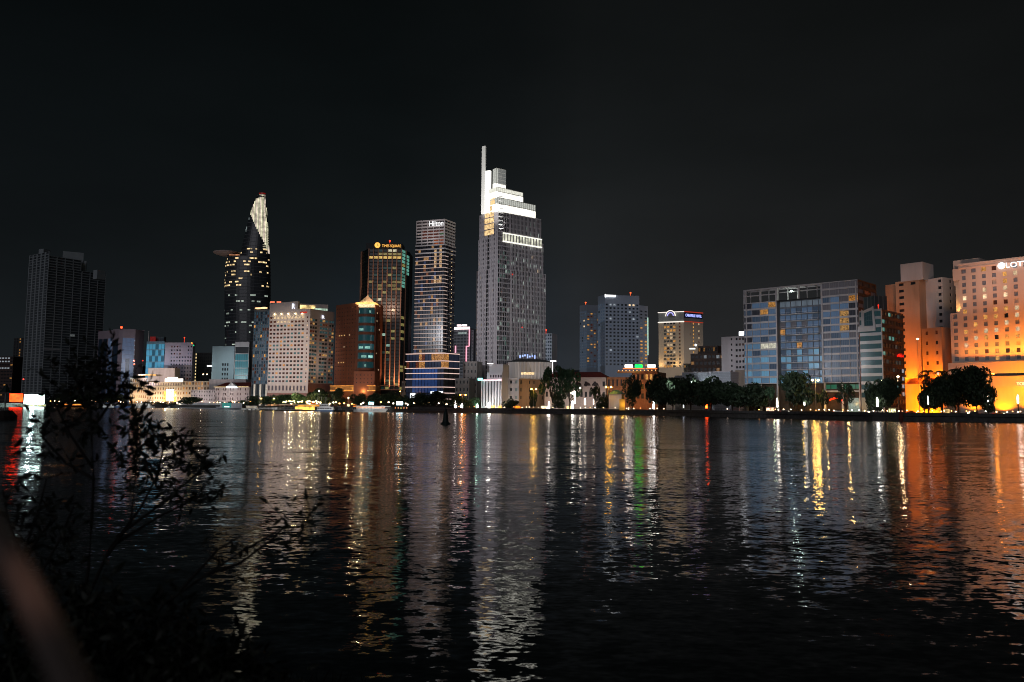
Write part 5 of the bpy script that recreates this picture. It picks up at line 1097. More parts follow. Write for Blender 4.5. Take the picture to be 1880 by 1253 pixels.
o_ = MB(); o_.tube([(*pt(270, 1022), T.z), (*pt(270, 1022), zz(270, 608, 1022))], .45); T.part('mast', o_, WH); o_ = MB(); T.band(o_, pt(273, 1026), pt(283, 1025), T.z, zz(278, 618.5, 1025), .6); T.part('red_board', o_, lit('a01c18', .35, .3)); o_ = MB(); T.band(o_, pt(284, 1030), pt(299, 1028), T.z, zz(290, 619, 1030), 1, back=4); T.part('roof_room', o_, glass((.05, .08, .1), 4))
# twin faced pale block left
T = Thing('office_tower', 'grey violet tower with blue glass panels and a red roof light behind the shrub', 'tower', (*pt(222, 1050), GZ))
VG = surf('dusky_violet_render', (.27, .22, .25), .8, .1, .1); L, A2, M, Rr = pt(177, 1082), pt(204, 1060), pt(219, 1048), pt(245.5, 1056); zt = zz(222, 604, 1050); zt0 = zz(178, 606, 1080)
GBq = glass((.09, .13, .22), 3, (.1, .13, .2), .4); GDq = glass((.02, .035, .06)); 
T.facade(L, A2, GZ, zt0 - 12, 3, 1, .9, .98, .4, lambda i, j: (GDq, GDq, GBq)[i]); T.plain(L, A2, zt0 - 12, zt0 - 2)
T.facade(A2, lerp(A2, M, .7), GZ, zt - 14, 1, 1, .98, .98, .4, lambda i, j: GDq); T.plain(A2, lerp(A2, M, .7), zt - 14, zt); T.plain(lerp(A2, M, .7), lerp(M, Rr, .12), GZ, zt)
T.facade(lerp(M, Rr, .12), lerp(M, Rr, .94), GZ, zt - 12, 3, 16, .98, .96, .3, lambda i, j: GDq if i == 1 and j < 11 else GBq); T.plain(lerp(M, Rr, .12), Rr, zt - 12, zt); T.plain(lerp(M, Rr, .94), Rr, GZ, zt - 12)
Bk = (Rr[0], Rr[1] + 25); Bl = (L[0], L[1] + 20); T.plain(Rr, Bk, GZ, zt); T.plain(Bk, Bl, GZ, zt0); T.plain(Bl, L, GZ, zt0); T.finish([VG], [([A2, M, Rr, Bk, Bl, L], zt0 - 2, ROOF)])
warnlight(T, (*pt(219, 1056), zt - 1), 2, st=5, r=1.6); flood_or_fill((*off(L, A2, 1.5, lerp(L, A2, .9)), zt - 14), (*lerp(L, A2, .9), zt - 24), 1.8, (1, 1, .95), 90)
fill_wash(M, Rr, 60, .5, (.8, .85, 1), 100, zs=60, ang=60)
for k in range(9): o_ = MB(); p = off(M, Rr, .6, lerp(M, Rr, .97)); o_.lathe((*p, zt - 16 - k * 6), [(.05, 0), (.4, .3), (.4, .8), (.05, 1.1)], 6); T.part('edge_lamp', o_, lit('b0d8f0', .8, name='neon'))
# unlit tall tower
T = Thing('skyscraper', 'tall unlit concrete frame tower standing dark at the left with stepped roof', 'skyscraper', (*pt(75, 1180), GZ))
DC = surf('hazed_concrete_frame', (.24, .27, .28), .9, .15, .1); HOL = surf('hazed_interior', (.075, .09, .1), .9, .2)  # night haze is put into both colours, lighter and bluer
L, M, Rr = pt(41, 1215), pt(78, 1180), pt(186, 1250); zt = zz(78, 462, 1180); zt2 = zz(78, 489, 1180)
T.facade(L, M, GZ, zt, 5, 56, .72, .74, 1.2, lambda i, j: HOL); T.facade(M, Rr, GZ, zt2, 7, 52, .93, .72, 1.4, lambda i, j: HOL)
q1 = lerp(M, Rr, .55); T.facade(M, q1, zt2, zt - 6, 4, 4, .9, .6, 1.2, lambda i, j: HOL)
Bk = back(L, M, Rr); qk = back(L, M, q1); T.plain(Rr, Bk, GZ, zt2); T.plain(Bk, L, GZ, zt2); T.plain(q1, qk, zt2, zt - 6); T.wall.poly([(*M, zt - 6), (*q1, zt - 6), (*qk, zt - 6), (*L, zt - 6)]); T.finish([DC], [([M, Rr, Bk, L], zt2 - .1, DC)], wname='opening')
for a, b_, y0, y1 in ((67, 80, 489, 456.5), (103, 142, 489, 459.5), (100, 148, 489, 474), (169, 184, 500, 495)):
    o_ = MB(); q0, q1 = pt(a, 1205 + (b_ - a) * .2), pt(b_, 1215 + (b_ - a) * .3); o_.prism([q0, q1, off(q0, q1, -10, q1), off(q0, q1, -10, q0)], zt2 - 14, zz(a, y1, 1205)); T.part('roof_room', o_, DC)
o_ = MB(); T.band(o_, lerp(M, Rr, .0), lerp(M, Rr, .3), zz(90, 643, 1190), zz(90, 640.5, 1190), .6); T.part('pale_banner', o_, surf('pale_banner', (.3, .3, .31))); o_ = MB(); T.band(o_, lerp(M, Rr, .42), lerp(M, Rr, .5), zz(126, 617, 1200), zz(126, 613, 1200), .6); T.part('lit_opening', o_, lit('a0a8a8', .18, .4))
T = Thing('office_block', 'dim building with a column of amber windows left of the dark tower', 'building', (*pt(33, 1300), GZ))
pbox(T, 22, 1310, 41, 1300, 20, 621, front=(4, 24, .5, .5, .2, lambda i, j: lw(.5) if i == 2 and j in (23, 22, 20, 19, 18, 17) and (j != 20) else DARK)); T.finish([surf('night_grey', (.06, .06, .06), .9)])
T = Thing('office_block', 'low dim block with two rows of white lit windows at the far left', 'building', (*pt(10, 1250), GZ))
pbox(T, -30, 1260, 23, 1250, 20, 655, front=(10, 14, .7, .4, .2, lambda i, j: lc(.35) if j in (10, 12, 13) and i in (6, 7, 8, 5) else pick((.95, DARK), (.05, lw(.4))))); T.finish([surf('reddish_night_wall', (.08, .055, .05), .9)])
T = Thing('apartment_block', 'dark block with a vertical string of small amber lights on its edge', 'building', (*pt(372, 1060), GZ))
pbox(T, 357, 1062, 388, 1058, 20, 648, front=(8, 16, .5, .5, .2, lambda i, j: lit('ffe0a0', 1.1, .3) if i == 0 and (j > 3) else pick((.97, DARK), (.03, lw(.3))))); T.finish([surf('night_grey', (.06, .06, .06), .9)])
# distant low silhouettes between the towers
for k, (pa, pb_, py, lab) in enumerate(((1036, 1064, 680, 'far dim roofs seen between the tallest tower and the blue grey towers'), (1204, 1212, 676, 'dark sliver of wall beside the sandy hotel with roof arch'), (245, 268, 672, 'low dark roofs between the grey violet tower and the blue glass block'), (1608, 1632, 545, 'dim block behind the brown framed office block roof'))):
    T = Thing('distant_block', lab, 'building', (*pt(pa, (900, 900, 1120, 520)[k]), GZ)); Yk = (900, 900, 1120, 520)[k]
    pbox(T, pa, Yk, pb_, Yk - 3, 18, py, front=(6, 10, .5, .5, .2, lambda i, j: pick((.95, DARK), (.05, lw(.4))))); T.finish([surf('night_grey', (.06, .06, .06), .9)])
# ---- riverside colonial row
CRM = surf('cream_stucco', (.55, .46, .4), .8, .12, .3)
T = Thing('colonial_hotel', 'long cream colonial hotel with a dazzling lit entrance and white roof sign', 'hotel', (*pt(330, 950), GZ))
L, M, Rr = pt(240, 968), pt(336, 950), pt(386, 940); z = zz(330, 702, 950)
ww_ = lambda i, j: pick((.45, lit('c88850', .5, .6)), (.35, glass((.06, .04, .03))), (.2, lw(.9)))
T.facade(L, lerp(L, M, .33), GZ, zz(250, 694, 965), 8, 5, .42, .5, .3, ww_); T.facade(lerp(L, M, .33), M, GZ, z - 5, 14, 4, .45, .5, .3, ww_); T.facade(lerp(L, M, .33), M, z - 5, z, 14, 1, .45, .6, .3, lambda i, j: glass((.2, .16, .2))); T.facade(M, Rr, GZ, zz(360, 700, 945), 9, 5, .5, .5, .3, ww_)
Bk = off(L, M, -20, Rr); T.plain(Rr, Bk, GZ, z - 1); T.plain(Bk, off(L, M, -20, L), GZ, z - 1); T.plain(off(L, M, -20, L), L, GZ, z - 1); T.finish([CRM], [([L, M, Rr, Bk, off(L, M, -20, L)], z - 1, ROOF)])
o_ = MB(); q0, q1 = off(L, M, -2, pt(302, 956)), off(L, M, -2, pt(335, 951)); T.band(o_, q0, q1, z + .3, z + 4.3, .6); T.band(o_, lerp(q0, q1, .15), lerp(q0, q1, .7), z + 4.3, z + 6, .6); T.part('roof_sign', o_, lit('fff6e8', 2.2, .2, nee=True, name='sign_light'))
o_ = MB(); a, b_ = pt(308, 954), pt(321, 952); T.band(o_, a, b_, GZ + 5, zz(315, 715, 953), .8); T.part('lit_entrance', o_, lit('fff0c8', 3.5, .7, nee=True, sc_=.3))
o_ = MB(); a, b_ = pt(303, 955), pt(308, 954); T.band(o_, a, b_, GZ + 4, zz(315, 719, 953), .6); a, b_ = pt(321, 953), pt(326, 952); T.band(o_, a, b_, GZ + 4, zz(315, 719, 953), .6); T.part('entrance_curtain_light', o_, lit('ffd060', 1.6, .8, nee=True, sc_=.5))
o_ = MB(); T.band(o_, lerp(L, M, .33), M, z - 5.4, z - 5, .6); T.band(o_, L, lerp(L, M, .33), zz(250, 694, 965) - .6, zz(250, 694, 965), .8); T.part('cornice', o_, CRM)
o_ = MB(); a, b_ = pt(254, 975), pt(287, 972); T.band(o_, a, b_, zz(265, 690, 975), zz(265, 687.5, 975), .8); T.part('terrace_light', o_, lit('ffc070', 1.4, .8, nee=True, name='warm_cove', sc_=.15))
o_ = MB(); q0, q1 = pt(272, 985), pt(321, 980); o_.prism([q0, q1, off(q0, q1, -12, q1), off(q0, q1, -12, q0)], z - 4, zz(295, 676, 983)); T.part('rear_block', o_, surf('beige_wall2', (.4, .33, .28), .85)); 
for t in (.08, .25, .5, .62, .9):
    flood_or_fill((*off(L, M, 10, lerp(L, M, t)), GZ + 4), (*lerp(L, M, t), GZ + 16), 3.8, (1, .72, .4), 120)
for t in (.3, .8): flood_or_fill((*off(M, Rr, 9, lerp(M, Rr, t)), GZ + 4), (*lerp(M, Rr, t), GZ + 14), 2.4, (1, .7, .4), 120)
lamp((*off(L, M, 8, pt(315, 953)), GZ + 12), 9000, (1, .85, .55)); flood_or_fill((*pt(300, 930), zz(295, 690, 930)), (*pt(297, 983), zz(295, 684, 983)), .8, (1, .75, .5), 60)
T = Thing('colonial_house', 'long whitish terrace of plain windows between cream hotel and pediment building', 'building', (*pt(380, 900), GZ))
a, b_, c, d, z1 = pbox(T, 352, 915, 398, 892, 14, 716, front=(10, 4, .4, .45, .3, lambda i, j: pick((.75, DARK), (.25, glass((.1, .08, .08)))))); pbox(T, 385, 925, 452, 905, 14, 697); T.finish([surf('whitish_stucco', (.5, .44, .44), .8)]); fill_wash(a, b_, 12, 1.3, (1, .85, .82), 26, n=2, zs=10, ang=110)
T = Thing('colonial_house', 'pinkish building with a lit pediment and red hipped roof', 'building', (*pt(425, 850), GZ))
a, b_, c, d, z1 = pbox(T, 396, 872, 459, 842, 16, 711, front=(14, 4, .36, .5, .3, lambda i, j: pick((.7, glass((.08, .04, .05))), (.3, REDC)) if i % 3 != 2 else None)); T.finish([COL])
o_ = MB(); hip(o_, a, b_, 16, z1 + .02, 5, .8, 8); T.part('roof', o_, surf('red_roof_tiles', (.16, .03, .025), .8, .3, 1))
o_ = MB(); q0, q1 = lerp(a, b_, .36), lerp(a, b_, .66); qm = lerp(q0, q1, .5); f_ = [off(a, b_, 1.2, x) for x in (q0, q1, qm)]; g_ = [off(a, b_, -1, x) for x in (q0, q1, qm)]; zs_ = (z1 + .3, z1 + .3, z1 + 5)
F3 = [(*f_[i], zs_[i]) for i in range(3)]; G3 = [(*g_[i], zs_[i]) for i in range(3)]; o_.poly(F3); o_.poly(G3[::-1]); 
for i in range(3): o_.quad(G3[i], G3[(i + 1) % 3], F3[(i + 1) % 3], F3[i])
T.part('pediment', o_, surf('white_plaster', (.6, .62, .62), .8)); o_ = MB(); T.band(o_, q0, q1, z1 - .8, z1 + .3, 1.5); T.part('pediment_light', o_, lit('dff6ff', 2.5, nee=True, name='strip_light'))
o_ = MB(); T.band(o_, lerp(a, b_, -.02), lerp(a, b_, .36), z1 - .2, z1 + .35, 1); T.band(o_, lerp(a, b_, .66), lerp(a, b_, .98), z1 - .2, z1 + .35, 1); T.part('cornice_light', o_, lit('ffdca0', .9, .5, nee=True, name='warm_cove', sc_=.3))
fill_wash(a, b_, 12, 1.4, (1, .82, .8), 26, n=2, zs=10, ang=110)
# =================================================================== trees
def leafmat(name, c1, c2, tr=.15):
    m, nt, b = nodes(name); g = nt.nodes.new('ShaderNodeObjectInfo'); n1 = nt.nodes.new('ShaderNodeTexNoise'); ge = nt.nodes.new('ShaderNodeNewGeometry')
    nt.links.new(ge.outputs['Position'], n1.inputs['Vector']); n1.inputs['Scale'].default_value = .8; n1.inputs['Detail'].default_value = 3
    r = nt.nodes.new('ShaderNodeValToRGB'); nt.links.new(n1.outputs['Fac'], r.inputs['Fac']); r.color_ramp.elements[0].position = .35; r.color_ramp.elements[1].position = .65
    r.color_ramp.elements[0].color = (*c1, 1); r.color_ramp.elements[1].color = (*c2, 1); nt.links.new(r.outputs[0], b.inputs['Base Color']); b.inputs['Roughness'].default_value = .6; b.inputs['Specular IOR Level'].default_value = .2
    return m
LEAF = leafmat('dark_foliage', (.012, .022, .012), (.03, .05, .024)); BARK = surf('bark', (.05, .04, .03), .95, .3, 2, streak=False)
LEAF_LIT = leafmat('lamplit_foliage', (.03, .06, .03), (.05, .10, .05))  # brighter leaf copy: lamp light on these trees is put into the colour
def crown_mesh(seed, kind):
    r = random.Random(seed); mb = MB()
    blobs = []
    n = {'broad': 11, 'round': 8, 'open': 12, 'tall': 9}[kind]
    for k in range(n):
        a = r.random() * 2 * PI; d = r.random() ** .6 * (.62 if kind != 'tall' else .4)
        z = .55 + .33 * r.random() - .25 * d if kind == 'broad' else (.25 + .62 * r.random() if kind in ('tall', 'round') else .6 + .36 * r.random() - .25 * d)
        blobs.append((d * math.cos(a), d * math.sin(a), z, r.uniform(.2, .36) * (.62 if kind == 'open' else 1)))
    if kind == 'broad': blobs += [(.0, 0, .55, .4), (.35, 0, .42, .28), (-.38, .1, .4, .3), (0, -.3, .4, .3)]
    if kind == 'round': blobs += [(0, 0, .45, .42), (.25, 0, .25, .28), (-.25, -.1, .25, .3), (0, -.25, .2, .25)]
    per = 260 if kind != 'open' else 120
    for x, y, z, s in blobs:
        for _ in range(per):
            d = Vector((r.gauss(0, 1), r.gauss(0, 1), r.gauss(0, 1))).normalized() * s * (.55 + .5 * r.random() ** .5)
            p = Vector((x, y, z)) + Vector((d.x, d.y, d.z * .75)); 
            if p.z < .1: continue
            a = Vector((r.gauss(0, 1), r.gauss(0, 1), r.gauss(0, 1))).normalized(); b_ = a.orthogonal().normalized(); b_ = (b_ + a.cross(b_) * r.uniform(-1, 1)).normalized(); l = r.uniform(.03, .065)
            mb.quad(p - a * l, p - b_ * l * .6, p + a * l, p + b_ * l * .6)
    me = mb.mesh('crown', [LEAF])
    tb = MB(); tb.tube([(0, 0, 0), (.015, 0, .12), (-.01, .01, .3), (0, 0, .5)], [.035, .028, .022, .012], 7)
    for x, y, z, s in blobs[:9]: tb.tube([(0, 0, .14 + .12 * r.random()), (x * .5, y * .5, z * .62), (x, y, z)], [.016, .011, .004], 5)
    return me, tb.mesh('trunk', [BARK])
PROT = {k: [crown_mesh(s * 13 + hash(k) % 1 + len(k), k) for s in range(n)] for k, n in (('broad', 4), ('round', 3), ('open', 3), ('tall', 2))}
def tree(px, pt_, pb, Y, wpx, kind, label, group=None, mat=None, sink=0):
    Y = max(Y, shoreY(px) + (6 if 1300 < px < 1480 else 4)); wpx *= 1.25 if kind == 'broad' else 1.12
    base = W(px, pb, Y); h = zz(px, pt_, Y) - GZ; wd = wpx * Y / F
    T = Thing('tree', label, 'tree', (base.x, Y, GZ - sink), group); cm, tm = random.choice(PROT[kind])
    for nm, me in (('crown', cm), ('trunk', tm)):
        if mat and nm == 'crown':
            me = me.copy(); me.materials[0] = mat
        o = bpy.data.objects.new(nm, me); C.objects.link(o); o.parent = T.o; o.scale = (wd / 1.5, wd / 1.5, (h + sink) / 1.02)
    T.o.rotation_euler.z = R() * 6.28
    return T
tl = [
 (1793, 671, 742, 353, 58, 'broad', 'largest dark broad tree in front of the orange lit hotel podium'),
 (1760, 679, 742, 356, 52, 'broad', 'dark tree directly left of the largest tree before the hotel podium'),
 (1728, 688, 742, 357, 46, 'broad', 'dark tree under the palm fronds before the stepped orange block'),
 (1706, 706, 742, 359, 30, 'broad', 'low dark tree just right of the tall floodlight mast'),
 (1814, 706, 742, 351, 30, 'round', 'small dark tree tucked under the right side of the largest tree'),
 (1627, 694, 742, 362, 46, 'broad', 'dark tree in front of the brown office block with slanted crown'),
 (1607, 702, 742, 365, 34, 'round', 'narrower dark tree at the white framed bay of the brown block'),
 (1554, 700, 742, 374, 30, 'open', 'thin amber tinged tree before the apartment block entrance'),
 (1510, 716, 743, 384, 26, 'open', 'small thin tree beside the double amber street lamp near the apartment block'),
 (1463, 682, 745, 396, 58, 'broad', 'round dark tree standing alone before the pale framed apartment block'),
 (1413, 708, 746, 420, 26, 'open', 'small greenish tree at the left corner of the pale framed apartment block'),
 (1385, 704, 746, 432, 54, 'broad', 'dark tree at the right end of the long dark tree mass'),
 (1345, 702, 747, 452, 60, 'broad', 'dark tree below the right end of the blank pale blue wall'),
 (1305, 692, 747, 470, 64, 'broad', 'dark tree behind the glowing red cone'),
 (1268, 689, 747, 485, 58, 'broad', 'dark tree below the left end of the blank pale blue wall'),
 (1235, 692, 748, 500, 50, 'broad', 'dark tree in the mass just left of the blank pale blue wall'),
 (1210, 690, 748, 512, 44, 'broad', 'dark tree at the left end of the long dark tree mass'),
 (1161, 691, 748, 530, 40, 'tall', 'tall dark tree in front of the brick block with rooftop signs'),
 (1107, 726, 754, 548, 32, 'round', 'low round dark bush tree leaning over the river wall by the white pavilion'),
 (1014, 668, 742, 582, 52, 'open', 'tall airy tree with bare forked limbs before the colonial house'),
 (1046, 674, 742, 578, 46, 'open', 'second airy forked tree between the first one and the red roofed colonial house'),
 (1025, 722, 748, 576, 30, 'round', 'low leafy tree under the two airy forked trees'),
 (1092, 706, 748, 566, 20, 'open', 'thin spiky young tree before the arched loggia windows'),
 (980, 717, 749, 584, 20, 'tall', 'small dark conical tree before the tan corner house'),
 (936, 732, 750, 592, 30, 'round', 'low green tree before the whitish wall of the corner house'),
 (862, 730, 752, 596, 34, 'round', 'green lit tree beside the amber double lamp left of the ribbed white building'),
 (838, 724, 752, 600, 30, 'broad', 'dark tree at the right corner of the banded podium'),
 (800, 718, 753, 602, 36, 'broad', 'dark tree in front of the blue lit banded podium'),
 (772, 722, 753, 606, 34, 'broad', 'dark tree hiding the bright shopfront of the banded podium'),
 (745, 726, 752, 618, 28, 'round', 'dark tree left of the banded podium behind the moored barge'),
 (716, 720, 748, 632, 34, 'broad', 'dark tree before the dark green glass tower'),
 (688, 722, 748, 640, 34, 'broad', 'dark tree below the gold canopy of the red brown block'),
 (660, 724, 746, 646, 30, 'round', 'dark tree behind the long white river boat'),
 (622, 713, 746, 640, 34, 'tall', 'dark tall tree at the left end of the gold canopy'),
 (588, 714, 746, 650, 40, 'broad', 'dark tree before the orange lit entrance of the lettered hotel'),
 (556, 722, 746, 660, 36, 'round', 'leafy tree before the right half of the lettered hotel base'),
 (525, 724, 748, 668, 36, 'broad', 'leafy tree before the left half of the lettered hotel base'),
 (496, 726, 748, 676, 34, 'broad', 'leafy tree at the corner between glass slab and lettered hotel'),
 (468, 727, 750, 700, 30, 'round', 'dark tree at the foot of the narrow blue grey glass slab'),
 (446, 735, 752, 745, 24, 'round', 'yellow green tree before the pediment building right end'),
 (422, 737, 753, 775, 22, 'round', 'small tree before the middle of the pediment building'),
 (404, 738, 753, 800, 18, 'round', 'small round tree at the left end of the pediment building'),
 (350, 729, 757, 830, 34, 'broad', 'large dark riverside tree before the cream colonial hotel'),
 (318, 738, 754, 920, 24, 'round', 'tree under the dazzling entrance of the cream colonial hotel'),
 (293, 739, 754, 928, 24, 'round', 'dark tree left of the dazzling hotel entrance'),
 (270, 738, 755, 930, 20, 'round', 'dark round tree before the left wing of the cream colonial hotel'),
 (150, 718, 757, 930, 46, 'broad', 'dark tree mass seen through the shrub right of the white billboard'),
 (118, 722, 758, 880, 40, 'broad', 'dark tree near the glowing white billboard'),
 (205, 722, 757, 932, 40, 'broad', 'dark tree behind moored boats seen through the shrub'),
]
for t in tl:
    tree(*t, mat=LEAF_LIT if t[6].startswith(('green', 'leafy', 'yellow', 'small greenish', 'tall airy', 'second airy')) else None)
# palms
def palm_mesh(seed):
    r = random.Random(seed); mb = MB()
    for k in range(13):
        a = k * 2 * PI / 13 + r.random() * .3; up = r.uniform(.2, 1.0); L = r.uniform(2.4, 3.2); pts = []
        for q in range(7):
            s = q / 6; pts.append(Vector((math.cos(a) * L * s, math.sin(a) * L * s, up * 2.2 * s - 2.4 * s * s)))
        side = Vector((-math.sin(a), math.cos(a), 0))
        for q in range(6):
            for sg in (-1, 1):
                for h in (0, .5):
                    p = pts[q].lerp(pts[q + 1], h); d = (pts[q + 1] - pts[q]).normalized(); l = .75 * (1 - .6 * q / 6)
                    mb.quad(p, p + d * .14, p + side * sg * l + d * .35 - Vector((0, 0, .3)), p + side * sg * l * .95 + d * .25 - Vector((0, 0, .3)))
        mb.tube(pts, [.05, .045, .04, .035, .03, .02, .01], 4)
    return mb.mesh('fronds', [LEAF])
PALM = [palm_mesh(3), palm_mesh(8)]
for px, py, Y, lab in ((1694, 690, 358, 'palm leaning out at the left edge of the dark trees before the stepped orange block'), (1703, 682, 361, 'palm whose crown shows against the orange wall just right of the mast'), (1728, 683, 364, 'palm in front of the lower orange wing at its right corner'), (1752, 680, 362, 'palm in front of the left corner of the hotel podium')):
    T = Thing('palm_tree', lab, 'palm tree', (*pt(px, Y), GZ), 'palms before the orange lit blocks'); h = zz(px, py, Y) - GZ
    mb = MB(); x, y = T.loc[:2]; mb.tube([(x, y, GZ), (x + .2, y, GZ + h * .5), (x, y, GZ + h)], [.28, .2, .16], 7); T.part('trunk', mb, BARK)
    o = bpy.data.objects.new('crown', random.choice(PALM)); C.objects.link(o); o.parent = T.o; o.location = (0, 0, h); o.scale = (1.15, 1.15, 1.15)
# trunks lit under the trees at the right
# =================================================================== lamps
def streetlamp(px, pyl, Y, heads, label, col='ffb040', st=60, P=1500, gap=2.2, single_=False):
    b = W(px, pyl, Y); T = Thing('street_lamp', label, 'street lamp', (b.x, Y, GZ)); z = b.z; mb = MB()
    mb.tube([(b.x, Y, GZ), (b.x, Y, z + .6)], [.12, .07], 7); T.part('pole', mb, surf('grey_pole', (.2, .2, .2), .5))
    xs = [0] if heads == 1 else [-gap, gap]
    mb = MB(); mb.tube([(b.x + xs[0], Y, z + .35), (b.x, Y, z + .6), (b.x + xs[-1], Y, z + .35)] if heads > 1 else [(b.x, Y, z + .5), (b.x + .6, Y - .4, z + .5)], .05, 5); T.part('arm', mb, surf('grey_pole', (.2, .2, .2), .5))
    for dx in xs:
        mb = MB(); mb.lathe((b.x + dx, Y - (.4 if heads == 1 else 0), z - .35), [(.1, 0), (.5, .2), (.55, .45), (.15, .7)], 10); T.part('lamp_head', mb, lit(col, st, nee=True, name='lamp_bulb'))
    if P: lamp((b.x, Y - 1.2, z - .8), P, col, .5)
    return T
streetlamp(850, 725.5, 590, 2, 'double headed amber street lamp left of the ribbed white building', 'ff9838', 55, gap=1.9)
streetlamp(980, 715, 583, 2, 'double headed amber street lamp before the tan corner house', 'ffb848', 85, gap=1.7)
streetlamp(1117.5, 711, 552, 2, 'double headed amber street lamp at the right end of the colonial house', 'ffb030', 110, gap=1.7)
streetlamp(1497, 698.5, 392, 2, 'double headed amber street lamp right of the lone round tree', 'ffc058', 120, gap=1.4)
streetlamp(1684, 623, 357, 1, 'very tall floodlight mast in front of the stepped orange block', 'ffcf90', 12, 0)
streetlamp(1648, 692, 366, 1, 'curved street lamp at the left foot of the stepped orange block', 'ffd8a0', 25)
for px, py, Y, col, lab in ((640, 731, 620, 'fff0c8', 'white globe lamp before the gold canopy'), (568, 737, 632, 'fff4dc', 'white globe lamp right of the lit pavilion string lights'), (525, 738, 655, 'fff0d8', 'white globe lamp left of the lit pavilion string lights'), (503, 732, 672, 'ffe080', 'yellow lamp among leafy trees at the lettered hotel base'), (735, 719, 640, 'ffb050', 'amber lamp beside the banded podium left corner'), (1065, 713, 566, 'fff0d8', 'pale lamp under the arched loggia windows'), (1618, 700, 366, 'fff0d0', 'small lamp above the dark tree before the brown office block'), (1822, 687, 352, 'ff9a3a', 'orange lamp beside the crown of the largest dark tree'), (480, 732, 690, 'ffc050', 'amber lamp at the foot of the blue grey glass slab'), (586, 718, 640, 'fff0dc', 'white lamp above the dark tree before the orange lit entrance')):
    streetlamp(px, py, Y, 1, lab, col, 14, 600)
# glowing white wrapped columns of the promenade
def glow(px, y0, y1, r, col, st, label, cat='light column', name='light_column', P=900, shape=None, Yo=3):
    Y = shoreY(px) + Yo; b = W(px, y1, Y); h = zz(px, y0, Y) - b.z; zb_ = max(GZ + .05, b.z); T = Thing(name, label, cat, (b.x, Y, GZ)); mb = MB()
    mb.lathe((b.x, Y, GZ), [(.45, 0), (.45, .25), (.2, .3), (.2, max(.35, zb_ - GZ))], 10); T.part('base', mb, BLACK)
    mb = MB(); pr_ = shape or [(.55, 0), (1, .08), (.8, .3), (1, .55), (.75, .8), (.3, 1)]
    mb.lathe((b.x, Y, zb_), [(r * .72 * a, h * z_) for a, z_ in pr_], 10); T.part('lit_shade', mb, lit(col, st, .35, nee=True, name='lamp_bulb', sc_=1.4))
    if P: lamp((b.x, Y - 1.3, zb_ + h * .5), P * .35, col, .6)
for px, y0, y1, r, col, st, lab in (
 (1008, 738, 752, .9, 'fff6ea', 20, 'white glowing column between the corner house and the airy trees'),
 (1051, 736, 751, .9, 'fffaf0', 26, 'white glowing column below the tall white light banner'),
 (1074, 732, 744, .7, 'fff4e0', 13, 'white glowing column under the colonial house arches, left of two'),
 (1090, 733, 743, .4, 'fff0d8', 8, 'white glowing column under the colonial house arches, right of two'),
 (1123, 736, 751, .45, 'ffffff', 14, 'beaded white light column between the low round bush tree and the white pavilion'),
 (1200, 735, 750, .8, 'fffaf4', 24, 'white glowing column between the brick block and the dark tree mass'),
 (1427, 731, 748, .7, 'fff2e0', 24, 'white glowing column at the left corner of the pale framed apartment block'),
 (1477, 732, 745, .5, 'fff8f0', 14, 'white glowing column right of the lone round tree trunk'),
 (1611, 730, 747, .6, 'fffaf0', 28, 'white glowing column beneath the dark trees of the brown office block'),
 (1815, 726, 744, .62, 'fff2e8', 14, 'tapering white column under the largest dark tree'),
 (1869, 725, 741, .6, 'fff2e8', 10, 'white column farthest right, below the hotel podium'),
 (836, 741, 755, 1.0, 'fff4f0', 26, 'white light panel column left of the pair by the amber double lamp'),
 (848, 741, 749, 1.2, 'ffffff', 26, 'white light panel column right under the amber double lamp'),
 (876, 742, 750, 1.2, 'd8ffe8', 26, 'greenish white light panel before the ribbed white building'),
 (898, 741, 753, 1.6, 'fff8ee', 26, 'dazzling white column before the ribbed white building'),
 (1005, 748, 753, 1.0, 'fff0e0', 14, 'low white lamp beside the column left of the airy trees')):
    glow(px, y0, y1, r, col, st * (.55 if px > 1400 else .75), lab)
glow(1297, 736, 750, 1.0, 'ff4a14', 14, 'tall red orange glowing cone before the dark tree mass', 'light cone', 'light_cone', 900, [(.9, 0), (1, .1), (.75, .45), (.4, .8), (.08, 1)], 2)
glow(1255, 737, 749, .3, 'e8f0ff', 8, 'slim string of white lights left of the red glowing cone', P=0, Yo=2)
glow(1704, 727, 743, .25, 'ffffff', 7, 'slim curling white light right of the tall floodlight mast', P=0, Yo=2)
T = Thing('light_banner', 'tall curved white light banner among the airy trees before the colonial house', 'banner', (*pt(1054, 574), GZ)); mb = MB(); p = pt(1054, 574)
mb.tube([(p[0] + .6, p[1], GZ), (p[0] + .6, p[1], zz(1054, 740, 574))], .1); T.part('pole', mb, BLACK); mb = MB(); x = p[0]
P3 = [(x - 3, 722), (x + .2, 717.5), (x + 1.2, 720), (x + 1.3, 741), (x + .2, 741), (x - .2, 726)]; F3 = [(a, 574, zz(1054, b_, 574)) for a, b_ in P3]; mb.poly(F3); mb.poly([(a, 574.4, c) for a, _, c in reversed(F3)])
for i in range(6): a, b_ = F3[i], F3[(i + 1) % 6]; mb.quad((a[0], 574.4, a[2]), (b_[0], 574.4, b_[2]), b_, a)
T.part('lit_panel', mb, lit('fff6e6', 3, .6, nee=True, name='sign_light', sc_=.8))
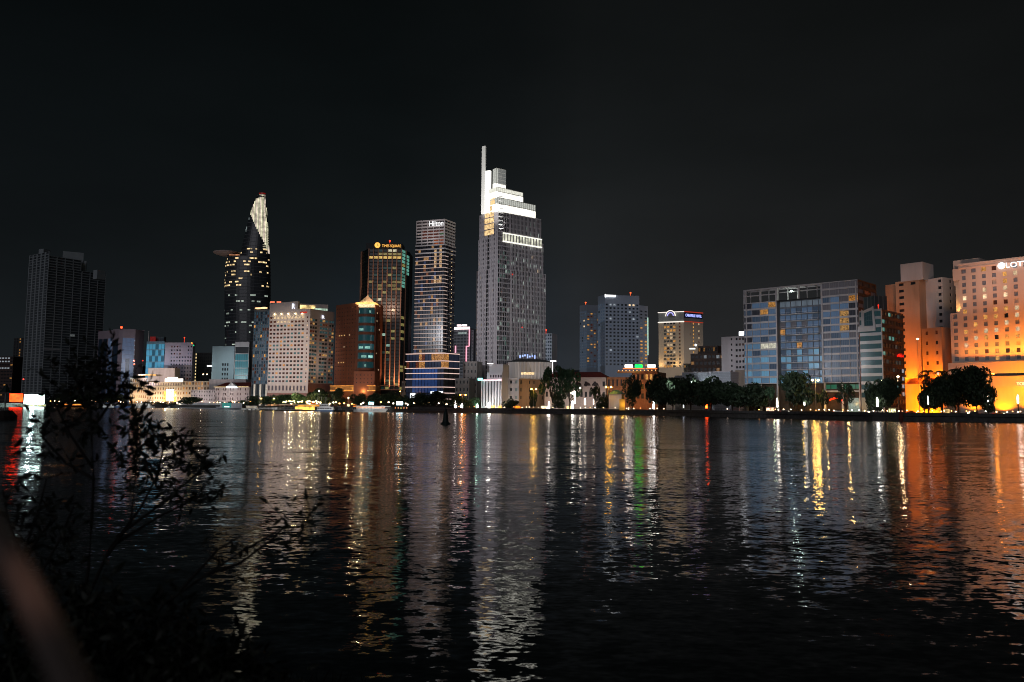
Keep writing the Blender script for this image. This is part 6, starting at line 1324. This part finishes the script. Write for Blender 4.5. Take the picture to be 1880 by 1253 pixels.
# bollard lamps along the promenade
def bollard(col, st):
    mb = MB(); mb.lathe((0, 0, 0), [(.12, 0), (.1, .7)], 6, 0); mb.lathe((0, 0, .7), [(.1, 0), (.26, .12), (.26, .32), (.1, .45)], 8, 1)
    return mb.mesh('bollard_lamp', [BLACK, lit(col, st, nee=True, name='lamp_bulb')])
BOL = [bollard('ffc890', 9), bollard('ffe6cc', 12), bollard('ffa860', 8), bollard('ffd2a0', 16)]
px = 92.0; nb_ = 0
while px < 1882:
    Y = shoreY(px) + (1.1 if px > 842 else 3 + 9 * R()); p = pt(px, Y, 748)
    if not (1200 < px < 1400 and R() < .7):
        o = bpy.data.objects.new('bollard_lamp', random.choice(BOL)); C.objects.link(o); o.location = (p[0], p[1], (3.9 if R() < .6 else 3.6) if px > 842 else GZ + .6 + 1.8 * R()); o.scale = (1, 1, 1) if px > 842 else (2.1, 2.1, 2.1)
        o['label'] = 'small warm round lamp on a short black post along the far bank'; o['category'] = 'bollard lamp'; o['group'] = 'bollard lamps along the promenade'; nb_ += 1
    px += random.choice((5, 7, 8, 9, 12, 15, 4, 18)) * (1 if px < 1200 else 1.1) * (.95 if px < 842 else 1)
# promenade railing
T = Thing('railing', 'dark metal railing along the top of the river wall', 'railing', (*SH[7], 3.9))
mb = MB(); pm_ = MB()
for a, b_ in zip(SH[6:12], SH[7:13]):
    L_ = math.dist(a, b_); u = ((b_[0] - a[0]) / L_, (b_[1] - a[1]) / L_); mb.obox(a, u, 0, L_, -.5, -.44, 4.85, 4.92); mb.obox(a, u, 0, L_, -.5, -.44, 4.4, 4.44)
    for k in range(int(L_ / 3)): pm_.obox(a, u, k * 3, k * 3 + .06, -.5, -.44, 3.9, 4.85)
T.part('rail', mb, BLACK); T.part('post', pm_, BLACK, stuff=True)
# small cars on the quay road
CARB = {}
def car(px, Y, head, label, colr, base=GZ, lights=True):
    Y = max(Y, shoreY(px) + 7) if base == GZ else Y; p = pt(px, Y, 745); T = Thing('car', label, 'car', (p[0], p[1], base), 'cars on the quay road'); x, y = p
    sec = [(-2.1, .35, .75, .78), (-1.9, .3, .95, .84), (-1.1, .28, 1.0, .86), (-.7, .28, 1.42, .7), (.6, .28, 1.46, .7), (1.2, .28, 1.0, .84), (1.9, .3, .85, .84), (2.15, .35, .7, .76)]
    mb = MB(); mb.rings([[(x + head * a, y - w_, base + b0), (x + head * a, y + w_, base + b0), (x + head * a, y + w_ * .92, base + t), (x + head * a, y - w_ * .92, base + t)] for a, b0, t, w_ in sec]); T.part('body', mb, surf('car_paint_%s' % (colr,), colr, .3, .1, spec=.5))
    mb = MB(); mb.obox((x, y - .78), (1, 0), -.62, .62, 0, .03, base + 1.02, base + 1.36); T.part('side_window', mb, DARK)
    for dx in (-1.3, 1.3):
        for dy in (-.72, .72):
            mb = MB(); mb.rings([[(x + dx + .32 * math.cos(k * PI / 6), y + dy + s_, base + .32 + .32 * math.sin(k * PI / 6)) for k in range(12)] for s_ in (-.13, .13)]); T.part('wheel', mb, BLACK)
    if lights:
        for dy in (-.55, .55): mb = MB(); mb.lathe((x + head * 2.12, y + dy, base + .6), [(.05, 0), (.16, .08), (.16, .18), (.05, .26)], 8); T.part('headlight', mb, lit('fff4e0', 25, nee=True, name='headlight'))
        mb = MB(); mb.obox((x - head * 2.1 - .05, y - .7), (1, 0), 0, .1, -1.4, .02, base + .6, base + .75); T.part('tail_light', mb, lit('ff2010', 2, name='red_lamp'))
    return T
for args in ((1195, 548, 1, 'dark car near the white column right of the brick block', (.05, .05, .06)), (1160, 552, -1, 'silver car by the white pavilion', (.4, .4, .42)), (1538, 368, 1, 'silver car under the red neon sign', (.4, .4, .42)), (1603, 362, -1, 'car with bright headlights beside the column under the dark trees', (.3, .3, .3)), (1672, 361, 1, 'red car below the tall floodlight mast', (.3, .03, .02)), (1786, 352, -1, 'dark car left of the tapering white column', (.05, .05, .06)), (1832, 350, 1, 'orange taxi right of the tapering white column', (.5, .18, .03)), (1440, 408, 1, 'dark car by the column at the apartment block left corner', (.06, .06, .07))): car(*args)
car(1278, 538, 1, 'white car parked on the roof of the low garage', (.6, .6, .62), GARZ + .02, False)
# =================================================================== boats, jetty, billboards
BW = surf('boat_white', (.5, .52, .54), .5, .15, .8); BB = surf('boat_blue', (.04, .09, .2), .5, .2)
def boat(px0, px1, Y, label, hullm=BW, hh=1.3, cab=(.2, .75, 2.4), cabm=BW, winm=None, roof=None, name='boat', fl=1, cat='boat', nwin=8):
    a, b_ = pt(px0, Y, 755)[0], pt(px1, Y, 755)[0]; L_ = b_ - a; wd = min(6, L_ * .28); T = Thing(name, label, cat, ((a + b_) / 2, Y, 0)); mb = MB()
    rs = []
    for s, w_, up_ in ((0, .7, .1), (.12, .95, 0), (.5, 1, 0), (.8, .85, .15), (.93, .5, .4), (1, .06, .7)):
        x = a + L_ * (s if fl > 0 else 1 - s); rs.append([(x, Y - wd / 2 * w_ * .8, -.3), (x, Y + wd / 2 * w_ * .8, -.3), (x, Y + wd / 2 * w_, hh + up_), (x, Y - wd / 2 * w_, hh + up_)])
    mb.rings(rs if fl > 0 else rs); T.part('hull', mb, hullm)
    c0, c1, h = cab; x0, x1 = (a + L_ * c0, a + L_ * c1) if fl > 0 else (b_ - L_ * c1, b_ - L_ * c0); y0 = Y - wd * .36
    mb = MB(); mb.rings([[(x0, y0, hh - .1), (x1, y0, hh - .1), (x1, Y + wd * .36, hh - .1), (x0, Y + wd * .36, hh - .1)], [(x0 + .2, y0 + .15, hh + h), (x1 - h * .4, y0 + .15, hh + h), (x1 - h * .4, Y + wd * .34, hh + h), (x0 + .2, Y + wd * .34, hh + h)]]); T.part('cabin', mb, cabm)
    for k in range(nwin):
        q0 = x0 + .6 + (x1 - x0 - 1 - h * .4) * k / nwin; q1 = q0 + (x1 - x0 - 1 - h * .4) / nwin * .72; mb = MB(); mb.obox((q0, y0), (1, 0), 0, q1 - q0, -.08, .06, hh + h * .35, hh + h * .8); T.part('window', mb, winm or DARK)
    mb = MB(); mb.box(x0 - .4, x1 - h * .3, y0 - .3, Y + wd * .4, hh + h, hh + h + .15); T.part('roof', mb, roof or BW)
    return T
b1 = boat(650, 721, 612, 'long white river restaurant boat with a row of warm windows', hh=1.6, cab=(.06, .97, 2.9), winm=lit('ffb888', 1.1, .6, sc_=.8), name='river_boat', nwin=18)
x0, x1 = pt(648, 612)[0], pt(722, 612)[0]; mb = MB()
for k in range(22): mb.box(x0 + (x1 - x0) * k / 22, x0 + (x1 - x0) * k / 22 + .15, 607.5, 607.7, 1.6, 3)
mb.box(x0, x1, 607.5, 607.7, 2.9, 3.02); b1.part('guard_rail', mb, BW)
boat(577, 624, 606, 'white and blue passenger ferry moored before the lit pavilion', BB, 1.0, (.12, .78, 2.2), name='ferry', fl=1, nwin=6)
b2 = boat(584, 612, 611, 'white upper deck cruiser with masts just behind the blue hulled ferry', BW, 3.2, (.1, .8, 2.4), name='cruiser', nwin=5); mb = MB()
for px in (584, 591.5, 600): p = pt(px, 611); mb.tube([(p[0], 611, 3), (p[0], 611, zz(px, 729, 611))], .1)
b2.part('mast', mb, BW)
boat(612, 634, 600, 'small dark tugboat right of the white and blue ferry', BLACK, 1.0, (.3, .6, 3.0), surf('tug_grey', (.15, .16, .17)), name='tugboat', fl=-1, nwin=3)
boat(442, 476, 695, 'white motor yacht moored left of the long jetty', BW, 1.3, (.1, .7, 2.2), name='yacht', fl=-1, nwin=5, winm=lit('ffe8c0', .5, .5))
boat(249, 284, 898, 'pale covered launch moored below the cream colonial hotel', BW, 1.4, (.05, .8, 3.2), name='launch', nwin=6, winm=lit('e8e0d0', .6, .6))
boat(211, 240, 890, 'dark blue launch with white cabin beside the pale covered launch', BB, 1.5, (.1, .6, 2.6), name='launch', nwin=5, winm=lit('d8e0e8', .5, .6))
boat(186, 209, 880, 'white launch with blue hull stripe seen through the shrub', BW, 1.5, (.2, .8, 2.4), name='launch', nwin=5)
boat(306, 317, 905, 'small motorboat moored before the dark riverside tree', BW, .8, (.2, .6, 1.3), name='motorboat', nwin=2)
T = boat(100, 172, 850, 'low dinner boat lined with amber lights seen through the shrub', BLACK, 1.2, (.05, .92, 3), surf('dark_wood', (.05, .03, .02)), lit('ff9a40', 2.2, .7, nee=True, sc_=.3), BLACK, 'dinner_boat', nwin=16)
for px, Y, z, P, col in ((600, 606, 7, 2.0, (1, .97, .92)), (672, 612, 7, 1.5, (1, .95, .9)), (700, 612, 7, 1.5, (1, .9, .8)), (505, 645, 6, 1.6, (1, .93, .85)), (458, 695, 7, 2.0, (1, .95, .9)), (265, 898, 8, 2.0, (1, .95, .9)), (225, 890, 8, 1.6, (.95, .97, 1)), (195, 880, 8, 1.8, (1, 1, 1))): flood_or_fill((*pt(px, Y - 14), z), (*pt(px, Y), 2), P, col, 100, .8)  # added spots over the water, there to brighten the moored boats
# jetty, pontoons, fence
T = Thing('jetty', 'long white jetty on piles running from the yacht to the ferry', 'jetty', (*pt(515, 640), 0)); a, b_ = pt(455, 660), pt(553, 618); L_ = math.dist(a, b_); u = ((b_[0] - a[0]) / L_, (b_[1] - a[1]) / L_)
mb = MB(); mb.obox(a, u, 0, L_, -3, 0, 1.1, 1.6); T.part('deck', mb, BW); mb = MB()
for k in range(40): mb.obox(a, u, L_ * k / 40, L_ * k / 40 + .12, -.15, 0, 1.6, 2.7)
mb.obox(a, u, 0, L_, -.12, .03, 2.7, 2.85); T.part('guard_rail', mb, BW)
for k in range(12): mb = MB(); mb.obox(a, u, L_ * k / 12, L_ * k / 12 + .5, -1, -.2, -1, 1.1); T.part('pile', mb, BLACK)
T = Thing('pontoon', 'dark moored pontoon with a dim covered deck right of the long river boat', 'pontoon', (*pt(740, 598), 0)); a, b_ = pt(722, 603), pt(818, 594)
mb = MB(); T.band(mb, a, b_, -.5, 1.4, 0, back=5); T.part('deck', mb, surf('dark_wood', (.05, .03, .02))); mb = MB(); T.band(mb, a, lerp(a, b_, .3), 4.4, 4.8, .3, back=5); T.part('roof', mb, surf('dark_wood', (.05, .03, .02)))
for k in range(6): mb = MB(); T.band(mb, lerp(a, b_, .01 + k * .055), lerp(a, b_, .015 + k * .055), 1.4, 4.4, 0, back=.3); T.part('post', mb, BLACK)
for k in range(5): mb = MB(); T.band(mb, lerp(a, b_, .03 + k * .055), lerp(a, b_, .05 + k * .055), 2.6, 3.9, -2, back=2.2); T.part('deck_lamp', mb, lit(('ff9a60', 'ffb888', 'e0d070')[k % 3], .9, .7, sc_=.8))
T = Thing('hoarding', 'pale corrugated hoarding along the quay before the pediment building', 'fence', (*pt(400, 800), GZ)); a, b_ = pt(330, 905), pt(447, 716)
mb = MB(); L_ = math.dist(a, b_); u = ((b_[0] - a[0]) / L_, (b_[1] - a[1]) / L_); n_ = 120
for k in range(n_): mb.obox(a, u, L_ * k / n_, L_ * (k + .8) / n_, -.1, .02 + .06 * (k % 2), 1.2, 6.2)
T.part('panel', mb, surf('grey_hoarding', (.42, .43, .46), .6, .15)); mb = MB(); T.band(mb, lerp(a, b_, .74), lerp(a, b_, .86), 1.6, 6.2, .3); T.part('teal_panel', mb, lit('30c8c0', .32, .3, nee=True, name='sign_light')); mb = MB(); T.band(mb, lerp(a, b_, .77), lerp(a, b_, .84), 2.0, 2.8, .4); T.part('bright_strip', mb, lit('e0ffff', 2.0, nee=True, name='strip_light'))
fill_wash(a, b_, 4, .8, (.92, .92, 1), 22, n=5, zs=12, ang=130)
T = Thing('deck', 'low pale floating deck in front of the corrugated hoarding', 'deck', (*pt(390, 790), 0)); mb = MB(); a, b_ = pt(326, 890), pt(444, 700); T.band(mb, a, b_, -.5, 1.0, 0, back=5); T.part('platform', mb, surf('grey_deck', (.25, .26, .28)))
# lit pavilion on the quay
T = Thing('restaurant_pavilion', 'open riverside pavilion glowing yellow under white string lights', 'pavilion', (*pt(545, 640), GZ)); a, b_ = pt(516, 650), pt(583, 630); z0 = zz(548, 752, 640)
mb = MB(); T.band(mb, a, b_, zz(548, 744, 640), zz(548, 742.4, 640), 1, back=9); T.part('roof', mb, surf('canvas', (.6, .5, .35))); 
for k in range(9): mb = MB(); T.band(mb, lerp(a, b_, k / 8.2), lerp(a, b_, k / 8.2 + .01), GZ, zz(548, 744, 640), 0, back=.2); T.part('post', mb, surf('canvas', (.6, .5, .35)))
mb = MB(); T.band(mb, lerp(a, b_, .3), b_, GZ + .3, zz(548, 745, 640), -8, back=8.2); T.part('lit_interior', mb, lit('ffb040', 3.0, .6, nee=True, sc_=.25))
for k in range(26):
    mb = MB(); t = (k + .5) / 26; p = off(a, b_, -1 - 5 * R(), lerp(a, b_, t)); mb.lathe((*p, zz(548, 741 - 2.5 * R() - 2 * abs(math.sin(t * 9)), 640)), [(.05, 0), (.28, .2), (.28, .4), (.05, .6)], 6); T.part('string_lamp', mb, lit('ffd890', 26, nee=True, name='lamp_bulb'))
for t in (.2, .5, .8): lamp((*off(a, b_, -3, lerp(a, b_, t)), GZ + 4.5), 2500, (1, .75, .35)); lamp((*off(a, b_, -6, lerp(a, b_, t)), GZ + 11), 1500, (1, .85, .5))
mb = MB(); a, b_ = pt(528, 632), pt(578, 622); T = Thing('moored_barge', 'yellow lit floating terrace between the jetty and the ferry', 'barge', (*a, 0)); T.band(mb, a, b_, -.4, .9, 0, back=4); T.part('deck', mb, BLACK); mb = MB(); T.band(mb, lerp(a, b_, .3), b_, 1, 3.4, -1, back=1.2); T.part('lit_wall', mb, lit('ffc050', 2.0, .7, nee=True, sc_=.3))
for k in range(6): mb = MB(); T.band(mb, lerp(a, b_, .3 + k * .135), lerp(a, b_, .31 + k * .135), .9, 3.6, 0); T.part('post', mb, BLACK)
mb = MB(); T.band(mb, lerp(a, b_, .27), b_, 3.6, 3.9, .3, back=4); T.part('roof', mb, BW)
# small warm shop stalls along the quay (lit kiosks)
for px, Y, w_, col, lab in ((652, 640, 7, 'ff9040', 'amber lit kiosk left of the long river boat'), (640, 628, 5, 'fff0b0', 'white lit stall behind the tugboat'), (905, 596, 9, 'ffd070', 'warm lit stall before the ribbed white building'), (918, 597, 7, 'ffc060', 'yellow lit stall at the right corner of the ribbed white building'), (950, 594, 14, 'ff8020', 'orange lit terrace before the corner house'), (998, 588, 10, 'ffe0b0', 'pale lit stall right of the corner house'), (1045, 578, 10, 'ffd890', 'warm lit stall at the foot of the white light banner'), (1415, 424, 16, 'ffc0a0', 'pinkish lit stall at the left corner of the pale framed apartment block'), (1640, 364, 14, 'f0f0b0', 'pale green lit stall at the foot of the stepped orange block'), (1740, 362, 12, 'd8b070', 'dim lit bench shelter under the dark trees before the hotel')):
    p0, p1 = pt(px - w_ / 2, Y), pt(px + w_ / 2, Y); T = Thing('market_stall', lab, 'stall', (*p0, GZ)); ht = 2.6; mb = MB(); T.band(mb, p0, p1, GZ + ht, GZ + ht + .2, .6, back=2.5); T.part('roof', mb, surf('canvas', (.6, .5, .35)))
    for t in (0, .96): mb = MB(); T.band(mb, lerp(p0, p1, t), lerp(p0, p1, t + .04), GZ, GZ + ht, 0, back=.1); T.part('post', mb, BLACK)
    mb = MB(); T.band(mb, lerp(p0, p1, .05), lerp(p0, p1, .95), GZ + .3, GZ + ht - .2, -2, back=2.2); T.part('lit_counter', mb, lit(col, 2.2 if px < 1600 else 1.1, .8, nee=True, sc_=.7))
# signs on the boats
for px, py0, py1, Y, w_, col, st, lab in ((683, 738.5, 743, 606, 9, '80f0ff', 5, 'small teal lit sign above the long river boat'), (735, 738, 744, 598, 12, 'c8f0ff', 9, 'bright white blue sign above the dark pontoon')):
    T = Thing('lit_sign', lab, 'sign', (*pt(px, Y), 4)); p0, p1 = pt(px - w_ / 2, Y), pt(px + w_ / 2, Y); mb = MB(); T.band(mb, p0, p1, zz(px, py1, Y), zz(px, py0, Y), .3); T.part('panel', mb, lit(col, st, .3, nee=True, name='sign_light')); mb = MB()
    T.band(mb, lerp(p0, p1, .45), lerp(p0, p1, .55), 1, zz(px, py1, Y), -.02, back=.2); T.part('post', mb, BLACK)
# billboards
for x0, x1, y0, y1, col, st, Y, lab in ((17, 42, 722.5, 738.5, 'ff2a06', 10, 800, 'red orange lit billboard at the far left shore'), (43.5, 82, 724, 744, 'dffff8', 13, 796, 'dazzling white lit billboard beside the red orange one')):
    T = Thing('billboard', lab, 'billboard', (*pt((x0 + x1) / 2, Y), GZ)); p0, p1 = pt(x0, Y, 735), pt(x1, Y, 735); mb = MB(); mb2 = MB(); T.band(mb, p0, p1, zz(x0, y1, Y), zz(x0, y0, Y), 0, back=.6); T.part('case', mb, BLACK); T.band(mb2, lerp(p0, p1, .02), lerp(p0, p1, .98), zz(x0, y1, Y) + .2, zz(x0, y0, Y) - .2, .2)
    T.part('screen', mb2, lit(col, st, .6 if x0 < 20 else .1, nee=True, name='billboard_screen', sc_=.2))
    for t in (.15, .8): mb = MB(); T.band(mb, lerp(p0, p1, t), lerp(p0, p1, t + .05), GZ, zz(x0, y1, Y), -.1, back=.5); T.part('post', mb, BLACK)
lamp((*pt(62, 786), zz(62, 735, 786)), 60000, (.7, 1, .95), 2)
T = Thing('terminal', 'low yellowish lit shed under the two billboards', 'building', (*pt(60, 790), GZ)); a, b_ = pt(28, 790), pt(88, 788); T.facade(a, b_, GZ, zz(60, 747, 790), 8, 1, .8, .6, .4, lambda i, j: lit('f0e890', .7 if i > 3 else .25, .7, sc_=.3)); T.finish([surf('dull_render', (.2, .18, .17), .85, .25)])
# small city lamps far left
for k, (px, py, col, st, lab) in enumerate(((246, 664, 'ff5030', 6, 'upper red warning lamp right of the grey violet tower'), (246.5, 670.5, 'ff6a40', 3, 'lower red warning lamp right of the grey violet tower'), (262, 664, 'c03020', 2, 'dim red lamp left of the bright blue glass block'), (373, 689, 'ffe0b0', 3, 'left warm roof lamp behind the whitish terrace'), (380, 689, 'ffe0b0', 3, 'right warm roof lamp behind the whitish terrace'), (43, 698, 'ff5040', 2, 'red lamp on a mast at the foot of the unlit tower'))):
    Y = 1000; p = W(px, py, Y); T = Thing('mast_lamp', lab, 'lamp', (p.x, Y, GZ)); mb = MB(); mb.tube([(p.x, Y, GZ), (p.x, Y, p.z)], .2); T.part('mast', mb, BLACK); mb = MB(); mb.lathe((p.x, Y, p.z), [(.1, 0), (1.0, .6), (1.0, 1.3), (.1, 1.9)], 8); T.part('bulb', mb, lit(col, st, nee=True, name='red_lamp'))
# buoy, beacon, red marker
GRN = surf('buoy_green', (.006, .016, .014), .6, .3, 1)
T = Thing('buoy', 'dark green conical channel buoy floating in the middle of the river', 'buoy', (*pt(818, 205, 780), 0)); x, y = T.loc[:2]; s = 205 / F
mb = MB(); mb.lathe((x, y, -.2), [(.5, 0), (9.2 * s, .1), (9.2 * s, .5), (6.5 * s, .8)], 18); T.part('float', mb, GRN); mb = MB(); mb.lathe((x, y, .6), [(6 * s, 0), (4.6 * s, 1.1), (3.6 * s, 2.4), (2.6 * s, 2.6)], 14); T.part('tower', mb, GRN); mb = MB(); mb.lathe((x, y, 3.2), [(2.2 * s, 0), (2.4 * s, .5), (.3 * s, 1.2)], 12); T.part('topmark', mb, GRN)
T = Thing('channel_beacon', 'dark triangular channel beacon on a pole at the left edge', 'beacon', (*pt(7, 215, 780), 0)); x, y = T.loc[:2]; s = 215 / F; zt = zz(7, 705, 215); zb = zz(7, 720, 215)
mb = MB(); mb.tube([(x, y, 0), (x, y, zb)], .16, 8); T.part('pole', mb, surf('pale_pole', (.2, .22, .2))); mb = MB(); mb.lathe((x, y, zb), [(8.5 * s, 0), (8.3 * s, .15), (.3 * s, zt - zb)], 12); T.part('topmark', mb, GRN); mb = MB(); mb.lathe((x - .6, y, -.4), [(24 * s, 0), (24 * s, 1.4), (20 * s, 2.0), (16 * s, 2.8)], 14); T.part('base', mb, surf('dark_timber', (.02, .015, .012), .9, .4))
T = Thing('marker_post', 'dull red marker post standing in the water below the tall floodlight mast', 'marker post', (*pt(1654, 345, 760), 0)); x, y = T.loc[:2]; mb = MB(); mb.lathe((x, y, -1), [(.75, 0), (.75, 4.6), (.45, 5.0), (.45, 6.6), (.15, 7)], 10); T.part('post', mb, surf('dull_red', (.11, .025, .02), .8, .3)); mb = MB(); mb.lathe((x, y, 1), [(1.1, 0), (1.1, .6), (.9, .8)], 10); T.part('collar', mb, surf('dull_red', (.11, .025, .02), .8, .3))

for px, z, P, col in ((262, 7, 5000, (1, .8, .5)), (283, 6, 4000, (1, .75, .45)), (330, 7, 5000, (1, .85, .6)), (372, 7, 3000, (1, .9, .7)), (412, 6, 3000, (1, .85, .5)), (438, 6, 3500, (1, .9, .4)), (462, 6, 2500, (1, .7, .3)), (500, 6, 2500, (1, .85, .4)), (610, 5, 2500, (1, .8, .4)), (740, 6, 2000, (1, .7, .3)), (868, 5, 1800, (.6, 1, .7)), (930, 5, 2000, (1, .7, .3)), (1035, 5, 2200, (1, .85, .6)), (1150, 5, 1500, (1, .7, .3)), (1420, 6, 1200, (.8, 1, .6)), (1555, 5, 1500, (1, .6, .2)), (1640, 5, 1500, (.9, 1, .6))):
    lamp((*pt(px, shoreY(px) + 14), z), P * .6, col, .5)
# =================================================================== foreground
SH_L = leafmat('shrub_leaf', (.006, .008, .005), (.012, .015, .009)); STEM = surf('shrub_stem', (.008, .007, .006), .9, .3, 8, streak=False)
rs = random.Random(21)
def leaf(mb, p, d, l, w_):
    d = d.normalized(); s_ = d.cross(Vector((rs.gauss(0, 1), rs.gauss(0, 1), rs.gauss(0, 1)))).normalized(); nrm = d.cross(s_)
    q = [p, p + d * l * .35 + s_ * w_, p + d * l * .7 + s_ * w_ * .7 + nrm * l * -.05, p + d * l + nrm * l * -.14, p + d * l * .7 - s_ * w_ * .7 + nrm * l * -.05, p + d * l * .35 - s_ * w_]
    mid = p + d * l * .35 + nrm * w_ * .35; mb.poly([q[0], q[1], mid]); mb.poly([mid, q[1], q[2], q[3]]); mb.poly([mid, q[3], q[4], q[5]]); mb.poly([q[0], mid, q[5]])
def shrub(label, Y, stems, clusters, L=.085, name='shrub'):
    base = W(*stems[0][0], Y); T = Thing(name, label, 'shrub', (base.x, Y, min(base.z, bank_z(base.x, Y) - .05)))
    for st in stems:
        mb = MB(); pts = [W(a, b_, Y + rs.uniform(-.12, .12)) for a, b_ in st]; n = len(pts); mb.tube(pts, [max(.0035, .013 * (1 - .75 * i / n)) for i in range(n)], 6); T.part('stem', mb, STEM, smooth=True)
    for cx_, cy_, rx, ry, cnt in clusters:
        mb = MB(); tw = cnt // 6
        for _ in range(max(1, tw)):
            a = rs.random() * 2 * PI; rr_ = rs.random() ** .5; x, y = cx_ + rx * rr_ * math.cos(a), cy_ + ry * rr_ * math.sin(a); p0 = W(x, y, Y + rs.uniform(-.3, .3))
            d = Vector((rs.gauss(0, .6) + math.cos(a) * .5, rs.gauss(0, .4), rs.gauss(.1, .5) - math.sin(a) * .2)).normalized(); tl_ = L * 1.9; mb.tube([p0 - d * tl_ * .6, p0, p0 + d * tl_], [.003, .0025, .0015], 4, 1)
            for k in range(6):
                t = -.4 + 1.4 * k / 5; lf = (d * .6 + Vector((rs.gauss(0, .7), rs.gauss(0, .7), rs.gauss(-.15, .6)))).normalized(); leaf(mb, p0 + d * tl_ * t, lf, L * rs.uniform(.65, 1.15), L * .19)
        T.part('leaves', mb, [SH_L, STEM])
    return T
shrub('tall dark leafy shrub in front of the far left shore with one straight stem', 6.0,
  [[(150, 1120), (163, 1040), (168, 960), (172, 880), (168, 800), (165, 720), (180, 670), (196, 625)], [(170, 860), (130, 800), (100, 740)], [(168, 790), (210, 730), (235, 690)], [(167, 760), (140, 700), (120, 670)], [(172, 880), (120, 850), (75, 800)]],
  [(194, 662, 12, 32, 27), (180, 690, 40, 32, 80), (125, 690, 42, 30, 68), (215, 695, 34, 30, 74), (160, 725, 60, 24, 68), (228, 722, 20, 18, 31), (110, 730, 26, 22, 24), (165, 770, 62, 22, 31), (190, 815, 45, 30, 24), (120, 800, 34, 22, 22), (150, 850, 40, 24, 22), (95, 830, 20, 14, 12)])
shrub('dark shrub branch with leaf clusters spreading right over the water', 6.3,
  [[(160, 1100), (200, 1010), (260, 930), (290, 870), (300, 820), (270, 780)], [(215, 985), (290, 930), (350, 880), (385, 850)], [(300, 820), (330, 800), (362, 800)], [(210, 1000), (290, 950), (360, 915), (415, 895)], [(190, 1030), (240, 960), (250, 860), (235, 790)]],
  [(270, 800, 48, 32, 117), (300, 845, 50, 32, 117), (255, 770, 26, 16, 31), (345, 815, 22, 18, 24), (385, 858, 30, 22, 40), (330, 905, 46, 20, 52), (300, 885, 40, 18, 31), (410, 893, 20, 12, 17), (350, 925, 30, 12, 18), (230, 840, 20, 40, 24)])
shrub('thin bare branch tipped by one leaf tuft low over the golden reflection', 5.6,
  [[(250, 1180), (300, 1110), (380, 1055), (440, 1015), (510, 975), (570, 958)], [(380, 1055), (440, 1035), (500, 990), (525, 965)], [(330, 1085), (400, 1010), (440, 985)]],
  [(574, 955, 22, 13, 26), (535, 958, 14, 6, 12), (515, 985, 18, 12, 12), (440, 995, 24, 16, 12), (390, 1030, 30, 18, 12)])
shrub('dark shrub spreading along the left edge above the blurred handrail', 5.4,
  [[(20, 1100), (45, 1010), (70, 940), (85, 880)], [(40, 1020), (15, 960), (5, 900)], [(60, 1080), (110, 990), (135, 930)], [(30, 1060), (75, 980), (105, 950)]],
  [(70, 930, 44, 40, 40), (25, 960, 40, 44, 40), (110, 965, 34, 30, 26), (60, 880, 30, 20, 18), (85, 785, 34, 18, 18), (55, 800, 20, 14, 12), (30, 1010, 60, 50, 60), (120, 1020, 50, 50, 44)])
shrub('dark undergrowth bush at the lower left on the near bank', 4.6,
  [[(150, 1260), (170, 1150), (190, 1080)], [(280, 1270), (290, 1180), (310, 1110)], [(60, 1240), (90, 1130), (100, 1060)], [(400, 1280), (420, 1210), (450, 1150)]],
  [(120, 1165, 120, 60, 330), (220, 1200, 130, 60, 400), (330, 1225, 120, 50, 300), (430, 1245, 90, 35, 120), (80, 1220, 120, 60, 300), (230, 1120, 80, 30, 70), (150, 1100, 60, 30, 50)], L=.1, name='bush')
gm = MB()
for _ in range(5200):
    x = rs.uniform(-9, 4.5); y = rs.uniform(2.2, 10.5); z = bank_z(x, y)
    if z < .1: continue
    h = rs.uniform(.1, .34); a = rs.random() * 6.28; dx, dy = math.cos(a) * .012, math.sin(a) * .012; lx, ly = rs.gauss(0, .1), rs.gauss(0, .1)
    gm.poly([(x - dx, y - dy, z - .03), (x + dx, y + dy, z - .03), (x + lx * .5 + dx * .6, y + ly * .5, z + h * .6), (x + lx, y + ly, z + h)])
single('grass', gm, SH_L, kind='stuff')
# handrail beside the camera, far out of focus
T = Thing('handrail', 'blurred brown metal handrail sloping down in the lower left corner', 'handrail', tuple(W(60, 1090, .62))); mb = MB()
mb.tube([W(-150, 720, .95), W(-35, 930, .72), W(52, 1090, .6), W(128, 1253, .52), W(240, 1500, .44)], .0105, 14); T.part('rail', mb, surf('brown_rail_paint', (.075, .062, .056), .45, .2, 20, streak=False), smooth=True)
q = W(-35, 930, .72); mb = MB(); mb.tube([q, (q.x - .05, q.y + .1, 2.6)], .012, 10); T.part('post', mb, surf('brown_rail_paint', (.075, .062, .056), .45, .2, 20, streak=False))
flood_or_fill(tuple(W(60, 1095, .6) + Vector((.25, -.9, 1.6))), tuple(W(60, 1098, .6)), 1.5, (1, .56, .43), 4, .9, .03, 'path_light')
flood_or_fill(tuple(W(60, 1095, .6) + Vector((.6, -1.4, 2.6))), tuple(W(120, 1205, .56)), .06, (1, .8, .72), 40, .9, .1, 'path_light')
sc.cycles.use_denoising = True
sc.cycles.filter_width = 1.0
sc.cycles.max_bounces = 5; sc.cycles.diffuse_bounces = 1; sc.cycles.glossy_bounces = 3; sc.cycles.transmission_bounces = 1
sc.cycles.sample_clamp_indirect = 6; sc.cycles.sample_clamp_direct = 0
sc.cycles.caustics_reflective = False; sc.cycles.use_light_tree = True
